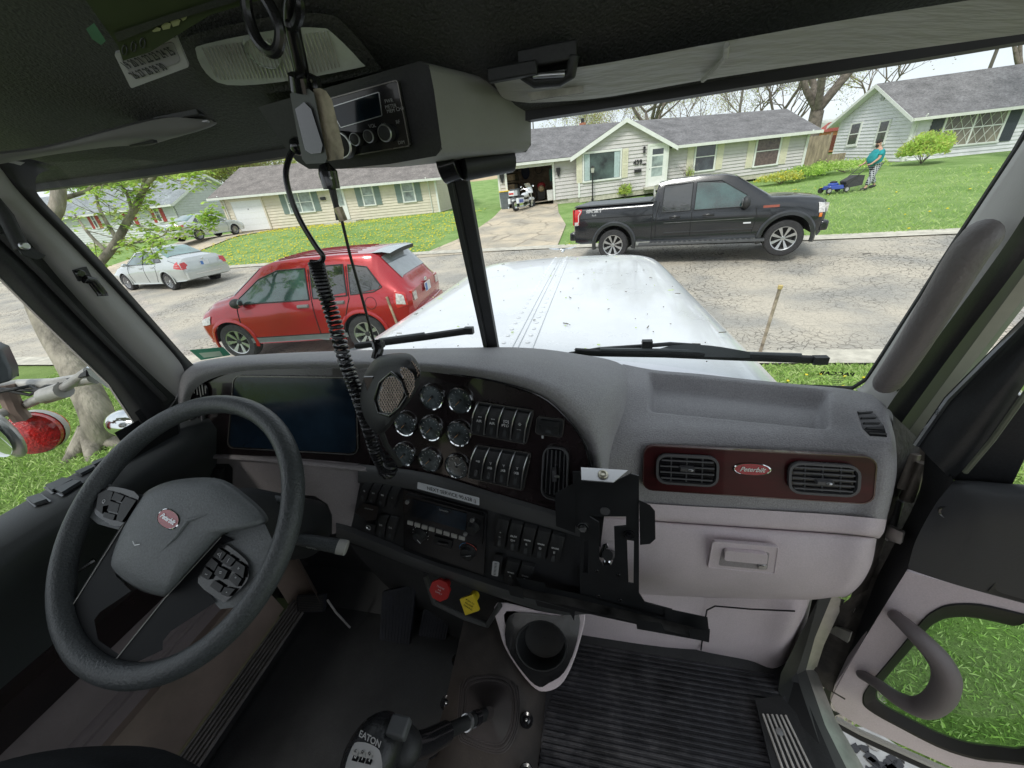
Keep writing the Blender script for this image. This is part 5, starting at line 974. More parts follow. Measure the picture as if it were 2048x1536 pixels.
    JP = {'p': (0, 0, .93, .165), 'lh': (0, .10, .84, .135), 'lk': (.14, .12, .50, .105), 'la': (.28, .13, .15, .09), 'rh': (0, -.10, .84, .135), 'rk': (-.02, -.12, .47, .105), 'ra': (-.16, -.12, .15, .09)}
    skin(list(JP), [('p', 'lh'), ('lh', 'lk'), ('lk', 'la'), ('p', 'rh'), ('rh', 'rk'), ('rk', 'ra')], 'trousers', PL, 0, JP, rt_)
    HR_ = mat('dark_hair', (.03, .022, .018), .8); q = MB(); q.ball((.012, 0, 1.715), (.105, .092, .09), HR_, 10); q.build('hair', rt_); q = MB(); q.ball((.07, 0, 1.585), (.062, .07, .062), HR_, 8); q.build('beard', rt_)
    q = MB(); q.ball((.122, 0, 1.655), (.02, .013, .02), SK, 5); [q.ball((.112, s_ * .032, 1.68), (.008, .012, .007), BLK, 4) for s_ in (1, -1)]; [q.ball((.015, s_ * .092, 1.66), (.025, .012, .032), SK, 5) for s_ in (1, -1)]; q.build('face', rt_)
    for f_ in ('la', 'ra'): x, y, z, r_ = J[f_]; q = MB(); q.ball((x + .07, y, max(.06, z - .05)), (.15, .055, .06), BPL, 8); q.build('shoe', rt_)
    return rt_
pf = P_(1742, 375, 20.5); pf = onground(1742, 377); man = person((pf.x, pf.y, pf.z), R(186)); man.rotation_euler = (0, R(7), R(186))
mo_ = V((math.cos(R(186)), math.sin(R(186)), 0)); MWp = V((pf.x, pf.y, 0)) + mo_ * 1.25; MWp.z = gz(MWp.x, MWp.y)
mw = thing('lawn_mower', 'blue push lawn mower with a black rear grass bag', 'lawn mower', MWp, R(186)); MBL = paint('mower_blue', (.01, .05, .34), 0, .35)
q = MB(); q.box((.25, 0, .22), (.62, .5, .16), MBL, taper=(.85, .85)); q.ball((.28, 0, .32), (.2, .17, .1), MBL); q.build('deck', mw, bevel=.03); q = MB(); q.ball((.28, 0, .42), (.13, .13, .05), BPL); q.build('engine_cover', mw)
for x in (.55, -.12):
    for sg in (1, -1): q = MB(); q.lathe([(.0, .03), (.07, .03), (.11, .02), (.115, -.02), (0, -.02)], (x, sg * .28, .12), (0, sg, 0), TYRE if x > 0 else BPL, n=18); q.lathe([(.0, .034), (.07, .034)], (x, sg * .28, .12), (0, sg, 0), mat('wheel_grey', (.4, .4, .4), .5), n=14); q.build('wheel', mw)
q = MB(); q.prism([V((-.05, -.22, .42)), V((-.2, -.22, .16)), V((-.72, -.22, .22)), V((-.72, -.22, .58)), V((-.45, -.22, .62))], (0, .44, 0), mat('bag_black', (.05, .05, .055), .8)); q.build('grass_bag', mw, bevel=.04)
q = MB()
for sg in (1, -1): q.tube([(-.05, sg * .24, .25), (-.55, sg * .24, .72), (-.80, sg * .24, .95)], .014, BPL, n=6)
q.tube([(-.80, .24, .95), (-.84, .2, .98), (-.84, -.2, .98), (-.80, -.24, .95)], .014, BPL, n=6); q.tube([(-.5, .24, .66), (-.5, -.24, .66)], .012, BPL, n=6); q.build('handle', mw)
# ============================================================ THE TRUCK CAB
TL = V((-.33, .6, -2.45))
TR = thing('semi_truck', 'white semi truck whose dark grey cab frames the street, steering wheel at left', 'truck', TL)
def CB(mb, name, parent=None, **k):
    mb.v = [V(p) - TL for p in mb.v]; return mb.build(name, parent or TR, **k)
def FR(mb, name, label, cat_, loc, group=None, **k):  # a free-standing one-mesh thing with its origin at loc
    loc = V(loc); mb.v = [V(p) - loc for p in mb.v]; o = mb.build(name, None, **k); o.location = loc; return tag(o, label, cat_, group)
PAD = mat('dash_pad', (.345, .338, .35), .6, var=.10, vs=3, grain=.16, dust=.10, bump=.9, bs=330, spec=.45)
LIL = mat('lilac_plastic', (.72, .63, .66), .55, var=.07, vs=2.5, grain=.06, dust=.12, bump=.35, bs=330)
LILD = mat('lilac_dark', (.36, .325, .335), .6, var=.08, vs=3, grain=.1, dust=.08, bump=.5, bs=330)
BLP = mat('cab_black', (.022, .023, .025), .5, grain=.2, dust=.03, var=.15, vs=8, bump=.2, bs=300); BLG = mat('cab_black_gloss', (.012, .012, .014), .18, var=.2, vs=8, coat=.4)
HEADM = mat('headliner', (.060, .061, .060), .6, var=.08, vs=4, grain=.3, bump=1.2, bs=240); PILL = mat('pillar_grey', (.44, .43, .41), .65, var=.06, vs=3, bump=.2, bs=300); RUB = mat('rubber_seal', (.014, .014, .015), .5, var=.1)
STW = mat('wheel_leatherette', (.068, .075, .08), .40, var=.12, vs=6, grain=.25, dust=.04, bump=.9, bs=300)
WOODR = mat('burl_red', (.052, .006, .008), .32, var=.5, vs=3, coat=.25, spec=.25, stretch=(1, 6, 6), dark=(.03, .008, .008)); WOODD = mat('burl_dark', (.016, .010, .011), .25, var=.5, vs=6, coat=.6, dark=(.012, .008, .009))
SCRN = mat('screen_glass', (.010, .020, .034), .12, var=.6, vs=5, coat=.3, spec=.3); SIL = mat('satin_silver', (.55, .56, .57), .3, .9, var=.05); WTX = mat('print_white', (.62, .63, .64), .6, var=0); MATR = mat('floor_rubber', (.030, .031, .038), .5, dust=.14, var=.4, vs=14, bump=.3, bs=90)
ALU = mat('aluminium', (.58, .57, .54), .42, .8, var=.25, vs=9); GLS = glassmat('windshield_glass', (.955, .975, .965), .015, film=.012)
HOODW = mat('truck_white', (.70, .725, .75), .28, var=.06, vs=2.5, coat=.7)
def net(rows, nu=6, nv=6, f=None): return patch([[(PY(*p) if f is None else f(*p)) for p in r] for r in rows], nu, nv)
def pxof(p):
    c = AX * p.x + AY * p.y + AZ * p.z; return CX + F_ * c.x / c.z, CY + F_ * c.y / c.z
def spl2(pts, n=5, closed=False): return [(p.x, p.y) for p in spline([V((a, b, 0)) for a, b in pts], n, closed)]
def plate(pl, px, h0, h1, m, smooth=0, m2=None, mb=None):
    px = spl2(px, smooth, True) if smooth else px; mb = mb or MB(); a = [pl.at(*p, h0) for p in px]; b0 = [pl.at(*p, h1) for p in px]; n = len(px)
    b = b0; mb.add(a + b, [(i, (i + 1) % n, n + (i + 1) % n, n + i) for i in range(n)], m); mb.poly(b, m2 or m); mb.poly(a[::-1], m); return mb
def rplate(pl, c4, h0, h1, r, m, mb=None, ins=0, m2=None):
    f = pl.q(c4); w_, h_ = pl.size(c4); mb = mb or MB(); i, j = ins / w_, ins / h_; mb.prism(qr(f, w_, h_, i, j, 1 - i, 1 - j, r, z=h0), pl.n * (h1 - h0), m, m2); return mb
def rring(pl, c4, h0, h1, r, wd, m, mb=None):
    f = pl.q(c4); w_, h_ = pl.size(c4); mb = mb or MB(); ringprism(mb, qr(f, w_, h_, 0, 0, 1, 1, r, z=h0), qr(f, w_, h_, wd / w_, wd / h_, 1 - wd / w_, 1 - wd / h_, max(.001, r - wd), z=h0), pl.n * (h1 - h0), m); return mb
def holed(pl, outer, holes, h, th, m, mb=None):
    from mathutils.geometry import tessellate_polygon
    mb = mb or MB(); loops = [[pl.at(*p, h) for p in outer]] + [[pl.at(*p, h) for p in q] for q in holes]; flat = [p for l_ in loops for p in l_]
    tri = tessellate_polygon([[V(((p - pl.o).dot(pl.u), (p - pl.o).dot(pl.v), 0)) for p in l_] for l_ in loops]); k = len(flat)
    mb.add(flat + [p - pl.n * th for p in flat], [tuple(t) for t in tri] + [tuple(i + k for i in t)[::-1] for t in tri], m); o = 0
    for l_ in loops: n = len(l_); mb.add(l_ + [p - pl.n * th for p in l_], [(i, (i + 1) % n, n + (i + 1) % n, n + i) for i in range(n)], m)
    return mb
# planes
DRV = Pl(PY(595, 830, .70), (1, 0, 0), (0, .22, 1)); cu = PY(1185, 850, .625) - PY(735, 850, .70); CTR = Pl(PY(735, 850, .70), (cu.x, cu.y, 0), (0, .22, 1)); CTR.v = (CTR.v).normalized()
LOW = Pl(PY(735, 1000, .665), (cu.x, cu.y, 0), (0, .12, 1)); LLP = Pl(PY(560, 980, .67), (1, 0, 0), (0, .06, 1)); PAS = Pl(PY(1287, 935, .704), PY(1750, 958, .688) - PY(1287, 935, .704), (0, .24, 1)); GLV = Pl(PY(1490, 1110, .655), (1, 0, 0), (0, -.05, 1))
# ---------------- dashboard
dash = CB(MB(), 'dashboard')
brow = [[(345, 905, .75), (345, 800, .78), (368, 737, .82), (440, 716, .88), (570, 706, .93), (730, 700, .97), (890, 696, 1.0), (1040, 695, 1.02), (1150, 707, 1.01), (1245, 730, .98), (1262, 790, .88), (1245, 870, .78), (1240, 980, .73)],
        [(348, 905, .70), (350, 800, .71), (372, 742, .72), (444, 721, .74), (570, 712, .76), (727, 707, .78), (885, 706, .80), (1026, 714, .80), (1128, 736, .78), (1205, 778, .75), (1228, 825, .735), (1222, 880, .72), (1218, 980, .70)],
        [(357, 905, .68), (362, 805, .685), (384, 756, .69), (455, 733, .70), (574, 725, .70), (720, 723, .70), (868, 727, .69), (1004, 744, .68), (1102, 772, .665), (1160, 815, .655), (1190, 855, .65), (1200, 900, .645), (1206, 980, .64)],
        [(372, 905, .695), (378, 812, .70), (400, 770, .705), (468, 745, .71), (578, 738, .71), (720, 737, .71), (860, 744, .70), (990, 765, .69), (1078, 793, .675), (1132, 838, .665), (1162, 878, .66), (1176, 920, .655), (1182, 985, .65)]]
mb = MB(); mb.grid(net(brow, 6, 6), PAD); CB(mb, 'cowl_pad', dash, ang=70)
pp = [[(1245, 728, .985), (1310, 740, .985), (1400, 748, .98), (1500, 759, .96), (1600, 769, .94), (1700, 779, .91), (1768, 798, .85), (1788, 812, .9)],
      [(1250, 770, .88), (1310, 778, .88), (1400, 784, .875), (1500, 790, .87), (1600, 797, .86), (1700, 806, .84), (1772, 824, .80), (1791, 832, .86)],
      [(1232, 830, .79), (1300, 828, .80), (1400, 833, .80), (1500, 839, .80), (1600, 846, .79), (1700, 853, .78), (1779, 868, .75), (1793, 872, .83)],
      [(1215, 880, .735), (1290, 868, .745), (1400, 868, .75), (1500, 873, .75), (1600, 880, .75), (1700, 888, .74), (1783, 905, .72), (1793, 910, .80)],
      [(1205, 930, .70), (1285, 915, .715), (1400, 918, .72), (1500, 924, .72), (1600, 930, .72), (1700, 938, .715), (1783, 955, .70), (1790, 960, .80)],
      [(1200, 990, .68), (1283, 1004, .70), (1400, 1010, .70), (1500, 1016, .70), (1600, 1023, .70), (1700, 1031, .695), (1765, 1038, .685), (1775, 1040, .80)],
      [(1200, 1005, .69), (1283, 1010, .715), (1400, 1016, .715), (1500, 1022, .715), (1600, 1029, .715), (1700, 1037, .71), (1763, 1044, .70), (1772, 1046, .80)]]
G = net(pp, 16, 18)
for r in G:  # moulded tray in the top of the pad
    for i, p in enumerate(r):
        x, y = pxof(p); yy = y - (x - 1475) * .10; sx = min(sm((x - 1294) / 20), sm((1662 - x) / 18)); sy = min(sm((yy - 762) / 5), sm((842 - yy) / 16)); r[i] = p - V((0, 0, .042 * sx * sy))
mb = MB(); mb.grid(G, PAD); CB(mb, 'passenger_pad', dash, ang=70)
# dark wood instrument panels
cl = [(362, 905), (366, 815), (388, 768), (440, 742), (570, 733), (735, 733), (742, 800), (740, 930), (600, 915)]
mb = plate(DRV, cl, -.012, 0, WOODD); CB(mb, 'cluster_panel', dash, bevel=.001)
cc = [(736, 735), (860, 742), (990, 764), (1080, 793), (1134, 838), (1164, 880), (1178, 925), (1182, 1010), (1175, 1065), (960, 990), (850, 955), (734, 928)]
mb = plate(CTR, cc, -.012, 0, WOODD); CB(mb, 'gauge_panel', dash, bevel=.001)
mb = plate(CTR, [(960 + (x - 960) * 1.12, 860 + (y - 860) * 1.14) for x, y in cc], -.06, -.045, BLP); CB(mb, 'panel_backing', dash)
mb = MB(); mb.grid([[V((x, y, z)) for z in (-1.32, -1.1, -.88)] for x, y in ((.40, .80), (.56, .80), (.61, .77))], BLP); CB(mb, 'cowl_side', dash)
mb = MB(); mb.tube([DRV.at(*p, .002) for p in spl2([(360, 905), (365, 815), (386, 768), (440, 741), (570, 732), (735, 732)], 4)], .0022, BLG, n=6); mb.tube([CTR.at(*p, .002) for p in spl2([(735, 733), (860, 741), (990, 763), (1080, 792), (1134, 837), (1165, 880), (1180, 925), (1184, 1005)], 4)], .0022, BLG, n=6); CB(mb, 'panel_edge', dash)
scr = [(470, 750), (715, 753), (719, 909), (457, 895)]
mb = rplate(DRV, scr, .001, .004, .022, BLG); rplate(DRV, scr, .004, .005, .02, SCRN, mb, ins=.006); rring(DRV, scr, .003, .006, .022, .0022, mat('bezel_rim', (.2, .19, .18), .25, .6), mb); CB(mb, 'instrument_screen', dash)
def vent(pl, c4, name='air_vent', nh=5, nv=3, r=.02, parent=None, kn=None, m=None, frm=.005):
    m = m or mat('vent_grey_plastic', (.10, .10, .105), .5, var=.05); f = pl.q(c4); w_, h_ = pl.size(c4); mb = rplate(pl, c4, .001, .004, r, BLG); rring(pl, c4, .001, .012, r, frm, m, mb)
    rring(pl, [(f_[0] , f_[1]) for f_ in c4], .001, .006, r, frm * .5, mat('bezel_rim', (.2, .19, .18), .25, .6), mb)
    for k in range(1, nv + 1): x = k / (nv + 1); a, b = f(x, .08, .005), f(x, .92, .005); mb.tube([a, b], .0016, m, n=4)
    for k in range(1, nh + 1):
        y = k / (nh + 1); ix = .06 + .1 * abs(y - .5); mb.tube([f(ix, y, .009), f(1 - ix, y, .009)], .0021, m, n=6)
    q = f(*(kn or (.5, .5)), .012); mb.box(q, (.028 if w_ > h_ else .008, .012, .008 if w_ > h_ else .03), m); mb.ball(q + V((.006, -.006, .001)), (.006, .004, .003), SIL, 5)
    return CB(mb, name, parent or dash, ang=40)
vent(DRV, [(372, 858), (415, 858), (414, 890), (378, 888)], nh=1, nv=5, r=.012)
vent(DRV, [(375, 800), (412, 798), (414, 892), (378, 888)], nh=0, nv=4, r=.018, kn=(.5, .45))
mb = MB(); ctr_ = DRV.at(402, 778, .002); mb.lathe([(0, 0), (.027, 0), (.03, .004), (.027, .006)], ctr_, DRV.n, BLG, n=24)
for k in range(-2, 3): mb.tube([ctr_ + DRV.n * .006 + DRV.u * (.01 * k) - DRV.v * .02 * (1 - abs(k) * .25), ctr_ + DRV.n * .006 + DRV.u * (.01 * k + .006) + DRV.v * .02 * (1 - abs(k) * .25)], .0016, PILL, n=4)
CB(mb, 'round_vent', dash)
vent(CTR, [(1089, 888), (1139, 893), (1136, 1000), (1083, 990)], nh=0, nv=5, r=.022, kn=(.5, .5), frm=.003)
for i, (x, y) in enumerate([(865.5, 793), (921.7, 800), (811.8, 846.7), (863, 855.8), (919, 866), (809.9, 907.5), (861, 918.8), (914.8, 931.5)]):
    c_ = CTR.at(x, y, .001); N = CTR.n; mb = MB(); rg = .031; mb.lathe([(0, .002), (rg - .002, .002)], c_, N, mat('gauge_face', (.10, .12, .13), .25, var=.5, vs=30, coat=.6), n=28)
    mb.lathe([(rg - .004, .002), (rg - .003, .007), (rg - .0005, .008), (rg + .001, .004), (rg + .001, 0)], c_, N, CHR, n=32); mb.lathe([(.004, .003), (.003, .006), (.0005, .0065)], c_, N, BLP, n=10)
    e1, e2 = CTR.u, CTR.v
    def ray_(a, r0, r1, w_, m): d = e1 * math.cos(a) + e2 * math.sin(a); mb.tube([c_ + N * .0045 + d * r0, c_ + N * .0045 + d * r1], w_, m, n=4)
    for k in range(11): ray_(R(225 - 27 * k), .020, .0235, .0005, WTX)
    if i == 7: ray_(R(38), 0, .019, .0009, WTX); ray_(R(112), 0, .012, .0011, WTX)
    else: ray_(R(225), 0, .017, .0007, mat('needle', (.6, .3, .1), .5, var=0)); mb.text(['VOLT', 'OIL', 'AIR', 'FUEL', 'AIR', 'TEMP', 'PSI', ''][i], c_ - e2 * .011 + N * .003, e1, e2, .0055, WTX) if 0 else None
    CB(mb, 'gauge', dash)
def switches(pl, c4, n, icons, frame=True, dividers=True, name='rocker_switch', h=.016, grow_=.006):
    f = pl.q(c4); w_, h_ = pl.size(c4)
    if frame:
        mb = MB(); a, b = grow_ / w_, grow_ / h_; mb.prism(qr(f, w_, h_, -a, -b, 1 + a, 1 + b, .008, z=.0005), pl.n * .003, BLP); ringprism(mb, qr(f, w_, h_, -a, -b, 1 + a, 1 + b, .008, z=.0005), qr(f, w_, h_, -a * .7, -b * .7, 1 + a * .7, 1 + b * .7, .006, z=.0005), pl.n * .005, mat('bezel_rim', (.2, .19, .18), .25, .6)); CB(mb, 'switch_bezel', dash)
    for k in range(n):
        x0, x1 = (k + .07) / n, (k + .93) / n; mb = MB(); prof = [(0, .003), (.04, h * .55), (.30, h), (.45, h * .92), (.75, h * .68), (.96, h * .62), (1, .003)]
        g = [[f(x0 + (x1 - x0) * s_, y, z) for y, z in prof] for s_ in (0, .08, .92, 1)]
        g[0] = [f(x0, y, z - .0012 if z > .004 else z) for y, z in prof]; g[3] = [f(x1, y, z - .0012 if z > .004 else z) for y, z in prof]; mb.grid(g, BLP)
        for s_, r_ in ((x0, g[0]), (x1, g[3])): mb.poly([r_[i] for i in range(len(prof))], BLP)
        xm = (x0 + x1) / 2; mb.add([f(xm - .12 / n, .68, h * .75), f(xm + .12 / n, .68, h * .75), f(xm + .12 / n, .9, h * .66), f(xm - .12 / n, .9, h * .66)], [(0, 1, 2, 3)], mat('switch_lens', (.07, .075, .08), .2, var=.1))
        tx = icons[k % len(icons)]
        yy = .36
        for ln_ in tx.split('\n'): mb.text(ln_, f(xm, yy, h * .97 + .0012), pl.u, pl.v, .0085 if len(ln_) < 4 else .0062, WTX, bold=.0002); yy += .14
        CB(mb, name, dash, ang=30)
    if dividers:
        for k in range(n + 1):
            x = k / n; mb = MB(); mb.tube([f(x, y, z) for y, z in ((-.02, .003), (.02, .012), (.25, h + .007), (.45, h + .006), (.8, h * .9), (.98, .010), (1.02, .003))], .0014, SIL, n=6); CB(mb, 'switch_guard', dash)
switches(CTR, [(958, 806), (1063, 823), (1050, 882), (946, 862)], 4, ['•••\nAIR', '•••\nAIR', '[O]\nPTO', '-[]-\n__'])
switches(CTR, [(955, 892), (1058, 908), (1044, 974), (940, 951)], 4, ['=#', 'Y\n:X8', 'Y\n:X8', 'Y\n:X8'])
switches(CTR, [(1080, 836), (1124, 841), (1121, 868), (1077, 862)], 1, [''], dividers=False)
mb = MB(); mb.text('•   AXLE   •', CTR.at(1102, 876, .003), CTR.u, CTR.v, .006, WTX) if 0 else mb.box(CTR.at(1085, 874, .003), (.004, .002, .006), WTX); CB(mb, 'switch_mark', dash)
# lower driver panel (grey lilac) with knee opening
lp_ = [(343, 905), (430, 903), (560, 914), (700, 925), (734, 930), (735, 955), (716, 1000), (700, 1062), (664, 1068), (664, 1030), (655, 1008), (630, 992), (560, 986), (520, 985), (505, 978), (340, 978)]
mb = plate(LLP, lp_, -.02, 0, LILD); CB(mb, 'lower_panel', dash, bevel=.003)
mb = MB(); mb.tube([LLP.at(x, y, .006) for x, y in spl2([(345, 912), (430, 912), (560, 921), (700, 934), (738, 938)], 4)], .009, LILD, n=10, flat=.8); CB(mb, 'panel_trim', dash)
mb = plate(LLP, [(352, 925), (458, 928), (465, 936), (465, 1000), (352, 1000)], .0005, .002, BLP); CB(mb, 'switch_recess', dash)
switches(LLP, [(368, 930), (453, 933), (451, 975), (366, 975)], 4, ['D', '><', '@', '/\\'], frame=False, dividers=False, h=.02)
mb = MB(); mb.grid(net([[(335, 900, .74), (520, 980, .74), (664, 1000, .74), (745, 1080, .74)], [(335, 1130, .78), (520, 1130, .78), (664, 1130, .78), (745, 1140, .78)], [(335, 1230, .85), (520, 1220, .85), (664, 1210, .85), (800, 1230, .85)]], 3, 3), BLP); CB(mb, 'under_dash', dash)
# centre lower console
lo = [(700, 940), (740, 930), (850, 958), (980, 996), (1080, 1026), (1160, 1054), (1196, 1100), (1192, 1196), (1160, 1200), (1000, 1166), (860, 1118), (760, 1080), (690, 1058), (704, 1000)]
mb = plate(LOW, lo, -.03, 0, mat('console_black', (.034, .035, .038), .5, var=.1, vs=5, bump=.2, bs=300)); CB(mb, 'console_panel', dash, bevel=.003)
GRT = mat('console_grey', (.085, .087, .09), .5, var=.06, bump=.2, bs=300)
mb = MB(); top_ = spl2([(716, 938), (850, 955), (980, 993), (1080, 1022), (1165, 1048)], 5); mb.grid([[LOW.at(x, y - 10, .002) for x, y in top_], [LOW.at(x, y, .012) for x, y in top_], [LOW.at(x, y + 22, .010) for x, y in top_], [LOW.at(x, y + 28, .001) for x, y in top_]], GRT); CB(mb, 'console_trim', dash, ang=60)
bt = spl2([(672, 1052), (740, 1078), (850, 1122), (1000, 1174), (1110, 1206), (1180, 1206)], 5); mb = MB(); mb.grid([[LOW.at(x, y - 10, .002) for x, y in bt], [LOW.at(x, y + 2, .020) for x, y in bt], [LOW.at(x, y + 14, .018) for x, y in bt], [LOW.at(x, y + 22, -.02) for x, y in bt]], GRT); CB(mb, 'console_lip', dash, ang=60)
sq = [(841, 958), (963, 989), (963, 1004), (840, 971)]; mb = rplate(LOW, sq, .0125, .0132, .002, mat('label_silver', (.72, .74, .78), .5, var=.04)); f = LOW.q(sq); uu = (f(1, .5) - f(0, .5)).normalized(); mb.text('NEXT SERVICE 90,628 ;)', f(.56, .5, .0134), uu, LOW.v, .0115, mat('ink', (.03, .03, .04), .6, var=0), bold=.0001, fit=(f(1, .5) - f(0, .5)).length * .78, fy=1.15); CB(mb, 'service_label', dash)
switches(LOW, [(734, 958), (806, 973), (792, 1017), (718, 996)], 4, ['#', 'oo', '88', '.:'], frame=False, dividers=False)
switches(LOW, [(763, 1024), (802, 1033), (791, 1078), (754, 1066)], 2, ['D2', 'D2'], frame=False, dividers=False)
mb = plate(LOW, [(709, 1024), (727, 1006), (758, 1014), (752, 1040), (735, 1042)], .001, .016, BLG); mb.text('AFTER TREAT', LOW.at(738, 1018, .0165), LOW.u, LOW.v, .005, WTX); CB(mb, 'switch_flap', dash, bevel=.002)
mb = plate(LOW, [(722, 1062), (728, 1044), (752, 1050), (748, 1068)], .001, .01, BLP); mb.lathe([(.007, 0), (.009, .003), (.007, .004)], LOW.at(738, 1054, .01), LOW.n, SIL, n=16); CB(mb, 'dome_knob', dash)
rad = [(811, 976), (977, 1021), (970, 1146), (811, 1102)]; mb = rplate(LOW, rad, .001, .009, .006, BLG); CB(mb, 'radio_bezel', dash, bevel=.001)
r1 = [(816, 982), (972, 1024), (968, 1085), (813, 1040)]; mb = rplate(LOW, r1, .009, .014, .005, BLG); f = LOW.q(r1); dsp = [f(.10, .08, .0145), f(.80, .06, .0145), f(.80, .62, .0145), f(.10, .64, .0145)]; mb.prism(dsp, LOW.n * .0008, SCRN); CB(mb, 'radio', dash, bevel=.0008); rb_ = mb
mb = MB(); uu = (f(1, .5) - f(0, .5)).normalized(); mb.text('SiriusXM', f(.52, .16, .0158), uu, LOW.v, .007, WTX)
CB(mb, 'radio_print', dash)
for k in range(8): mb = MB(); q = [f(.06 + .095 * k, .83 - .0 * k, .0143), f(.06 + .095 * k + .07, .83, .0143), f(.06 + .095 * k + .07, .95, .0143), f(.06 + .095 * k, .95, .0143)]; mb.prism(q, LOW.n * .003, PILL); CB(mb, 'radio_button', dash)
for x, y in ((.04, .22), (.87, .22), (.80, .72)): mb = MB(); mb.lathe([(.0, .005), (.005, .005), (.0055, .0)], f(x, y, .014), LOW.n, SIL, n=14); CB(mb, 'radio_button', dash)
def knob(pl, px, py, h, r, t, name='knob', ptr=None, m=None):
    mb = MB(); c_ = pl.at(px, py, h); mb.lathe([(r * 1.15, 0), (r * 1.1, .003), (r, .004), (r * .93, t), (r * .8, t + .001), (0, t + .001)], c_, pl.n, m or BLP, n=24)
    if ptr is not None: d = pl.u * math.cos(R(ptr)) + pl.v * math.sin(R(ptr)); mb.box(c_ + pl.n * (t + .002), (r * 1.8, .004, .004), m or BLP, rot=Matrix.Rotation(-R(ptr), 3, 'Y')); mb.tube([c_ + pl.n * (t + .0045) + d * r * .1, c_ + pl.n * (t + .0045) + d * r * .9], .0008, WTX, n=4)
    return CB(mb, name, dash, ang=30)
knob(LOW, 947, 1053, .014, .014, .016, 'volume_knob'); knob(LOW, 841, 1069, .009, .017, .014, 'fan_knob', -50); knob(LOW, 937, 1102, .009, .019, .014, 'temperature_knob', 22)
mb = plate(LOW, [(868, 1072), (905, 1082), (902, 1098), (866, 1088)], .009, .013, BLP); mb.box(LOW.at(886, 1086, .016), (.03, .008, .006), BLG); CB(mb, 'airflow_slider', dash, bevel=.001)
mb = MB()
for k in range(9): a = R(-30 + k * 30); mb.ball(LOW.at(841, 1069, .010) + LOW.u * .024 * math.cos(a) + LOW.v * .024 * math.sin(a), .0011, WTX, 3)
for k in range(8): a = R(180 - k * 20); mb.tube([LOW.at(937, 1102, .010) + (LOW.u * math.cos(a) + LOW.v * math.sin(a)) * .026, LOW.at(937, 1102, .010) + (LOW.u * math.cos(a - .3) + LOW.v * math.sin(a - .3)) * .026], .0008, mat('blue_print', (.1, .3, .6), .5) if k < 4 else mat('red_print', (.6, .12, .1), .5), n=4)
CB(mb, 'dial_mark', dash)
switches(LOW, [(998, 1028), (1134, 1066), (1120, 1124), (988, 1086)], 5, ['+\n--', 'AUX\nD=', 'SPARE\nB', 'SPARE\nD', 'SPARE\nE'], frame=False, dividers=False, h=.02)
switches(LOW, [(1016, 1112), (1074, 1126), (1062, 1170), (1008, 1158)], 2, ['SPARE\nA', 'SPARE\nC'], frame=False, dividers=False, h=.02)
mb = plate(LOW, [(990, 1108), (1006, 1112), (1002, 1150), (986, 1146)], .001, .014, BLP); f = LOW.q([(990, 1113), (1003, 1116), (1000, 1144), (987, 1141)]); w_, h_ = LOW.size([(990, 1113), (1003, 1116), (1000, 1144), (987, 1141)]); mb.prism(qr(f, w_, h_, 0, 0, 1, 1, .004, z=.014), LOW.n * .001, WTX)
for k in range(9): mb.box(f(.5, .12 + .095 * k, .0155), (.0065, .0008, .001), BLG)
CB(mb, 'labelled_switch', dash)
# passenger side: wood panel, vents, badge
wp = [(1287, 888), (1752, 911), (1744, 1006), (1284, 977)]; mb = rplate(PAS, wp, -.004, .006, .022, WOODR); CB(mb, 'wood_trim', dash, bevel=.002, seg=3); mb = rring(PAS, wp, -.003, .0072, .022, .0025, mat('trim_edge', (.10, .05, .045), .2, coat=1)); CB(mb, 'trim_edge', dash)
class OPl(Pl):
    pass
PAS2 = Pl(PAS.o + PAS.n * .006, PAS.u, PAS.v)
vent(PAS2, [(1312, 904), (1437, 910), (1434, 970), (1311, 962)], nh=4, nv=3, r=.022, kn=(.5, .42)); vent(PAS2, [(1574, 919), (1717, 927), (1713, 990), (1572, 981)], nh=5, nv=3, r=.022, kn=(.5, .55))
def badge(pl, px, py, w_, h_, lift, parent, txt='Peterbilt', ts=.012, rot=0):
    c_ = pl.at(px, py, lift); cu_, su_ = math.cos(rot), math.sin(rot); u = pl.u * cu_ + pl.v * su_; v = pl.v * cu_ - pl.u * su_; mb = MB(); RB = mat('badge_red_enamel', (.42, .012, .03), .2, coat=1, var=.05)
    ov = lambda k, z: [c_ + u * (w_ / 2 * k * math.copysign(abs(math.cos(a)) ** .8, math.cos(a))) + v * (h_ / 2 * k * math.sin(a)) + pl.n * z for a in [2 * math.pi * i / 32 for i in range(32)]]
    mb.grid([ov(1.08, 0), ov(1.08, .002), ov(1.0, .003), ov(.97, .0026)], CHR, cv=True); mb.poly(ov(.97, .0026), RB); mb.text(txt, c_ + pl.n * .003, u, v, ts, mat('script_silver', (.75, .75, .77), .3, .5, var=0), shear=.45, bold=.0003, sx=.92); return CB(mb, 'badge', parent)
badge(PAS2, 1503, 938, .066, .026, .0, dash, ts=.0145)
# corner defrost vent
cd = Pl(PY(1743, 850, .74), (1, .1, .0), (0, 1.0, .55)); mb = plate(cd, [(1705, 818), (1752, 822), (1772, 850), (1782, 884), (1738, 880), (1722, 862)], 0, .002, PAD); plate(cd, [(1714, 823), (1750, 827), (1768, 852), (1774, 874), (1740, 872), (1726, 858)], .002, .0025, BLG, mb=mb)
for k in range(5): mb.tube([cd.at(1718 + k * 5, 826 + k * 10, .004), cd.at(1745 + k * 7, 824 + k * 11, .004)], .0018, BLP, n=5)
CB(mb, 'corner_vent', dash)
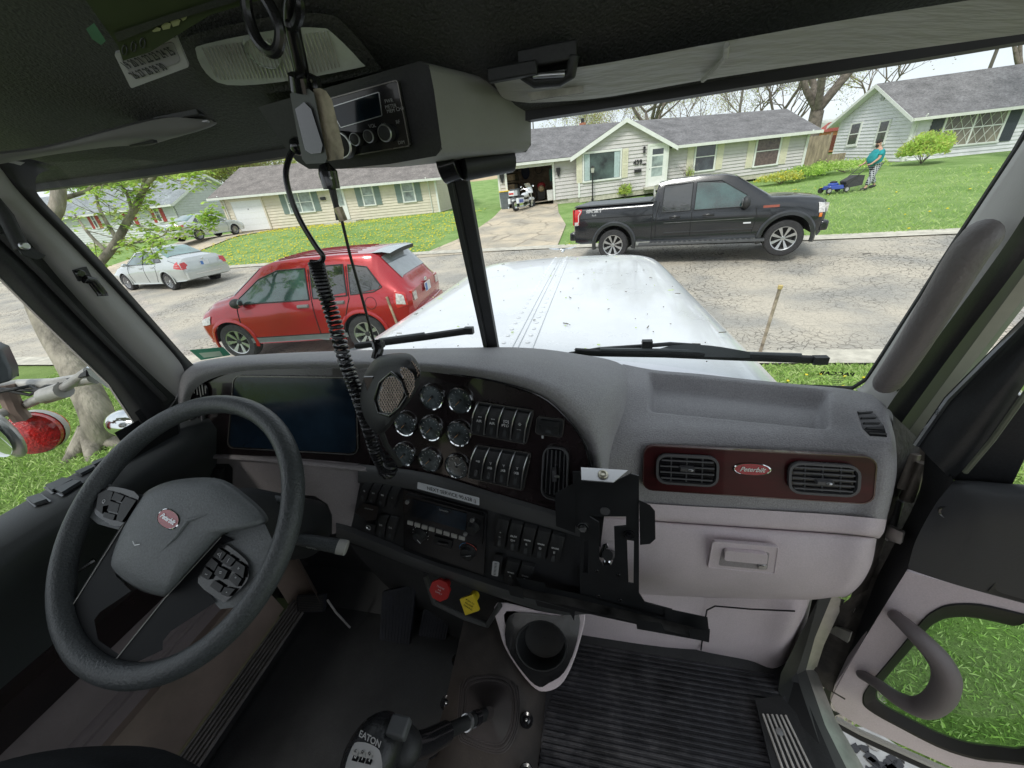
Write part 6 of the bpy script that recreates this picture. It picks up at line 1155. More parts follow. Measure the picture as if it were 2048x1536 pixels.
# lilac strip, glove box, kick panel
mb = MB(); mb.grid(net([[(1190, 990, .69), (1283, 1006, .695), (1500, 1019, .695), (1660, 1029, .69), (1762, 1038, .68), (1772, 1040, .75)], [(1185, 1020, .68), (1290, 1030, .685), (1500, 1045, .685), (1660, 1055, .68), (1757, 1062, .67), (1768, 1062, .75)], [(1180, 1032, .685), (1300, 1040, .69), (1500, 1054, .69), (1660, 1065, .685), (1748, 1073, .675), (1762, 1074, .75)], [(1180, 1036, .72), (1300, 1044, .72), (1500, 1058, .72), (1660, 1069, .72), (1745, 1076, .71), (1760, 1078, .75)]], 4, 5), LIL); CB(mb, 'lower_trim', dash, ang=60)
mb = MB(); mb.grid(net([[(1165, 1028, .705), (1310, 1044, .70), (1500, 1057, .70), (1650, 1068, .695), (1744, 1078, .685), (1750, 1080, .74)], [(1160, 1034, .69), (1310, 1048, .685), (1500, 1061, .682), (1650, 1071, .678), (1743, 1080, .67), (1750, 1084, .74)], [(1155, 1090, .665), (1310, 1098, .665), (1500, 1108, .66), (1650, 1118, .658), (1734, 1126, .655), (1742, 1130, .74)],
     [(1150, 1140, .665), (1300, 1146, .662), (1500, 1156, .658), (1650, 1164, .655), (1716, 1162, .655), (1724, 1166, .74)], [(1150, 1168, .69), (1290, 1180, .685), (1500, 1190, .68), (1620, 1194, .672), (1690, 1186, .665), (1700, 1190, .74)], [(1150, 1180, .72), (1290, 1190, .72), (1500, 1198, .72), (1610, 1200, .72), (1672, 1194, .70), (1684, 1196, .74)]], 5, 6), LIL); CB(mb, 'glove_box', dash, ang=60)
lt = [(1424, 1080), (1557, 1091), (1549, 1146), (1414, 1133)]; mb = rplate(GLV, lt, -.004, .003, .008, LIL); rring(GLV, lt, -.002, .0045, .008, .003, LIL, mb); gb = CB(mb, 'glove_latch', dash, bevel=.001)
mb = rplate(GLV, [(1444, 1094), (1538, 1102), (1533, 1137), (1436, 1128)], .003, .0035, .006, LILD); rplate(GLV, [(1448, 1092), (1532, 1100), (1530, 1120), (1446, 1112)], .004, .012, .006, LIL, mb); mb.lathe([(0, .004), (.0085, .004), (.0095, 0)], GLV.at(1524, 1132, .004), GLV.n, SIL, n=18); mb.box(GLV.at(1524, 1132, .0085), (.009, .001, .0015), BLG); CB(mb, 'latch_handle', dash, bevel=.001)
kp = [[(1130, 1172, .73), (1285, 1188, .715), (1400, 1194, .715), (1412, 1195, .715), (1530, 1198, .715), (1612, 1196, .71), (1625, 1196, .78)], [(1135, 1215, .70), (1280, 1230, .70), (1396, 1234, .70), (1410, 1236, .70), (1520, 1242, .70), (1596, 1244, .69), (1612, 1250, .78)], [(1150, 1262, .69), (1275, 1280, .69), (1390, 1285, .69), (1404, 1287, .69), (1500, 1305, .69), (1570, 1312, .68), (1585, 1315, .78)], [(1160, 1284, .70), (1272, 1304, .70), (1386, 1300, .70), (1400, 1304, .70), (1490, 1332, .70), (1548, 1345, .69), (1562, 1346, .78)]]
mb = MB(); mb.grid(net(kp, 5, 5), LIL); CB(mb, 'kick_panel', dash, ang=60)
mb = MB(); mb.tube([PY(x, y, yy) for x, y, yy in ((1590, 1222, .685), (1500, 1218, .692), (1430, 1212, .696), (1414, 1220, .696), (1410, 1240, .695), (1402, 1300, .688))], .0022, mat('gap_dark', (.02, .018, .02), .8, var=0), n=5); CB(mb, 'panel_gap', dash)
# cup holder, valves, ignition
CU = Pl(PY(1085, 1290, .56), (1, 0, 0), (0, .75, .66)); out_ = [(995, 1205), (1100, 1226), (1168, 1215), (1158, 1290), (1128, 1362), (1092, 1383), (1062, 1370), (1018, 1310), (1000, 1265)]
so4 = spl2(out_, 4, True); mb = MB(); mb.grid([[CU.at(*p, h) for p in so4] for h in (-.08, -.01, .0)] + [[CU.at(1086 + (p[0] - 1086) * .97, 1290 + (p[1] - 1290) * .97, .002) for p in so4]] + [[CU.at(1086 + (p[0] - 1086) * .8, 1290 + (p[1] - 1290) * .8, .001) for p in so4]], LIL, cv=True); CB(mb, 'cup_holder_shell', dash, bevel=.004)
hc_ = [(1083 + 50 * math.cos(R(k * 15)) + 3 * math.sin(R(k * 15)), 1292 + 50 * math.sin(R(k * 15))) for k in range(24)]; mb = holed(CU, spl2([(1018, 1232), (1060, 1226), (1120, 1232), (1158, 1228), (1152, 1290), (1128, 1345), (1098, 1366), (1078, 1374), (1050, 1350), (1012, 1290)], 3, True), [hc_], .006, .008, BLG); CB(mb, 'cup_rim', dash, bevel=.003)
mb = MB(); rim_ = [CU.at(*p, .006) for p in hc_]; cc_ = sum(rim_, V()) / 24; mb.grid([[cc_ + (p - cc_) * k + CU.n * h for p in rim_] for k, h in ((1.04, .0), (1.02, .004), (.97, .003), (.95, -.01), (.84, -.075), (.5, -.080), (.02, -.080))], BLP, cv=True); CB(mb, 'cup_holder', dash)
VA = Pl(PY(900, 1190, .60), (1, -.1, 0), (0, .3, 1)); RV = mat('valve_red', (.45, .02, .02), .45, var=.1); YV = mat('valve_yellow', (.80, .60, .03), .45, var=.08)
for (px, py, m, nm, txt, oct_, bx, by) in ((879, 1181, RV, 'trailer_valve', 'TRAILER\nAIR\nSUPPLY', True, 893, 1166), (938, 1210, YV, 'parking_valve', 'PUSH TO\nRELEASE\nPARKING', False, 950, 1190)):
    c_ = VA.at(px, py, .05); nn = (-c_.normalized() + V((-.35, -.1, -.45))).normalized(); uu = V((.9, -.25, -.2)); uu = (uu - nn * uu.dot(nn)).normalized(); vv = nn.cross(uu)
    if vv.z < 0: vv = -vv
    mb = MB(); a0 = R(22.5) if oct_ else R(0); n_ = 8 if oct_ else 4; rr_ = .030
    mb.prism([c_ + uu * rr_ * math.cos(a0 + 2 * math.pi * k / n_) + vv * rr_ * math.sin(a0 + 2 * math.pi * k / n_) for k in range(n_)], -nn * .010, m)
    mb.tube([c_ - nn * .008, VA.at(bx, by, .0)], [.012, .013], m, n=16); yy = .009
    for ln_ in txt.split('\n'): mb.text(ln_, c_ + vv * yy, -uu if uu.cross(vv).dot(nn) < 0 else uu, vv, .0065, WTX if oct_ else BLG, lift=.0008); yy -= .008
    CB(mb, nm, dash, bevel=.003)
mb = MB(); c_ = PY(968, 1268, .60); mb.tube([c_, c_ + V((.0, -.012, .004))], .015, mat('copper_ring', (.4, .2, .12), .3, .8), n=20); mb.tube([c_ + V((0, -.012, .003)), c_ + V((.002, -.03, -.004))], .011, BLP, n=14); CB(mb, 'ignition', dash)
mb = MB(); k0 = c_ + V((.006, -.03, -.012)); mb.tube([k0 + V((.012 * math.cos(a * .4), 0, -.008 + .012 * math.sin(a * .4))) for a in range(17)], .0014, SIL, n=5); mb.box(k0 + V((.002, -.004, -.036)), (.018, .006, .032), BLG, rot=Matrix.Rotation(.3, 3, 'Y')); FR(mb, 'key', 'black vehicle key hanging from the ignition under the dash', 'key', k0, bevel=.002)
mb = MB(); mb.grid(net([[(700, 1090, .72), (830, 1130, .70), (990, 1190, .68), (1010, 1200, .67)], [(760, 1160, .70), (850, 1200, .66), (960, 1250, .64), (1012, 1290, .62)], [(830, 1220, .72), (880, 1260, .66), (950, 1330, .60), (1060, 1400, .58)]], 4, 4), BLP); CB(mb, 'steering_shroud', dash)
mb = MB(); mb.tube([PY(*p) for p in ((850, 1150, .63), (868, 1205, .61), (930, 1235, .60), (975, 1250, .60), (1000, 1210, .61))], .008, mat('shroud_edge', (.07, .07, .07), .5), n=8); CB(mb, 'valve_panel_edge', dash)
# ---------------- steering wheel
wc = V((-.699, .321, -.451)); th, ph = .056, .885; wn = V((math.sin(th) * math.cos(ph), -math.cos(th) * math.cos(ph), math.sin(ph))); wu = V((1, 0, 0)); wu = (wu - wn * wu.dot(wn)).normalized(); WP_ = Pl(wc, wu, wn.cross(wu))
sw = CB(MB(), 'steering_wheel'); mb = MB(); mb.tube([wc + WP_.u * .215 * math.cos(a) + WP_.v * .215 * math.sin(a) for a in [2 * math.pi * k / 72 for k in range(72)]], .0175, STW, n=20, closed=True, flat=1.0); CB(mb, 'rim', sw, ang=80)
hub = [(300, 981), (342, 964), (404, 957), (450, 964), (492, 993), (527, 1026), (528, 1047), (467, 1064), (442, 1072), (383, 1135), (340, 1184), (317, 1189), (267, 1172), (228, 1142), (223, 1116), (246, 1056), (279, 1002)]
HP = Pl(wc + wn * .004, WP_.u, WP_.v); mb = MB(); hs = spl2(hub, 4, True); cx_ = sum(p[0] for p in hs) / len(hs); cy_ = sum(p[1] for p in hs) / len(hs)
lay = []
for k, h_ in ((1.02, -.045), (1.0, -.01), (.985, .004), (.94, .012), (.8, .019), (.55, .023), (.3, .024)): lay.append([HP.at(cx_ + (x - cx_) * k, cy_ + (y - cy_) * k, h_) for x, y in hs])
HUBM = mat('hub_plastic', (.16, .172, .178), .5, var=.08, grain=.14, dust=.06, bump=.6, bs=330); mb.grid(lay, HUBM, cv=True); mb.poly(lay[-1], HUBM); CB(mb, 'hub', sw, ang=70)
mb = MB(); mb.tube([HP.at(*p) + wn * hh for p, hh in (((505, 1040), .012), ((440, 1030), .021), ((405, 1042), .024), ((380, 1075), .024), ((325, 1125), .021))], [.001, .003, .004, .003, .0005], HUBM, n=8); CB(mb, 'hub_crease', sw)
badge(HP, 339, 1038, .047, .025, .0225, sw, ts=.0105, rot=-.3)
mb = MB(); mb.tube([HP.at(296, 1082) + wn * .0235, HP.at(300, 1090) + wn * .0235, HP.at(310, 1088) + wn * .0235], .0007, SIL, n=4); CB(mb, 'horn_mark', sw)
SPK = mat('spoke_black', (.010, .011, .013), .6, var=.1, spec=.2)
ls = [(272, 1003), (246, 1060), (222, 1115), (232, 1152), (262, 1182), (200, 1224), (188, 1240), (196, 1280), (240, 1310), (222, 1332), (180, 1312), (140, 1270), (124, 1240)]
mb = plate(HP, ls, -.022, -.006, SPK); CB(mb, 'spoke', sw, bevel=.003)
rs = [(446, 1068), (383, 1135), (330, 1195), (222, 1332), (262, 1330), (325, 1300), (326, 1282), (342, 1262), (432, 1204), (400, 1164), (404, 1150), (436, 1092), (470, 1080)]
mb = plate(HP, rs, -.022, -.006, SPK); CB(mb, 'spoke', sw, bevel=.003)
mb = plate(HP, [(440, 1074), (470, 1060), (530, 1048), (545, 1080), (540, 1120), (520, 1160), (470, 1215), (440, 1218), (395, 1168), (398, 1150)], -.03, -.008, HUBM); CB(mb, 'spoke', sw, bevel=.004, seg=3)
mb = plate(HP, [(288, 990), (250, 982), (215, 966), (188, 968), (172, 992), (172, 1028), (196, 1048), (246, 1062)], -.03, -.009, HUBM); CB(mb, 'spoke', sw, bevel=.004, seg=3)
for q_ in (((278, 1000), (126, 1241)), ((442, 1074), (330, 1196), (222, 1331))): mb = MB(); mb.tube([HP.at(x, y, -.005) for x, y in q_], .0007, PILL, n=5); CB(mb, 'spoke_edge', sw)
def pod(poly, btn):
    mb = plate(HP, poly, -.006, -.003, BLG, smooth=3); CB(mb, 'button_pod', sw, bevel=.001)
    for b, t in btn: mb = plate(HP, b, -.003, .0015, BLP); cx2 = sum(p[0] for p in b) / len(b); cy2 = sum(p[1] for p in b) / len(b); (mb.text(t, HP.at(cx2, cy2, .0018), HP.u, HP.v, .009, WTX) if t else 0); CB(mb, 'wheel_button', sw, bevel=.0012)
pod([(278, 993), (232, 974), (205, 978), (190, 992), (188, 1020), (200, 1036), (242, 1052)], [([(196, 988), (212, 980), (226, 984), (218, 1010), (206, 1012), (204, 1028), (192, 1018)], 'Q'), ([(229, 984), (248, 992), (240, 1004), (222, 999)], ''), ([(251, 993), (272, 1001), (243, 1045), (232, 1040), (240, 1010)], ''), ([(220, 1002), (239, 1008), (234, 1026), (214, 1021)], ''), ([(208, 1024), (230, 1030), (226, 1041), (206, 1034)], '')])
pod([(440, 1086), (490, 1118), (497, 1140), (492, 1165), (455, 1200), (440, 1200), (396, 1166), (410, 1130)], [([(437, 1096), (452, 1106), (440, 1122), (426, 1112)], '<('), ([(455, 1108), (471, 1119), (458, 1134), (443, 1124)], '/'), ([(473, 1122), (490, 1133), (486, 1156), (460, 1138)], '+'), ([(423, 1116), (436, 1127), (428, 1142), (411, 1130)], ''), ([(409, 1134), (425, 1146), (416, 1160), (402, 1152)], '~'), ([(457, 1158), (468, 1146), (483, 1158), (474, 1174)], '"'), ([(428, 1160), (446, 1172), (438, 1186), (420, 1172)], ''), ([(449, 1174), (470, 1178), (456, 1194), (441, 1188)], '-'), ([(436, 1132), (455, 1142), (446, 1160), (428, 1148)], '=')])
col0 = wc - wn * .03; mb = MB(); mb.tube([col0, col0 - wn * .1, col0 - wn * .3], [.06, .075, .07], BLP, n=24); CB(mb, 'column', dash)
def stalk(a, b, r0, r1, name, txt=None):
    mb = MB(); A_, B_ = PY(*a), PY(*b); mb.tube([A_, A_.lerp(B_, .5), B_.lerp(A_, .12)], [r0, (r0 + r1) / 2, r1], STW, n=16); mb.tube([B_.lerp(A_, .12), B_.lerp(A_, .01), B_], [r1, r1, r1 * .85], PILL if txt else STW, n=16)
    if txt: mb.text(txt, A_.lerp(B_, .6) + V((0, -r1 * 1.0, .003)), (B_ - A_), V((0, -.2, 1)), .012, WTX)
    CB(mb, name, dash)
stalk((540, 1068, .44), (694, 1096, .47), .011, .0165, 'wiper_stalk', '(o)||'); stalk((480, 985, .47), (598, 1012, .46), .008, .013, 'turn_stalk')
# ---------------- headliner and header
HX = [-1.32, -1.1, -.8, -.5, -.2, .1, .4, .7, .95]
prof = [(.80, .100), (.79, .112), (.76, .120), (.72, .142), (.66, .178), (.58, .22), (.48, .27), (.36, .32), (.2, .37), (0, .41), (-.3, .43), (-.9, .43)]
mb = MB(); mb.grid([[V((x, y - .12 * max(0, (abs(x + .33) - .45)) ** 1.3, z)) for y, z in prof] for x in HX], HEADM); CB(mb, 'headliner', ang=80)
mb = MB(); hb = [(.83, .128), (.80, .098), (.785, .100), (.785, .125)]
mb.grid([[V((x, y - .12 * max(0, (abs(x + .33) - .45)) ** 1.3, z)) for y, z in hb] for x in HX], RUB); CB(mb, 'windshield_seal', ang=40)
OVER = Pl(PY(560, 115, .60), (1, 0, 0), (0, .62, -.50)); OVER.v = -OVER.v if OVER.v.y > 0 and False else OVER.v
OVP = Pl(PY(560, 115, .60), (1, 0, 0), (0, -.78, .55))
def opx(p, h=0): return OVP.at(p[0], p[1], h)
lam = [(378, 96), (400, 78), (560, 42), (640, 40), (676, 52), (740, 122), (736, 138), (560, 172), (450, 178), (405, 150)]
mb = plate(OVP, [(366, 92), (398, 66), (560, 30), (650, 28), (690, 48), (752, 124), (745, 145), (560, 184), (445, 190), (395, 158)], -.012, .004, HEADM, smooth=3); lm_ = CB(mb, 'dome_lamp', bevel=.003)
LENS = mat('lamp_lens', (.66, .70, .68), .15, .0, var=.1, vs=20, bump=.3, bs=60, coat=1); mb = plate(OVP, [(392, 104), (410, 88), (560, 58), (640, 56), (665, 66), (722, 124), (715, 136), (560, 164), (455, 170), (412, 146)], .004, .012, LENS, smooth=3)
CB(mb, 'lens', lm_, bevel=.003); mb = MB()
for k in range(34): t = k / 33; x = 405 + t * 250; mb.tube([opx((x, 96 - t * 34), .013), opx((x + 30 * (1 - t * .2), 160 - t * 10 if t < .7 else 152 - (t - .7) * 60), .013)], .0008, CLRL, n=4)
mb.lathe([(.0, .0), (.022, .0), (.02, .004)], opx((525, 105), .013), OVP.n, LENS, n=20); CB(mb, 'lens_rib', lm_)
# overhead radio console
co = CB(MB(), 'overhead_console'); A1, A2, A3, A4 = PY(518, 214, .60), PY(842, 124, .60), PY(876, 304, .62), PY(600, 338, .62)
B2, B3 = PY(1060, 196, .80), PY(1052, 302, .80); C1, C4 = A1 + V((0, .2, .04)), A4 + V((0, .19, .0))
fo_ = [PY(x, y, .62 - .02 * (y < 220)) for x, y in ((516, 214), (680, 168), (840, 122), (858, 130), (868, 180), (884, 298), (872, 312), (780, 328), (680, 338), (618, 338), (592, 322), (560, 280))]
mb = MB(); bk_ = [PY(x, y, .80) for x, y in ((560, 222), (700, 180), (990, 160), (1040, 170), (1062, 200), (1062, 290), (1052, 304), (960, 318), (800, 334), (700, 336), (640, 330), (600, 290))]
CONS = mat('console_shell', (.30, .298, .285), .6, var=.06, bump=.35, bs=300); mid_ = [a.lerp(b, .08) + V((0, 0, 0)) for a, b in zip(fo_, bk_)]; n_ = len(fo_); mb.grid([fo_, mid_, [a.lerp(b, .6) for a, b in zip(fo_, bk_)], bk_], CONS, cv=True); mb.poly(fo_, BLP); mb.poly(bk_, BLP); CB(mb, 'console_shell', co, bevel=.006, seg=3)
CP = Pl(PY(750, 250, .612), (1, -.0, 0), (0, .11, 1)); CP = Pl(fo_[0].lerp(fo_[5], .5) + V((0, -.002, 0)), (fo_[2] - fo_[0]), (fo_[0] - fo_[11]))
CP = Pl(PY(740, 240, .61), (fo_[2] - fo_[0]), (0, -.12, 1)); CP.v = V((0, -.1, 1)).normalized(); CP.u = V((1, 0, 0)); CP.n = V((0, -1, -.1)).normalized()
mb = MB(); fc = [(665, 198), (802, 160), (826, 292), (688, 316)]; rplate(CP, fc, .000, .01, .004, BLG, mb); rring(CP, fc, .006, .0115, .004, .0015, mat('bezel_rim', (.2, .19, .18), .25, .6), mb); ov_r = CB(mb, 'cb_radio', co)
mb = MB(); rplate(CP, [(668, 215), (766, 184), (772, 232), (690, 256)], .0105, .0112, .002, SCRN, mb); rring(CP, [(668, 215), (766, 184), (772, 232), (690, 256)], .0105, .0118, .002, .001, SIL, mb)
for x, y, rr_ in ((718, 278, .0085), (745, 272, .0085), (777, 266, .011), (690, 290, .018)):
    mb.lathe([(rr_, 0), (rr_ * .95, .012), (rr_ * .75, .013), (0, .013)], CP.at(x, y, .0105), CP.n, BLP, n=20); mb.lathe([(rr_ * .98, .0122), (rr_ * .90, .0135), (rr_ * .82, .0135)], CP.at(x, y, .0105), CP.n, SIL, n=20)
for x, y, t in ((778, 202, 'PWR'), (782, 213, 'METER'), (782, 222, 'MEM'), (800, 218, 'CH9'), (745, 252, 'VOL'), (768, 250, 'SQ'), (796, 244, 'RF'), (803, 285, 'DIM')): mb.text(t, CP.at(x, y, .0112), CP.u, CP.v, .006, mat('print_dim', (.3, .3, .3), .6, var=0))
CB(mb, 'radio_face', co)
mb = MB(); vp = Pl(PY(965, 305, .71), (1, .0, .0), (0, 1, -.15)); 
GA, GB_ = PY(885, 304, .66), PY(1005, 284, .76); GC, GD = PY(892, 290, .66), PY(1012, 272, .76); rc = [GA, GB_, GD, GC]
mb.prism([GC.lerp(GD, 0), GD, GB_, GA], V((0, -.002, -.002)), BLG)
for k in range(22): t = .12 + k * .035; mb.tube([GC.lerp(GD, t) + V((0, -.004, -.003)), GA.lerp(GB_, t - .03) + V((0, -.004, -.003))], .0011, SIL, n=4)
CB(mb, 'speaker_slot', co)
mb = MB(); mb.tube([PY(925, 335, .74), PY(1022, 318, .80)], .022, BLP, n=20); mb.tube([PY(885, 335, .74), PY(918, 325, .74)], .028, BLG, n=20); mb.tube([PY(892, 325, .74), PY(895, 345, .74), PY(905, 352, .74), PY(912, 340, .74)], .003, BLG, n=6); CB(mb, 'dash_camera', co, bevel=.003)
# sun visors
mb = MB(); VI = mat('visor_vinyl', (.48, .475, .44), .55, var=.06, vs=3, bump=.25, bs=16, stretch=(1, 4, 4)); vis_r = [[(985, 158, .66), (1200, 128, .66), (1420, 88, .65), (1700, 38, .62), (2060, -18, .56)], [(990, 170, .70), (1200, 160, .70), (1420, 118, .68), (1700, 70, .65), (2060, 20, .59)], [(1010, 198, .735), (1200, 188, .735), (1420, 152, .72), (1700, 106, .685), (2060, 50, .62)], [(1060, 206, .75), (1200, 196, .75), (1420, 158, .735), (1700, 116, .70), (2060, 66, .635)]]
mb.grid(net(vis_r, 5, 6), VI); mb.grid(net([vis_r[-1], [(a, b - 4, c + .02) for a, b, c in vis_r[-1]]], 2, 6), VI); sv = CB(mb, 'sun_visor', ang=70)
mb = MB(); mb.tube([PY(*p) + V((0, -.004, -.002)) for p in ((1452, 88, .640), (1450, 112, .668), (1432, 134, .694), (1404, 158, .718))], .0035, VI, n=6); CB(mb, 'visor_seam', sv)
mb = MB(); mb.tube([PY(*p) for p in ((1045, 122, .655), (1048, 150, .66), (1070, 164, .665), (1120, 160, .665), (1142, 148, .66), (1148, 108, .655))], .008, BLP, n=10); mb.box(PY(1095, 112, .66), (.08, .02, .02), BLP); mb.box(PY(1025, 144, .65), (.07, .014, .016), BLP); mb.tube([PY(1065, 152, .655), PY(1130, 148, .655)], .004, SIL, n=6); CB(mb, 'visor_bracket', sv, bevel=.003)
mb = MB(); mb.prism([PY(1055, 186, .715), PY(1166, 172, .715), PY(1168, 186, .72), PY(1062, 202, .72)], V((0, -.003, 0)), CLRL); CB(mb, 'warning_label', sv)
mb = MB(); vl = [[(-40, 312, .52), (90, 296, .58), (220, 262, .62), (330, 236, .66), (395, 238, .68), (436, 240, .70)], [(-40, 326, .52), (90, 304, .58), (220, 280, .62), (330, 272, .66), (395, 262, .68), (430, 250, .70)], [(-40, 336, .53), (90, 312, .59), (220, 294, .64), (300, 290, .68), (340, 276, .69), (400, 262, .71)]]
mb.grid(net(vl, 5, 5), mat('visor_dark', (.20, .20, .19), .55, var=.06)); mb.grid(net([vl[0], [(a, b - 5, c + .03) for a, b, c in vl[0]]], 2, 5), mat('visor_dark', (.20, .20, .19), .55, var=.06)); sv2 = CB(mb, 'sun_visor', ang=70)
mb = MB(); mb.box(PY(360, 230, .68), (.10, .02, .014), BLP); mb.tube([PY(385, 246, .69), PY(432, 236, .70)], .007, BLG, n=8); mb.tube([PY(404, 244, .685), PY(418, 241, .69)], .0035, SIL, n=6); mb.box(PY(285, 284, .66), (.06, .008, .01), BLP); CB(mb, 'visor_bracket', sv2, bevel=.002)
# ---------------- windshield
for nm, bt_, tp_ in (('windshield', [(-1.16, .80, -.40), (-.85, .98, -.46), (-.30, 1.09, -.47)], [(-1.13, .655, .135), (-.75, .80, .125), (-.30, .87, .12)]), ('windshield', [(-.30, 1.09, -.47), (.2, 1.04, -.50), (.60, .90, -.53)], [(-.30, .87, .12), (.25, .85, .12), (.75, .78, .11)])):
    mb = MB(); rows = [[V(a) for a in tp_], [V(a).lerp(V(b), .5) + V((0, .01, 0)) for a, b in zip(tp_, bt_)], [V(b) for b in bt_]]; mb.grid(patch(rows, 6, 8), GLS); CB(mb, nm, ang=80)
mb = MB(); pb0, pt0 = PY(985, 694, 1.05), PY(912, 322, .84); wL, wR = V((-.022, -.004, 0)), V((.024, -.004, 0)); n_ = 8
mb.prism([pb0 + wL * 1.0, pb0 + wL + V((0, -.02, 0)), pb0 + V((0, -.032, 0)), pb0 + wR + V((0, -.02, 0)), pb0 + wR], pt0 - pb0, BLP); mb.tube([pb0 + V((-.004, -.034, 0)), pt0 + V((-.004, -.034, 0))], .003, RUB, n=6); CB(mb, 'windshield_post', bevel=.004)
mb = MB(); st_ = Pl(PX(420, 712, -1.02), (.8, .35, .0), (0, -.25, .9)); so_ = MB()
dec = [(379, 700), (446, 694), (462, 710), (402, 720)]; f = lambda x, y, h=0: None
pl_ = Pl(PY(425, 708, .86), (.93, .3, 0), (.1, -.35, .9)); mb = rplate(pl_, dec, 0, .0006, .002, mat('sticker_green', (.02, .22, .12), .5, var=.1)); rplate(pl_, [(398, 706), (440, 702), (446, 711), (408, 715)], .0006, .0009, .001, mat('sticker_pale', (.42, .55, .42), .5), mb); q_ = pl_.q(dec); mb.text('INSPECTION', q_(.5, .22, .001), q_(1, .2) - q_(0, .2), pl_.v, .011, mat('ink', (.03, .03, .04), .6, var=0)) if 0 else None
FR(mb, 'inspection_sticker', 'green and white sticker on the lower left corner of the windshield', 'sticker', pl_.o)
mb = MB(); gp_ = Pl(PY(1672, 748, .915), (1, -.12, 0), (0, -.35, 1)); mb.text('PACCAR', gp_.at(1673, 748, 0), -gp_.u, gp_.v, .016, BLG, bold=.0006, sx=1.1)
for k in range(4): mb.box(gp_.at(1674, 757 + 4 * k), (.022, .0005, .0006), BLG)
CB(mb, 'glass_marking')
# ---------------- left A pillar, door and window
def band(rows, m, name, nu=4, nv=5, parent=None): mb = MB(); mb.grid(patch([[PX(*p) for p in r] for r in rows], nu, nv), m); return CB(mb, name, parent, ang=70)
g0 = [(110, 338, -1.12), (78, 348, -1.12), (72, 372, -1.125), (90, 406, -1.13), (202, 522, -1.135), (361, 702, -1.135), (388, 730, -1.13)]
g1 = [(105, 330, -1.10), (40, 330, -1.11), (34, 362, -1.115), (70, 402, -1.12), (194, 530, -1.125), (352, 704, -1.125), (378, 738, -1.12)]
g1b = [(60, 318, -1.10), (-6, 322, -1.11), (8, 345, -1.12), (55, 402, -1.13), (188, 536, -1.135), (345, 706, -1.13), (370, 745, -1.125)]
band([g0, g1, g1b], RUB, 'pillar_seal')
g2 = [(-60, 400, -1.16), (-40, 400, -1.16), (-20, 420, -1.165), (45, 470, -1.17), (130, 570, -1.175), (250, 700, -1.17), (352, 795, -1.16)]
gm = [((a[0] + b[0]) / 2, (a[1] + b[1]) / 2, -1.132) for a, b in zip(g1b, g2)]
apl = band([g1b, gm, g2], PILL, 'pillar_trim')
g3 = [(-90, 500, -1.20), (-70, 520, -1.20), (-40, 530, -1.20), (0, 552, -1.20), (98, 652, -1.20), (215, 764, -1.20), (276, 856, -1.20)]
gm1 = [((a[0] * 2 + b[0]) / 3, (a[1] * 2 + b[1]) / 3, -1.175) for a, b in zip(g2, g3)]; gm2 = [((a[0] + b[0] * 2) / 3, (a[1] + b[1] * 2) / 3, -1.17) for a, b in zip(g2, g3)]
ldoor = band([g2, gm1, gm2, g3], BLP, 'left_door'); mb = MB(); mb.tube([PX(a, b, -1.205) for a, b in ((-60, 512), (0, 556), (100, 655), (217, 768), (278, 860))], .004, CHR, n=6); CB(mb, 'window_frame', ldoor)
mb = MB(); mb.tube([PX(a, b, -1.165) for a, b in ((0, 468), (80, 545), (180, 650), (330, 800))], .007, mat('seam_grey', (.05, .05, .05), .5), n=6); CB(mb, 'door_seal', ldoor)
# black grab handle cord at the far left, and the coat-hook latch
mb = MB(); mb.tube([PX(a, b, -1.12) for a, b in ((-20, 395), (10, 430), (30, 470), (45, 500))], .012, BLP, n=10); mb.prism([PX(30, 490, -1.12), PX(55, 492, -1.12), PX(88, 512, -1.12), (PX(72, 520, -1.12)), PX(40, 510, -1.12)], V((.006, 0, 0)), BLP); mb.lathe([(0, .006), (.007, .006), (.008, 0)], PX(48, 492, -1.11), (1, 0, 0), SIL, n=14); CB(mb, 'strap', ldoor, bevel=.002)
mb = MB(); A_ = [PX(a, b, -1.13) for a, b in ((143, 540), (170, 533), (182, 556), (155, 563))]; mb.prism(A_, V((.008, -.002, 0)), BLP); mb.tube([PX(a, b, -1.115) for a, b in ((168, 558), (185, 562), (204, 586), (206, 592))], .010, BLG, n=10); mb.tube([PX(a, b, -1.11) for a, b in ((172, 556), (190, 560), (207, 584))], .004, BLP, n=8); mb.lathe([(0, .004), (.008, .004), (.009, 0)], PX(161, 547, -1.118), (1, 0, 0), BLG, n=14); CB(mb, 'latch_clip', apl, bevel=.002)
mb = MB(); W0 = [V((-1.205, y, z)) for y, z in ((-.35, -.5), (.66, -.5), (.70, -.45), (.52, .15), (-.35, .2))]; mb.poly(W0, glassmat('door_glass_clear', (.95, .97, .96), .01)); CB(mb, 'door_window', ldoor)
X0 = -1.2
sw_ = [V((X0 - .01, y, -.497)) for y in (-.35, .1, .4, .75)]
mb = MB(); mb.grid([[V((X0 - .012, y, -.50)) for y in fr(-.35, .82, 8)], [V((X0 + .01, y, -.492)) for y in fr(-.35, .82, 8)], [V((X0 + .12, y, -.50)) for y in fr(-.35, .82, 8)], [V((X0 + .135, y, -.53)) for y in fr(-.35, .82, 8)], [V((X0 + .11, y, -.60)) for y in fr(-.35, .82, 8)], [V((X0 + .05, y, -.70)) for y in fr(-.35, .82, 8)], [V((X0 + .02, y, -.80)) for y in fr(-.35, .82, 8)]], mat('armrest_slate', (.045, .05, .053), .5, var=.06, bump=.2, bs=300)); CB(mb, 'armrest', ldoor, ang=60)
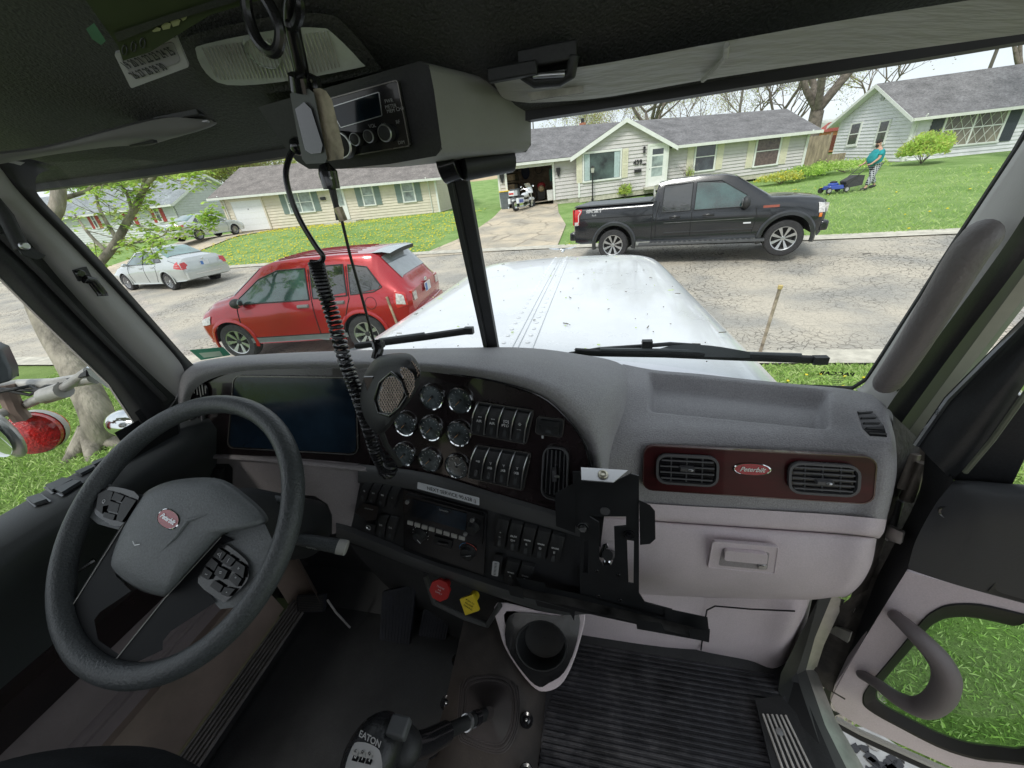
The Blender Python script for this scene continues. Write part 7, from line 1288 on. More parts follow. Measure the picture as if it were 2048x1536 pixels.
mb = MB(); mb.grid([[V((X0 + .02, y, -.80)) for y in fr(-.35, .78, 8)], [V((X0 + .045, y, -.82)) for y in fr(-.35, .78, 8)], [V((X0 + .045, y, -.90)) for y in fr(-.35, .78, 8)], [V((X0 + .01, y, -.92)) for y in fr(-.35, .78, 8)]], WOODD); CB(mb, 'wood_strip', ldoor, ang=40)
DLP = mat('door_lilac', (.20, .165, .17), .75, var=.08, bump=.3, bs=60); z_ = -.92; rows = [V((X0 + .01, 0, -.92))]; g = []
seq = [(-.92, .01), (-.95, .03)]; zz = -.95
for k in range(4): seq += [(zz - .075, .032), (zz - .082, .022), (zz - .092, .036), (zz - .102, .036), (zz - .110, .022), (zz - .116, .03)]; zz -= .116
seq += [(-1.45, .03)]; mb = MB(); mb.grid([[V((X0 + o, y, z)) for y in fr(-.4, .62, 10)] for z, o in seq], DLP); CB(mb, 'door_panel', ldoor, ang=40)
for c4 in ([(57, 1000), (83, 992), (98, 1003), (72, 1012)], [(95, 975), (130, 960), (150, 963), (108, 985)], [(112, 982), (150, 965), (166, 966), (128, 990)], [(153, 948), (180, 936), (192, 938), (165, 952)], [(186, 930), (205, 921), (210, 924), (192, 934)]):
    mb = MB(); pts_ = [PZ(*p, -.494) for p in c4]; mb.prism(pts_, V((0, 0, .008)), mat('switch_slate', (.06, .07, .075), .4)); mb.prism([p + (p - sum(pts_, V()) / 4) * .3 for p in pts_], V((0, 0, .002)), BLG); CB(mb, 'window_switch', ldoor, bevel=.002)
mb = MB(); mb.prism([PZ(195, 960, -.50), PZ(300, 870, -.46), PZ(352, 800, -.40), PZ(360, 900, -.55), PZ(350, 980, -.72), PZ(240, 1010, -.62)], V((-.02, .02, 0)), BLP); CB(mb, 'mirror_sail', ldoor)
mb = MB(); mb.grid([[V((x, y, z)) for z in (-.42, -.6, -.9, -1.3)] for x, y in ((-1.17, .60), (-1.2, .72), (-1.1, .80), (-.9, .84))], BLP); CB(mb, 'side_kick_panel')
mb = MB(); DC = mat('door_chrome_pull', (.12, .12, .12), .2, .8); mb.tube([PX(142, 1148, -1.13), PX(165, 1135, -1.13), PX(190, 1120, -1.12)], .006, DC, n=8); CB(mb, 'door_pull', ldoor)
# ---------------- left mirror assembly outside
mi = CB(MB(), 'mirror_assembly'); MA = mat('painted_arm', (.50, .49, .46), .4, .3, var=.2, vs=12); X1 = -1.62
mb = MB(); mb.tube([PX(-30, 782, X1), PX(40, 770, X1), PX(110, 768, -1.5), PX(190, 755, -1.32)], .017, MA, n=12); mb.tube([PX(-20, 835, X1), PX(50, 810, X1), PX(85, 795, -1.52), PX(130, 775, -1.42), PX(178, 742, -1.32)], .012, MA, n=12); mb.tube([PX(90, 792, -1.5), PX(128, 780, -1.42)], .022, MA, n=12); mb.prism([PX(172, 735, -1.3), PX(190, 740, -1.3), PX(225, 772, -1.27), PX(215, 776, -1.27), PX(178, 750, -1.3)], V((-.01, .01, 0)), CHR); CB(mb, 'mirror_arm', mi)
mb = MB(); mb.tube([PX(8, 770, X1), PX(30, 820, X1), PX(45, 838, X1)], .02, mat('rusty_post', (.30, .22, .18), .7, var=.3), n=10); CB(mb, 'bracket', mi)
mb = MB(); rd = random.Random(3)
for k, off in enumerate((0, .006, -.007)): mb.tube([PX(-10, 776 + k * 4, -1.60) + V((0, off, 0)), PX(60, 790 - k * 9, -1.55), PX(92, 772 + k * 7, -1.49) + V((off, 0, 0)), PX(130, 772 - k * 6, -1.43), PX(176, 742 + k * 4, -1.3)], .0045, BLP, n=6)
CB(mb, 'cable', mi)
mb = MB(); c_ = PX(70, 865, -1.66); ax_ = V((.62, -.76, .16)).normalized(); mb.lathe([(0, .030), (.045, .028), (.062, .018), (.064, 0)], c_, ax_, mat('marker_red', (.55, .012, .01), .15, var=.35, vs=90, bump=1, bs=160, coat=1), n=28); mb.lathe([(.066, .002), (.066, -.022)], c_, ax_, MA, n=28); mb.lathe([(.064, -.022), (.062, -.034), (.04, -.045), (0, -.046)], c_, ax_, mat('marker_amber', (.8, .16, .01), .15, var=.3, vs=60, coat=1), n=28); mb.tube([c_ + V((0, .01, .06)), PX(45, 835, -1.63)], .012, MA, n=8); CB(mb, 'marker_lamp', mi, ang=50)
mb = MB(); c_ = PX(-4, 862, -1.52); mb.ball(c_, (.062, .02, .085), mat('mirror_back', (.55, .56, .56), .3, .5), 10); mb.lathe([(0, 0), (.06, 0), (.066, .004)], c_ + V((.0, -.021, 0)), (.1, -1, 0), mat('mirror_face', (.7, .72, .72), .03, 1, var=0), n=28); CB(mb, 'convex_mirror', mi)
mb = MB(); mb.prism([PX(-20, 690, -1.55), PX(3, 700, -1.55), PX(22, 740, -1.55), PX(24, 762, -1.55), PX(-20, 775, -1.55)], V((-.03, .03, 0)), mat('mirror_shell', (.05, .06, .07), .3)); CB(mb, 'main_mirror', mi, bevel=.006)
mb = MB(); mb.ball(PX(262, 845, -1.45), (.085, .05, .045), CHR, 12); CB(mb, 'hood_mirror', mi)
# ---------------- right pillar, grab handle, jamb
w0 = [(2090, 215, .66), (2035, 300, .65), (1910, 489, .64), (1820, 628, .635), (1737, 757, .625), (1712, 778, .60)]
w05 = [(2110, 260, .61), (2062, 330, .61), (1950, 500, .605), (1855, 640, .60), (1770, 775, .60), (1735, 800, .60)]
w1 = [(2120, 330, .60), (2075, 390, .60), (2000, 505, .60), (1890, 655, .595), (1792, 790, .60), (1766, 830, .60)]
ext = lambda r: [(2 * r[0][0] - r[2][0] + 10, 2 * r[0][1] - r[2][1], r[0][2])] + r
w0, w05, w1 = ext(w0), ext(w05), ext(w1); rp = band([w0, w05, w1], PILL, 'pillar_trim')
mb = MB(); mb.tube([PX(a, b, x) for a, b, x in ((2085, 210, .665), (2033, 300, .655), (1908, 489, .645), (1735, 757, .63), (1705, 776, .60), (1600, 772, .55))], .005, RUB, n=6); CB(mb, 'glass_seal', rp)
w2 = [(2250, 260, .64), (2120, 430, .64), (2075, 480, .64), (2010, 568, .64), (1900, 712, .64), (1800, 850, .64), (1782, 875, .64)]; wm = [((a[0] + b[0]) / 2, (a[1] + b[1]) / 2, .625) for a, b in zip(w1, w2)]
band([w1, wm, w2], BLP, 'door_seal'); w3 = [(2250, 290, .68), (2120, 462, .68), (2075, 513, .68), (2030, 574, .68), (1915, 730, .68), (1812, 870, .68), (1795, 892, .68)]
band([w2, w3], mat('jamb_dark', (.06, .06, .055), .5), 'jamb_seal'); w4 = [(2250, 330, .70), (2120, 500, .70), (2075, 560, .70), (2045, 600, .70), (1930, 748, .70), (1832, 880, .70), (1815, 900, .70)]
band([w3, w4], mat('jamb_metal', (.42, .42, .35), .5, .2, var=.15, vs=5), 'door_jamb'); w5 = [(a + 8, b + 6, .74) for a, b, x in w4]; band([w4, w5], mat('jamb_metal2', (.20, .20, .19), .5, .2), 'door_jamb')
GH = mat('grab_vinyl', (.20, .18, .175), .5, var=.1, vs=5, bump=.5, bs=160); hpx = [(1964, 470, .575), (1960, 478, .56), (1935, 510, .55), (1880, 600, .55), (1825, 690, .555), (1782, 755, .565), (1770, 770, .58)]; mb = MB(); hp_ = spline([PX(*p) for p in hpx], 5); N_ = len(hp_)
mb.tube(hp_, [.011 + .0115 * sm(min(i, N_ - 1 - i) / 4) for i in range(N_)], GH, n=18, flat=1.2); CB(mb, 'grab_handle', ang=80)
mb = MB(); mb.tube([p + V((.012, -.014, -.012)) for p in hp_[3:-3]], .0012, BLG, n=4); CB(mb, 'handle_seam')
JB = mat('jamb_grime', (.05, .043, .038), .7, var=.6, vs=10, bump=.5, bs=40)
mb = MB(); mb.grid([[PX(x, y, X_) for x, y, X_ in r] for r in ([(1786, 830, .60), (1786, 900, .59), (1765, 1040, .60), (1700, 1196, .62), (1630, 1250, .62), (1560, 1400, .55)], [(1840, 880, .68), (1832, 905, .67), (1800, 1010, .67), (1735, 1180, .67), (1680, 1290, .66), (1640, 1370, .64)], [(1900, 880, .76), (1880, 960, .74), (1850, 1030, .72), (1790, 1180, .71), (1720, 1320, .70), (1690, 1400, .69)])], JB); CB(mb, 'hinge_jamb', ang=40)
mb = MB()
for a, b, r_, m in (((1822, 905, .66), (1800, 975, .65), .016, mat('hinge_bronze', (.22, .19, .16), .45, .6, var=.3, vs=14)), ((1845, 925, .67), (1812, 1000, .66), .012, MATS['hinge_bronze']), ((1796, 1000, .655), (1778, 1060, .65), .010, BLP)): mb.tube([PX(*a), PX(*b)], r_, m, n=14)
mb.prism([PX(1806, 880, .66), PX(1872, 905, .70), PX(1868, 925, .70), PX(1808, 905, .66)], V((0, -.006, -.01)), MATS['hinge_bronze']); mb.tube([PX(1790, 970, .64), PX(1782, 990, .64)], .003, WTX); CB(mb, 'door_hinge', bevel=.002)
mb = MB()
for pts_ in (((1757, 1042), (1785, 1050), (1812, 1062), (1806, 1085), (1785, 1078), (1756, 1060)), ((1646, 1235), (1668, 1246), (1706, 1262), (1700, 1282), (1672, 1266), (1644, 1252))):
    mb = MB(); mb.prism([PX(a, b, .645) for a, b in pts_], V((-.008, -.006, 0)), ALU); CB(mb, 'check_strap', bevel=.002)
rr2 = random.Random(5); mb = MB()
for k in range(26): t = rr2.random(); a = (1775 - 150 * t + rr2.uniform(-12, 30), 1010 + 330 * t); L_ = rr2.uniform(6, 22); mb.tube([PX(a[0], a[1], .655), PX(a[0] - L_ * .45, a[1] + L_, .655)], rr2.uniform(.001, .004), rr2.choice([ALU, BLP, MATS['hinge_bronze'], PILL, BLP]), n=5)
CB(mb, 'jamb_fitting')
# chrome tank / fairing seen through the gap
mb = MB(); mb.ball(PX(1905, 830, 1.02), (.10, .2, .16), mat('exhaust_chrome', (.7, .7, .7), .1, 1, var=.3, vs=30, stretch=(1, 1, 8)), 14); CB(mb, 'air_cleaner')
# ---------------- open right door
DO = Pl((.67, .68, -1.0), (.884, -.467, 0), (0, 0, 1)); rd_ = CB(MB(), 'open_door')
outl = [(1812, 1142), (1900, 1166), (2000, 1194), (2110, 1222), (2400, 1300), (2400, 1740), (2110, 1610), (1980, 1570), (1880, 1524), (1790, 1484), (1720, 1452), (1676, 1426), (1660, 1400), (1670, 1370), (1740, 1260)]
hole = spl2([(1868, 1224), (1900, 1212), (1960, 1212), (2050, 1232), (2100, 1246), (2100, 1500), (2000, 1520), (1900, 1500), (1800, 1452), (1740, 1418), (1728, 1398), (1740, 1370), (1800, 1298), (1846, 1242)], 4, True)
CB(holed(DO, outl, [hole], 0, .03, LIL), 'door_panel', rd_, bevel=.004)
fo2 = [DO.at(*p, .003) for p in hole]; cxh = sum(p[0] for p in hole) / len(hole); cyh = sum(p[1] for p in hole) / len(hole); fi2 = [DO.at(cxh + (x - cxh) * .86, cyh + (y - cyh) * .84, -.012) for x, y in hole]; fi3 = [DO.at(cxh + (x - cxh) * .84, cyh + (y - cyh) * .82, -.045) for x, y in hole]
mb = MB(); mb.grid([[DO.at(cxh + (x - cxh) * 1.02, cyh + (y - cyh) * 1.03, .001) for x, y in hole], fo2, fi2, fi3], RUB, cv=True); CB(mb, 'lower_window_frame', rd_, ang=40); mb = MB(); mb.poly(fi3, glassmat('green_tint', (.55, .72, .58), -.02)); CB(mb, 'lower_window', rd_)
mb = MB(); up = [(1815, 1140), (1850, 1060), (1900, 966), (1938, 965), (2030, 974), (2130, 980), (2130, 1228), (2000, 1194), (1900, 1166)]; g_ = [[(1815, 1138, 0), (1900, 1166, 0), (2000, 1194, 0), (2420, 1306, 0)], [(1832, 1080, .014), (1915, 1080, .022), (2010, 1090, .026), (2420, 1126, .026)], [(1870, 1010, .018), (1930, 1010, .034), (2020, 1018, .04), (2420, 1046, .04)], [(1905, 966, .006), (1945, 966, .02), (2030, 974, .022), (2420, 996, .022)], [(1908, 960, -.05), (1950, 962, -.05), (2032, 968, -.05), (2420, 992, -.05)]]
mb.grid(patch([[DO.at(*p) for p in r] for r in g_], 5, 6), mat('door_black', (.055, .057, .062), .5, var=.06, bump=.25, bs=300)); CB(mb, 'upper_pad', rd_, ang=70)
mb = MB(); mb.grid(patch([[DO.at(*p) for p in r] for r in [[(1975, 1185, .004), (2010, 1145, .010), (2060, 1112, .012), (2130, 1085, .014)], [(2000, 1192, .002), (2050, 1150, .004), (2080, 1140, .004), (2130, 1125, .004)], [(2130, 1226, .002), (2130, 1200, .002), (2130, 1180, .002), (2130, 1160, .002)]]], 4, 4), BLP); CB(mb, 'door_pocket', rd_)
mb = MB(); mb.grid(patch([[DO.at(*p) for p in r] for r in [[(1850, 905, -.06), (1838, 985, -.06), (1790, 1085, -.06), (1700, 1260, -.06), (1640, 1400, -.06), (1652, 1440, -.06)], [(1888, 930, -.02), (1866, 1000, -.02), (1815, 1100, -.02), (1725, 1270, -.02), (1654, 1400, -.02), (1670, 1432, -.02)], [(1908, 962, .002), (1880, 1010, .002), (1826, 1120, .002), (1738, 1262, .002), (1662, 1400, .002), (1680, 1428, .002)]]], 4, 4), BLP); CB(mb, 'door_edge', rd_, ang=60)
mb = MB()
for r_, hh, m in ((.014, -.01, RUB), (.008, .004, PILL)): mb.tube([DO.at(x, y + (6 if m is PILL else 12), hh - .01) for x, y in ((1672, 1432), (1720, 1458), (1800, 1494), (1880, 1530), (1990, 1578), (2110, 1620))], r_, m, n=8)
CB(mb, 'door_bottom_seal', rd_)
for a, nm in ((((1912, 905), (1990, 770), (2060, 655), (2110, 580)), 'upper'),):
    mb = MB(); o0 = [(1836, 892), (1900, 800), (1990, 710), (2060, 640), (2130, 560)]; o1 = [(1905, 962), (1955, 905), (2035, 790), (2090, 705), (2150, 640)]; mb.grid(patch([[DO.at(x, y, -.04) for x, y in o0], [DO.at((x + X_) / 2, (y + Y_) / 2, .0) for (x, y), (X_, Y_) in zip(o0, o1)], [DO.at(x, y, -.01) for x, y in o1]], 4, 4), BLP); CB(mb, 'window_frame', rd_, ang=60)
    mb = MB(); mb.tube([DO.at(x - 3, y - 2, -.04) for x, y in o0], .006, CHR, n=8); mb.tube([DO.at(x, y, .004) for x, y in ((1930, 945), (1985, 880), (2060, 775))], .004, mat('seal_khaki', (.16, .17, .12), .6), n=6); CB(mb, 'frame_trim', rd_)
mb = MB(); mb.prism([DO.at(x, y, -.02) for x, y in ((1905, 960), (2035, 790), (2090, 830), (2022, 975))], -DO.n * .01, BLP); CB(mb, 'mirror_sail', rd_)
mb = MB(); mb.poly([DO.at(x, y, -.03) for x, y in ((2022, 975), (2090, 830), (2200, 700), (2200, 980))], MATS['door_glass_clear']); CB(mb, 'upper_window', rd_)
hnd = [(1790, 1232, .002, .013), (1800, 1240, .03, .014), (1835, 1272, .055, .018), (1875, 1315, .062, .021), (1893, 1355, .064, .023), (1880, 1395, .062, .023), (1845, 1415, .058, .022), (1800, 1400, .05, .017), (1755, 1368, .03, .013), (1722, 1348, .0, .012)]
hh_ = spline([DO.at(a, b, c) for a, b, c, d in hnd], 5); rl = [lerpt(i / 5, [(k, h_[3]) for k, h_ in enumerate(hnd)]) for i in range(len(hh_))]; mb = MB(); mb.tube(hh_, rl, mat('handle_lilac', (.20, .175, .18), .5, var=.05, bump=.2, bs=300), n=18); CB(mb, 'pull_handle', rd_, ang=80)
mb = MB(); mb.lathe([(.0, .0), (.010, .001), (.015, .004), (.016, 0)], DO.at(1900, 1024, .022), DO.n, BLG, n=16); CB(mb, 'lock_recess', rd_)
# ---------------- floor, mats, shifter, pedals
FZ = -1.30; fl = CB(MB(), 'floor')
mb = MB(); mb.add([(-1.12, -.3, FZ - .01), (.60, -.3, FZ - .01), (.56, .78, FZ - .01), (-1.12, .9, FZ - .01)], [(0, 1, 2, 3)], BLP); mb.grid([[V((x, y, z)) for x in (-1.25, 0, .56)] for y, z in ((.66, FZ), (.80, FZ + .05), (.88, FZ + .3), (.9, FZ + .6), (.92, FZ + .66))], BLP); mb.grid([[V((-1.19, y, z)) for z in (-1.45, -1.0, -.45)] for y in (.55, .75, .95)], BLP); CB(mb, 'floor_pan', fl)
mb = MB(); y = -.05
while y < .74: 
    xl = lerpt(y, [(-.05, -.15), (.35, -.135), (.48, -.13), (.6, -.09)]); mb.box(((xl + .50) / 2, y, FZ + .002), (.50 - xl, .0075, .007), MATR); y += .0135
mb.add([(-.16, -.1, FZ), (.51, -.1, FZ), (.51, .75, FZ), (-.16, .75, FZ)], [(0, 1, 2, 3)], MATR); CB(mb, 'rubber_mat', fl, bevel=.0015, seg=1)
mb = MB(); TB = mat('tunnel_plastic', (.042, .034, .030), .6, var=.6, vs=4, bump=.2, bs=200); tun = [[(-.42, y, FZ + .001), (-.40, y, FZ + .05 + .10 * sm((y - .3) / .5)), (-.30, y, FZ + .07 + .12 * sm((y - .3) / .5)), (-.22, y, FZ + .065 + .11 * sm((y - .3) / .5)), (-.17, y, FZ + .045 + .05 * sm((y - .3) / .5)), (-.135, y, FZ + .0)] for y in fr(-.1, .75, 8)]
mb.grid([[V(p) for p in r] for r in tun], TB); CB(mb, 'tunnel_cover', fl, ang=60)
BOOT = mat('shift_boot', (.06, .052, .052), .45, var=.3, vs=4); bc = PZ(972, 1425, -1.20); mb = MB(); bpx = [(935, 1362), (985, 1352), (1026, 1372), (1030, 1440), (1012, 1488), (985, 1496), (940, 1480), (925, 1465), (926, 1400)]
lay = []
for k, z in ((1.12, -1.222), (1.12, -1.212), (1.05, -1.210), (1.05, -1.200), (.98, -1.198), (.98, -1.188), (.88, -1.186), (.7, -1.17), (.35, -1.14), (.18, -1.12)): cx2, cy2 = 978, 1426; lay.append([PZ(cx2 + (x - cx2) * k, cy2 + (y - cy2) * k, z) for x, y in spl2(bpx, 4, True)])
mb.grid(lay, BOOT, cv=True); mb.poly(lay[-1], BOOT); [mb.tube(lay[i][:-1], .0035, BOOT, n=6, closed=True) for i in (1, 3, 5, 6)]; sh_ = CB(MB(), 'gear_lever', None); CB(mb, 'boot', sh_, ang=35)
s0, s1, s2, s3 = PZ(970, 1428, -1.13), PZ(905, 1458, -1.02), PZ(850, 1488, -.92), PZ(800, 1500, -.86)
mb = MB(); mb.tube([s0, s1, s2, s3], [.014, .014, .015, .015], BLP, n=14); mb.tube([s1.lerp(s2, .3), s2, s3], [.021, .022, .022], BLG, n=16); mb.tube([s0.lerp(s1, .25), s0.lerp(s1, .4)], .016, BLG, n=14); mb.tube([s0.lerp(s1, .55), s0.lerp(s1, .62)], .017, SIL, n=14); CB(mb, 'lever', sh_)
kc = PZ(745, 1508, -.83); KM = mat('shift_knob_black', (.022, .023, .025), .28, var=.05, bump=.5, bs=400); mb = MB(); kx = Matrix.Rotation(R(-12), 3, 'Z')
mb.ball(kc, (.047, .060, .040), KM, 14, rot=kx); mb.box(PZ(798, 1455, -.80), (.035, .03, .02), mat('collar_grey', (.10, .105, .11), .5)); mb.ball(PZ(800, 1495, -.86), (.04, .035, .03), BLP, 10); CB(mb, 'shift_knob', sh_, bevel=.004)
kn_ = Pl(kc + V((-.004, -.02, .041)), (.95, -.15, -.1), (.12, .72, .62)); mb = plate(kn_, [(704, 1494), (722, 1484), (748, 1492), (762, 1510), (758, 1560), (690, 1560)], 0, .003, SIL, smooth=3)
mb.text('EATON', kn_.at(740, 1478, .004), kn_.u, kn_.v, .0125, SIL, bold=.0003)
for j in range(3):
    for i_, t in enumerate((('8', '10', '9')[j] if 0 else ('6', '8', '9')[j], ('R', '1', '3')[j])): p_ = kn_.at(712 + j * 13.5, 1502 + i_ * 12 + j * 3, .0035); mb.box(p_, (.010, .010, .001), BLG if i_ else PILL); mb.text(t, p_ + kn_.n * .0012, kn_.u, kn_.v, .010, WTX if i_ else BLG)
CB(mb, 'shift_pattern', sh_)
PD = mat('pedal_rubber', (.020, .022, .03), .6, var=.2, vs=20)
for nm, c4 in (('accelerator_pedal', [(768, 1180), (835, 1165), (815, 1340), (760, 1325)]), ('brake_pedal', [(850, 1215), (905, 1220), (880, 1345), (828, 1328)]), ('clutch_pedal', [(598, 1188), (655, 1184), (652, 1220), (600, 1222)])):
    pl_ = Pl(PY(c4[0][0] + 30, c4[0][1] + 70, .62 if nm != 'clutch_pedal' else .60), (1, 0, 0), (0, .5, 1)); mb = rplate(pl_, c4, 0, .012, .006, PD); f = pl_.q(c4); 
    for k in range(9): (mb.tube([f(.08 + .105 * k, .03, .013), f(.08 + .105 * k, .97, .013)], .0022, PD, n=5) if nm != 'clutch_pedal' else (mb.tube([f(.05, .1 + .1 * k, .013), f(.95, .1 + .1 * k, .013)], .002, mat('pedal_edge', (.07, .065, .06), .5), n=5)))
    CB(mb, nm, fl, bevel=.002)
mb = MB(); mb.tube([PZ(655, 1200, -1.12), PZ(672, 1225, -1.18), PZ(700, 1255, -1.28)], .0035, mat('rod_grey', (.25, .24, .24), .5), n=6); CB(mb, 'pedal_rod', fl)
for x, y in ((1053, 1440), (1052, 1545), (893, 1406), (862, 1500), (915, 1320)): c_ = PZ(x, y, -1.235); mb = MB(); mb.lathe([(.018, 0), (.016, .003), (.010, .001), (.006, .004), (0, .004)], c_, V((0, -.2, 1)), BLG, n=16); mb.ball(c_ + V((0, 0, .003)), (.004, .004, .002), SIL, 5); CB(mb, 'cover_bolt', fl)
mb = MB(); TS = mat('tread_strip', (.17, .155, .15), .5, var=.2, vs=10)
mb.add([(-1.13, -.1, FZ + .004), (-1.02, -.1, FZ + .004), (-1.02, .66, FZ + .004), (-1.10, .66, FZ + .004)], [(0, 1, 2, 3)], BLP)
for k in range(6): x = -1.105 + k * .0135; mb.box((x, .27, FZ + .010), (.006, .80, .010), TS)
CB(mb, 'tread_strip', fl, bevel=.001)
mb = MB(); TN = mat('tan_panel', (.24, .185, .155), .6, var=.25, vs=3, bump=.2, bs=200); mb.grid([[V((x, y, z)) for y in fr(-.1, .62, 6)] for x, z in ((-1.175, -1.10), (-1.15, -1.105), (-1.14, -1.20), (-1.12, -1.29))], TN); mb.grid([[V((-1.12 + .04 * k, .64 + .05 * math.sin(k * .8), z)) for z in (-1.3, -1.1, -.95)] for k in range(5)], TN); CB(mb, 'kick_panel', fl, ang=60)
# right threshold
mb = MB(); tp = [(1508, 1402), (1560, 1396), (1590, 1430), (1660, 1600), (1555, 1600)]; mb.prism([PZ(x, y, FZ + .012) for x, y in spl2(tp, 1, True)], V((0, 0, .012)), BLP); th_ = CB(mb, 'step_tread', fl, bevel=.006, seg=3); mb = MB()
for k in range(6): a = (1526 + k * 9, 1428 + k * .5); b = (1588 + k * 13, 1600); mb.tube([PZ(*a, FZ + .026), PZ(*b, FZ + .026)], .0028, mat('rib_white', (.62, .60, .57), .5, var=.15, vs=20), n=6)
mb.lathe([(.009, 0), (.008, .003), (0, .004)], PZ(1559, 1464, FZ + .027), (0, 0, 1), SIL, n=14); CB(mb, 'tread_rib', fl)
def strip3(pa, pb, m, name, par=fl, za=0): mb = MB(); mb.grid([[PZ(*p) for p in pa], [PZ(*p) for p in pb]], m); return CB(mb, name, par)
e0 = [(1562, 1346, -1.22), (1556, 1380, -1.29), (1572, 1420, -1.31), (1610, 1500, -1.31), (1650, 1600, -1.31)]; e1 = [(1640, 1190, -1.0), (1612, 1290, -1.2), (1592, 1350, -1.30), (1640, 1490, -1.31), (1690, 1600, -1.31)]; e2 = [(1665, 1190, -1.0), (1630, 1275, -1.18), (1612, 1340, -1.31), (1650, 1450, -1.33), (1725, 1600, -1.33)]; e3 = [(1690, 1200, -1.02), (1648, 1290, -1.2), (1632, 1340, -1.33), (1672, 1440, -1.36), (1765, 1600, -1.36)]
strip3(e0, e1, RUB, 'threshold_seal'); strip3(e1, e2, mat('seal_grey', (.07, .07, .07), .6), 'threshold_seal'); strip3(e2, e3, ALU, 'door_sill')
mb = MB(); mb.prism([PZ(1655, 1452, -1.75), PZ(1740, 1452, -1.75), PZ(1900, 1560, -1.75), PZ(1960, 1640, -1.75), PZ(1720, 1640, -1.75)], V((0, 0, -.03)), ALU)
stp = CB(mb, 'cab_step', bevel=.004); mb = MB()
rr3 = random.Random(2)
for k in range(16): x, y = 1705 + rr3.uniform(0, 95), 1495 + rr3.uniform(0, 60); c_ = PZ(x, y, -1.748); s_ = rr3.uniform(.012, .03); a = rr3.random() * 3; mb.prism([c_ + V((math.cos(a + t) * s_ * q, math.sin(a + t) * s_ * q, 0)) for t, q in ((0, 1), (1.5, .5), (2.6, 1.1), (4, .6), (5.2, .8))], V((0, 0, .002)), BLG)
for x, y in ((1684, 1478), (1745, 1486)): mb.lathe([(.02, 0), (.016, .004), (0, .005)], PZ(x, y, -1.748), (0, 0, 1), PILL, n=14)
CB(mb, 'grip_hole', stp)
mb = MB(); mb.prism([PZ(1632, 1330, -1.55), PZ(1640, 1330, -1.45), PZ(1660, 1380, -1.5), PZ(1710, 1450, -1.6), PZ(1700, 1450, -1.7)], V((.01, 0, -.02)), mat('worn_edge', (.62, .56, .42), .6)) if 0 else None
# driver seat edge in the foreground
sc_ = PZ(150, 1600, -.62); mb = MB(); mb.grid(patch([[PZ(-120, 1560, -.60), PZ(60, 1508, -.66), PZ(200, 1492, -.70), (PZ(330, 1500, -.74)), PZ(440, 1560, -.80)], [PZ(-120, 1600, -.56), PZ(60, 1560, -.60), PZ(200, 1545, -.62), PZ(330, 1560, -.66), PZ(430, 1610, -.72)], [PZ(-120, 1700, -.56), PZ(60, 1700, -.58), PZ(200, 1700, -.60), PZ(330, 1700, -.64), PZ(430, 1700, -.70)]], 5, 5), mat('seat_cloth', (.012, .014, .018), .9, var=.3, vs=30, bump=.4, bs=200)); CB(mb, 'driver_seat', ang=70)
# ---------------- hood and wipers
hd_ = []; cxh = lambda y: -.335
for y, W_, z0, e in ((1.10, 1.02, -.585, .20), (1.5, 1.0, -.59, .18), (2.1, .96, -.595, .16), (2.8, .91, -.605, .13), (3.4, .865, -.615, .10), (3.72, .83, -.635, .09), (3.84, .78, -.68, .10), (3.9, .72, -.80, .2)):
    hd_.append([V((-.335 + s_ * W_, y, z0 - e * d_)) for s_, d_ in ((-1.06, 5.5), (-1.04, 2.2), (-1.0, 1.05), (-.93, .55), (-.75, .22), (-.4, .06), (-.12, .005), (0, 0), (.12, .005), (.4, .06), (.75, .22), (.93, .55), (1.0, 1.05), (1.04, 2.2), (1.06, 5.5))])
mb = MB(); mb.grid(patch(hd_, 4, 4), HOODW); hood = CB(mb, 'hood', ang=60)
mb = MB()
def hz(y): return lerpt(y, [(1.1, -.585), (2.1, -.595), (3.4, -.615), (3.72, -.635)])
for dx, r_ in ((-.012, .004), (.012, .004), (.075, .004)): mb.tube([V((-.335 + dx, y, hz(y) + .002)) for y in fr(1.12, 3.72, 16)], r_, HOODW, n=6, flat=.7)
CB(mb, 'hood_ridge', hood)
mb = MB()
for k in range(30):
    y = 1.2 + k * .086
    for dx in (-.06, .045): mb.ball((-.335 + dx, y, hz(y) + .002), (.011, .011, .004), HOODW, 5)
CB(mb, 'rivet', hood)
mb = MB(); DRT = mat('debris', (.16, .15, .12), .9, var=.3); r4 = random.Random(9)
for k in range(110):
    y = 1.3 + r4.random() ** 1.3 * 2.3; x = -.335 + r4.uniform(-.85, .85); W_ = .95; s_ = abs(x + .335) / W_; z = hz(y) - .17 * .3 * s_ ** 2.6 + .004; a = r4.random() * 6; l_ = r4.choice([.004, .005, .006, .012, .03]); mb.box((x, y, z), (l_, .004, .003), DRT if r4.random() < .8 else LG[2], rot=Matrix.Rotation(a, 3, 'Z'))
tag(mb.build('hood_debris', kind='stuff'), 'seeds, twigs and dirt specks scattered on the white truck hood', 'debris')
mb = MB(); o = V((-.335, 3.80, -.605)); mb.ball(o + V((0, 0, .015)), (.02, .05, .018), CHR, 8)
for sg in (1, -1): mb.prism([o + V((0, .02, .02)), o + V((sg * .07, -.02, .028)), o + V((sg * .13, -.03, .045)), o + V((sg * .06, .03, .03))], V((0, 0, .006)), CHR)
CB(mb, 'hood_ornament', hood, bevel=.002)
def wiper(px, Y, name='wiper'):
    P = [PY(a, b, Y) for a, b in px]; mb = MB(); mb.tube(P, .009, BLP, n=8, flat=1.4); mb.tube([p + V((0, .0, .012)) for p in P[1:-1]], .006, mat('wiper_grey', (.11, .12, .125), .4), n=6); return mb
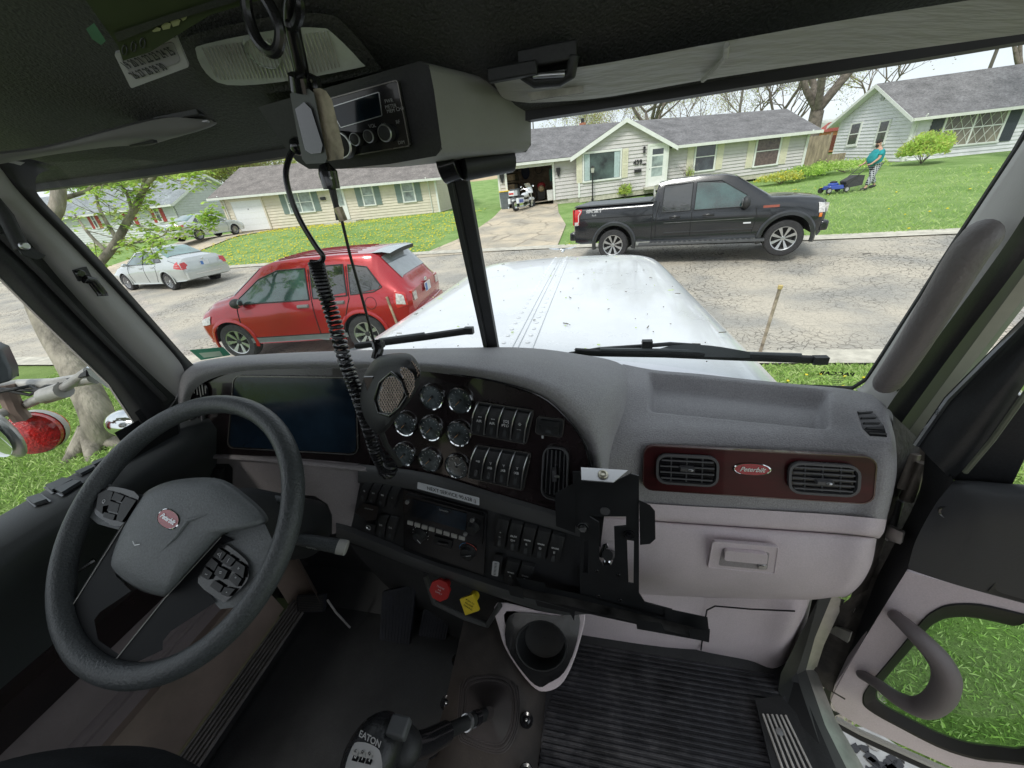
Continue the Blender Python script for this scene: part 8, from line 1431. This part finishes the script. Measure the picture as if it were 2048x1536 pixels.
mb = wiper([(1150, 703), (1200, 706), (1330, 708), (1480, 714), (1600, 718), (1648, 720)], 1.12); mb.tube([PY(a, b, 1.15) for a, b in ((1138, 708), (1200, 698), (1290, 692), (1340, 688), (1400, 692))], .007, BLP, n=8); mb.grid(net([[(1290, 706, 1.14), (1350, 690, 1.13), (1420, 691, 1.12), (1500, 704, 1.11)], [(1290, 712, 1.14), (1350, 712, 1.12), (1420, 714, 1.11), (1500, 716, 1.11)]], 3, 4), MATS['wiper_grey']); mb.box(PY(1294, 690, 1.13), (.03, .02, .03), BLP); mb.box(PY(1640, 720, 1.115), (.035, .02, .022), BLP); CB(mb, 'wiper')
mb = wiper([(712, 692), (760, 686), (850, 674), (940, 661)], 1.12); mb.grid(net([[(700, 698, 1.16), (760, 682, 1.13), (820, 674, 1.12), (880, 668, 1.12)], [(700, 702, 1.14), (760, 692, 1.12), (820, 682, 1.12), (880, 672, 1.12)]], 3, 4), MATS['wiper_grey']); mb.box(PY(938, 661, 1.12), (.03, .02, .022), BLP); CB(mb, 'wiper')

# ---------------- rear of the cab behind the camera: seats, lower rear wall, roof
mb = MB(); mb.grid([[V((x, -.95, z)) for z in (-1.32, -.8, -.02)] for x in (-1.25, -.33, .62)], HEADM); CB(mb, 'rear_wall')
mb = MB(); mb.add([(-1.22, -.96, FZ - .02), (.62, -.96, FZ - .02), (.62, -.28, FZ - .02), (-1.22, -.28, FZ - .02)], [(0, 1, 2, 3)], BLP); CB(mb, 'rear_floor')
for x in (-.72, .12):
    mb = MB(); mb.box((x, -.72, -.62), (.52, .14, .70), MATS['seat_cloth'], rot=Matrix.Rotation(R(-8), 3, 'X')); mb.box((x, -.50, -.92), (.52, .44, .16), MATS['seat_cloth']) ; CB(mb, 'seat', bevel=.05, seg=3)
# ============================================================ LOOSE THINGS IN THE CAB
# tablet mount (bent black steel) screwed in front of the console
MT = Pl(PY(1205, 1080, .555), (1, -.03, 0), (0, .06, 1)); STEEL = mat('mount_black', (.016, .017, .019), .38, var=.2, vs=10)
tm = thing('tablet_mount', 'bent black steel tablet bracket mounted between the console and glove box', 'bracket', MT.o)
def TMB(mb, name, **k): mb.v = [V(p) - MT.o for p in mb.v]; return mb.build(name, tm, **k)
body = [(1145, 944), (1160, 944), (1164, 962), (1225, 966), (1262, 948), (1278, 952), (1278, 1090), (1278, 1186), (1290, 1205), (1345, 1220), (1345, 1240), (1270, 1232), (1160, 1206), (1160, 1060), (1150, 1050)]
sl1 = [(1168, 1078), (1178, 1080), (1175, 1148), (1166, 1146)]; sl2 = [(1254, 1080), (1268, 1082), (1267, 1168), (1257, 1166)]; hole_ = [(1178, 1033), (1252, 1033), (1252, 1052), (1228, 1054), (1230, 1115), (1222, 1132), (1208, 1132), (1199, 1120), (1198, 1045)]
TMB(holed(MT, body, [sl1, sl2, hole_], 0, .003, STEEL), 'back_plate')
mb = plate(MT, [(1110, 986), (1144, 968), (1152, 982), (1150, 1066), (1112, 1052)], .0, .003, STEEL); TMB(mb, 'side_wing', bevel=.001)
mb = plate(MT, [(1278, 1000), (1300, 1010), (1310, 1022), (1311, 1078), (1300, 1088), (1280, 1090)], .0, .003, STEEL); TMB(mb, 'side_wing', bevel=.001)
a = [MT.at(*p, .002) for p in ((1162, 936), (1256, 942))]; b = [p for p in (MT.at(1227, 966, .030), MT.at(1163, 961, .030))]; mb = MB(); mb.prism([a[0], a[1], b[0], b[1]], V((0, 0, .002)), mat('mount_zinc', (.62, .62, .63), .3, .8, var=.05)); mb.lathe([(.010, 0), (.009, .003), (.005, .004), (.004, .001), (0, .001)], (a[0] + a[1] + b[0] + b[1]) / 4 + V((.004, 0, .003)), (0, -.1, 1), mat('brass_nut', (.55, .52, .42), .3, .9), n=20); TMB(mb, 'top_flange', bevel=.0008)
arm = Pl(MT.o + MT.n * .006, MT.u, MT.v)
mb = plate(arm, [(1018, 1160), (1070, 1170), (1150, 1186), (1280, 1222), (1420, 1258), (1418, 1284), (1330, 1268), (1270, 1248), (1150, 1222), (1090, 1204), (1020, 1188)], -.006, -.002, STEEL); TMB(mb, 'lower_arm', bevel=.001)
def cup(px, d): mb = plate(Pl(MT.o + MT.n * d, MT.u, MT.v), px, 0, .003, STEEL); TMB(mb, 'lip', bevel=.0008)
cup([(1016, 1172), (1044, 1176), (1048, 1198), (1020, 1190)], .028); cup([(1030, 1154), (1090, 1166), (1094, 1186), (1044, 1176)], .004); cup([(1272, 1240), (1322, 1246), (1330, 1262), (1330, 1268), (1274, 1258)], .030); cup([(1330, 1216), (1415, 1234), (1418, 1262), (1330, 1238)], .002); cup([(1378, 1256), (1420, 1262), (1418, 1285), (1380, 1276)], .030); cup([(1070, 1200), (1150, 1222), (1148, 1242), (1140, 1226), (1075, 1212)], .024)
mb = MB(); mb.grid([[MT.at(x, y, h) for x, y, h in r] for r in ([(1024, 1168, .002), (1090, 1184, .002), (1150, 1196, .002), (1280, 1226, .002), (1415, 1260, .002)], [(1020, 1186, .030), (1085, 1202, .030), (1148, 1214, .030), (1275, 1246, .030), (1412, 1282, .030)])], mat('mount_worn', (.05, .048, .045), .5, var=.6, vs=18)); TMB(mb, 'shelf')
for x, y, m in ((1166, 1054, SIL), (1258, 1068, BLG)): c_ = MT.at(x, y, .001); mb = MB(); mb.lathe([(.011, 0), (.011, .002)], c_, MT.n, m, n=20); mb.lathe([(.0075, .002), (.0075, .008), (0, .009)], c_, MT.n, m, n=6); TMB(mb, 'bolt')
for x, y in ((1193, 1142), (1237, 1150), (1196, 1192), (1240, 1200)): mb = MB(); mb.lathe([(.0045, 0), (.004, .001), (.002, .0005), (0, .0005)], MT.at(x, y, .001), MT.n, BLG, n=12); TMB(mb, 'rivet')
mb = MB(); mb.lathe([(.0, .001), (.010, .001), (.010, 0)], MT.at(1210, 1022, .001), MT.n, mat('mount_plug', (.08, .08, .085), .4), n=20); TMB(mb, 'hole_plug')
mb = MB(); mb.tube([MT.at(1202, 1112, -.03), MT.at(1210, 1092, -.03), MT.at(1216, 1090, -.03)], .005, CHR, n=8); mb.lathe([(.010, 0), (.008, .004), (0, .004)], MT.at(1214, 1126, -.03), MT.n, CHR, n=16); TMB(mb, 'clamp')
mb = MB(); mb.tube([MT.at(1215, 1110, -.02), MT.at(1225, 1110, -.12)], .012, BLP, n=10); TMB(mb, 'mounting_stud')
# CB microphone with its coiled cord
mcen = PY(782, 772, .52); mic = thing('cb_microphone', 'black CB microphone with metal mesh grille hanging before the gauges on a coiled cord', 'microphone', mcen)
def MIC(mb, name, **k): mb.v = [V(p) - mcen for p in mb.v]; return mb.build(name, mic, **k)
MP = Pl(mcen, (.80, -.42, .12), (.30, .35, .9)); out_ = [(760, 712), (812, 706), (834, 722), (842, 750), (830, 786), (800, 826), (772, 862), (752, 866), (732, 842), (720, 808), (722, 770), (736, 736)]
ms = spl2(out_, 4, True); cx_ = sum(p[0] for p in ms) / len(ms); cy_ = sum(p[1] for p in ms) / len(ms); lay = []
for k, h_ in ((.7, -.034), (.92, -.026), (1.0, -.008), (.98, .006), (.86, .018), (.6, .024), (.3, .025)): lay.append([MP.at(cx_ + (x - cx_) * k, cy_ + (y - cy_) * k, h_) for x, y in ms])
mb = MB(); mb.grid(lay, BLP, cv=True); mb.poly(lay[0], BLP); mb.poly(lay[-1], BLP); MIC(mb, 'mic_body', ang=60)
MESH = mat('mic_mesh', (.62, .50, .42), .4, .4, var=.2, vs=200, bump=.5, bs=300)
def meshpatch(px, cx2, cy2, hgt, name='grille'):
    pl_ = Pl(MP.o + MP.n * hgt, MP.u, MP.v); mb = plate(pl_, px, 0, .001, BLG, smooth=3); xs = [p[0] for p in px]; ys = [p[1] for p in px]
    sp = spl2(px, 3, True)
    def inside(x, y):
        c = False
        for (a, b), (c2, d) in zip(sp, sp[1:] + sp[:1]):
            if (b > y) != (d > y) and x < (c2 - a) * (y - b) / (d - b) + a: c = not c
        return c
    y = min(ys)
    for ang_ in (0, 1):
        k = min(xs) - 60
        while k < max(xs) + 60:
            seg = []; t = min(ys)
            while t <= max(ys):
                x = k + (t - min(ys)) * (.55 if ang_ else -.55)
                if inside(x, t): seg.append(pl_.at(x, t, .0018))
                elif len(seg) > 1: mb.tube(seg, .0009, MESH, n=3); seg = []
                else: seg = []
                t += 2.2
            if len(seg) > 1: mb.tube(seg, .0009, MESH, n=3)
            k += 5.2
    MIC(mb, name)
meshpatch([(768, 762), (784, 752), (800, 762), (808, 785), (798, 808), (780, 826), (764, 822), (757, 800)], 782, 788, .0305); meshpatch([(800, 738), (812, 735), (828, 752), (828, 778), (816, 798), (812, 780), (806, 760)], 815, 765, .026); meshpatch([(822, 722), (830, 726), (840, 744), (836, 756), (828, 742)], 832, 738, .014)
mb = MB(); mb.tube([MP.at(*p, .030) for p in ((750, 800), (760, 765), (783, 745), (805, 765), (815, 792), (800, 815), (780, 832), (758, 826), (750, 800))], .003, BLG, n=6); mb.box(MP.at(742, 768, .02), (.02, .006, .03), BLG); MIC(mb, 'rib', bevel=.001)
mb = MB(); mb.tube([MP.at(752, 718, -.01), MP.at(757, 700, -.012), MP.at(754, 684, -.012)], [.010, .010, .012], BLG, n=10); mb.box(MP.at(756, 690, -.012), (.022, .014, .012), BLP); MIC(mb, 'hanger_clip', bevel=.001)
mb = MB(); mb.tube([MP.at(760, 858, -.01), PY(772, 890, .53), PY(790, 915, .54), PY(800, 930, .55)], .006, BLP, n=8); MIC(mb, 'strain_relief')
def coil(path, r, wr, turns, m, mb=None):
    mb = mb or MB(); S_ = spline([PY(*p) for p in path], 24); N_ = len(S_); P = []; n = turns * 14
    for i in range(n + 1):
        t = i / n * (N_ - 1); k = min(int(t), N_ - 2); c = S_[k].lerp(S_[k + 1], t - k); d = (S_[min(k + 1, N_ - 1)] - S_[k]).normalized(); x = d.cross(V((0, 1, .2))).normalized(); y = x.cross(d); a = i / 14 * 2 * math.pi; rr_ = r(i / n) if callable(r) else r; P.append(c + (x * math.cos(a) + y * math.sin(a)) * rr_)
    mb.tube(P, wr, m, n=6); return mb
CRD = mat('cord_black', (.014, .014, .016), .25, var=.1)
mb = coil([(632, 524, .56), (645, 570, .555), (668, 640, .55), (690, 720, .55), (715, 790, .55), (735, 850, .55), (752, 905, .55), (768, 938, .55)], lambda t: .0105, .0029, 58, CRD); coil([(768, 938, .55), (775, 945, .548), (782, 935, .545), (776, 902, .54)], .0125, .0029, 9, CRD, mb); mb.tube([PY(*p) for p in ((776, 902, .54), (768, 880, .53), (762, 862, .525))], .004, CRD, n=6)
mb.tube(spline([PY(*p) for p in ((590, 293, .56), (578, 318, .56), (572, 350, .56), (580, 390, .56), (600, 440, .56), (630, 490, .56), (646, 512, .56), (640, 524, .56), (622, 524, .56))], 6), .0042, CRD, n=8); mb.ball(PY(594, 292, .56), (.010, .01, .012), BLG, 8); MIC(mb, 'coiled_cord')
# hanging pendant control on its cord
hc = PY(640, 245, .50); pend = thing('hanging_handset', 'grey and worn tan switch handset hanging from the roof before the overhead radio', 'handset', hc)
def PN(mb, name, **k): mb.v = [V(p) - hc for p in mb.v]; return mb.build(name, pend, **k)
HPn = Pl(hc, (.93, -.36, 0), (-.15, 0, 1)); GYB = mat('handset_grey', (.10, .105, .105), .5, var=.2, vs=10); TAN = mat('handset_tan', (.42, .37, .27), .7, var=.5, vs=25, bump=.3, bs=80, dark=(.10, .08, .06))
mb = plate(HPn, [(580, 188), (588, 180), (618, 178), (628, 186), (654, 316), (650, 326), (612, 328), (604, 318)], -.004, .006, GYB); PN(mb, 'handset_shell', bevel=.003, seg=3)
mb = MB(); fr_px = [(626, 178), (640, 176), (652, 182), (664, 200), (688, 300), (687, 318), (656, 322), (652, 316)]; plate(HPn, fr_px, -.012, .001, TAN, mb=mb); PN(mb, 'handset_side', bevel=.003, seg=3)
mb = plate(HPn, [(590, 218), (608, 204), (622, 218), (645, 290), (642, 306), (622, 308), (610, 300)], .006, .009, BLG); PN(mb, 'rocker', bevel=.002)
mb = MB(); mb.tube(spline([PY(*p) for p in ((590, -30, .46), (582, 20, .47), (585, 60, .48), (596, 110, .49), (604, 150, .50), (612, 180, .50))], 5), .0085, CRD, n=12); mb.tube([PY(598, 150, .495), PY(604, 180, .50)], [.012, .014], BLG, n=14); mb.tube([PY(620, 158, .50), PY(632, 162, .50), PY(634, 178, .50)], .006, BLG, n=8); PN(mb, 'cord')
mb = MB(); mb.tube(spline([PY(*p) for p in ((490, -20, .44), (496, 30, .44), (515, 80, .44), (540, 104, .44), (556, 96, .44), (560, 60, .44), (545, 20, .44), (520, -20, .44))], 6), .0055, CRD, n=10); mb.tube(spline([PY(*p) for p in ((596, -20, .45), (600, 20, .45), (590, 50, .46), (575, 50, .46))], 5), .005, CRD, n=8); PN(mb, 'cable_loop')
la = thing('lanyard', 'black retractable lanyard cord with a clip running down to the microphone', 'lanyard', PY(665, 340, .52)); l0 = la.location.copy()
def LN(mb, name, **k): mb.v = [V(p) - l0 for p in mb.v]; return mb.build(name, la, **k)
mb = MB(); mb.tube([PY(648, 330, .52), PY(656, 345, .52), PY(664, 378, .52)], [.008, .0125, .011], BLG, n=14); LN(mb, 'reel'); mb = MB(); mb.tube([PY(664, 376, .52), PY(672, 410, .52), PY(680, 440, .52)], [.005, .004, .0055], BLP, n=8); mb.tube([PY(676, 415, .52), PY(687, 442, .52)], .0062, mat('brass_clip', (.5, .42, .3), .35, .8, var=.3, vs=40), n=8); mb.ball(PY(662, 356, .508), .0018, WTX, 4); LN(mb, 'clip')
mb = MB(); mb.tube([PY(684, 442, .52), PY(700, 510, .52), PY(722, 588, .52), PY(745, 672, .515), PY(748, 684, .515)], .0022, CRD, n=6); LN(mb, 'cord')
# calendar page and green printed board stuck to the roof
RP = Pl(PY(300, 90, .50), (1, -.10, .0), (.0, -.80, .60)); rc = [(228, 108), (352, 74), (378, 134), (262, 177)]
mb = rplate(RP, rc, -.004, 0, .003, mat('paper_white', (.50, .50, .52), .8, var=.04)); rplate(RP, [(238, 112), (346, 82), (362, 122), (268, 158)], 0, .0008, .006, mat('paper_lilac', (.34, .33, .36), .8, var=.04), mb); f = RP.q(rc); uu = (f(1, .4) - f(0, .4)).normalized(); vv = (f(.5, 0) - f(.5, 1)); vv = (vv - uu * vv.dot(uu)).normalized()
INK = mat('ink', (.03, .03, .04), .6, var=0); mb.text('19 20 21 22 23 24 25', f(.48, .34, .001), uu, vv, .0175, INK, bold=.0003, fit=(f(1, 0) - f(0, 0)).length * .84, fy=1.15); mb.text('26 27 28 29 30', f(.40, .68, .001), uu, vv, .0175, INK, bold=.0003, fit=(f(1, 0) - f(0, 0)).length * .6, fy=1.15)
FR(mb, 'calendar', 'small white calendar page hanging from the roof beside the dome lamp', 'calendar', RP.o)
GBm = mat('board_green', (.030, .045, .012), .6, var=.2, vs=8); G2 = Pl(RP.o + RP.n * .012, RP.u, RP.v); mb = plate(G2, [(150, -30), (236, 92), (246, 122), (300, 104), (420, 30), (520, 0), (520, -40)], -.003, 0, GBm)
plate(G2, [(236, 84), (330, 46), (470, 4), (480, -6), (466, -12), (330, 32), (228, 66)], 0, .003, BLP, mb=mb)
PG = mat('board_patch', (.36, .38, .20), .7, var=.1)
for q in ([(304, 62), (314, 54), (322, 57), (320, 62), (308, 64)], [(322, 52), (332, 44), (342, 47), (340, 57), (326, 60)], [(340, 42), (352, 35), (361, 41), (358, 50), (346, 54)], [(358, 34), (368, 25), (376, 28), (372, 38), (366, 42)], [(377, 24), (388, 17), (393, 17), (382, 28)], [(420, 12), (436, 5), (440, 10), (424, 18)]): plate(G2, q, 0, .0015, PG, mb=mb)
for k in range(3): c2 = (249 + k * 18, 100 - k * 7); mb.tube([G2.at(c2[0] + 5 * math.cos(t * .785), c2[1] + 10 * math.sin(t * .785), .001) for t in range(9)], .0006, INK, n=4)
rc2 = plate(G2, [(172, 58), (188, 46), (212, 82), (202, 90), (184, 78)], 0, .004, mat('tag_green', (.06, .20, .13), .35, var=.2), mb=mb); FR(mb, 'green_board', 'dark green printed board with pale patches fixed to the roof above the calendar', 'board', G2.o)
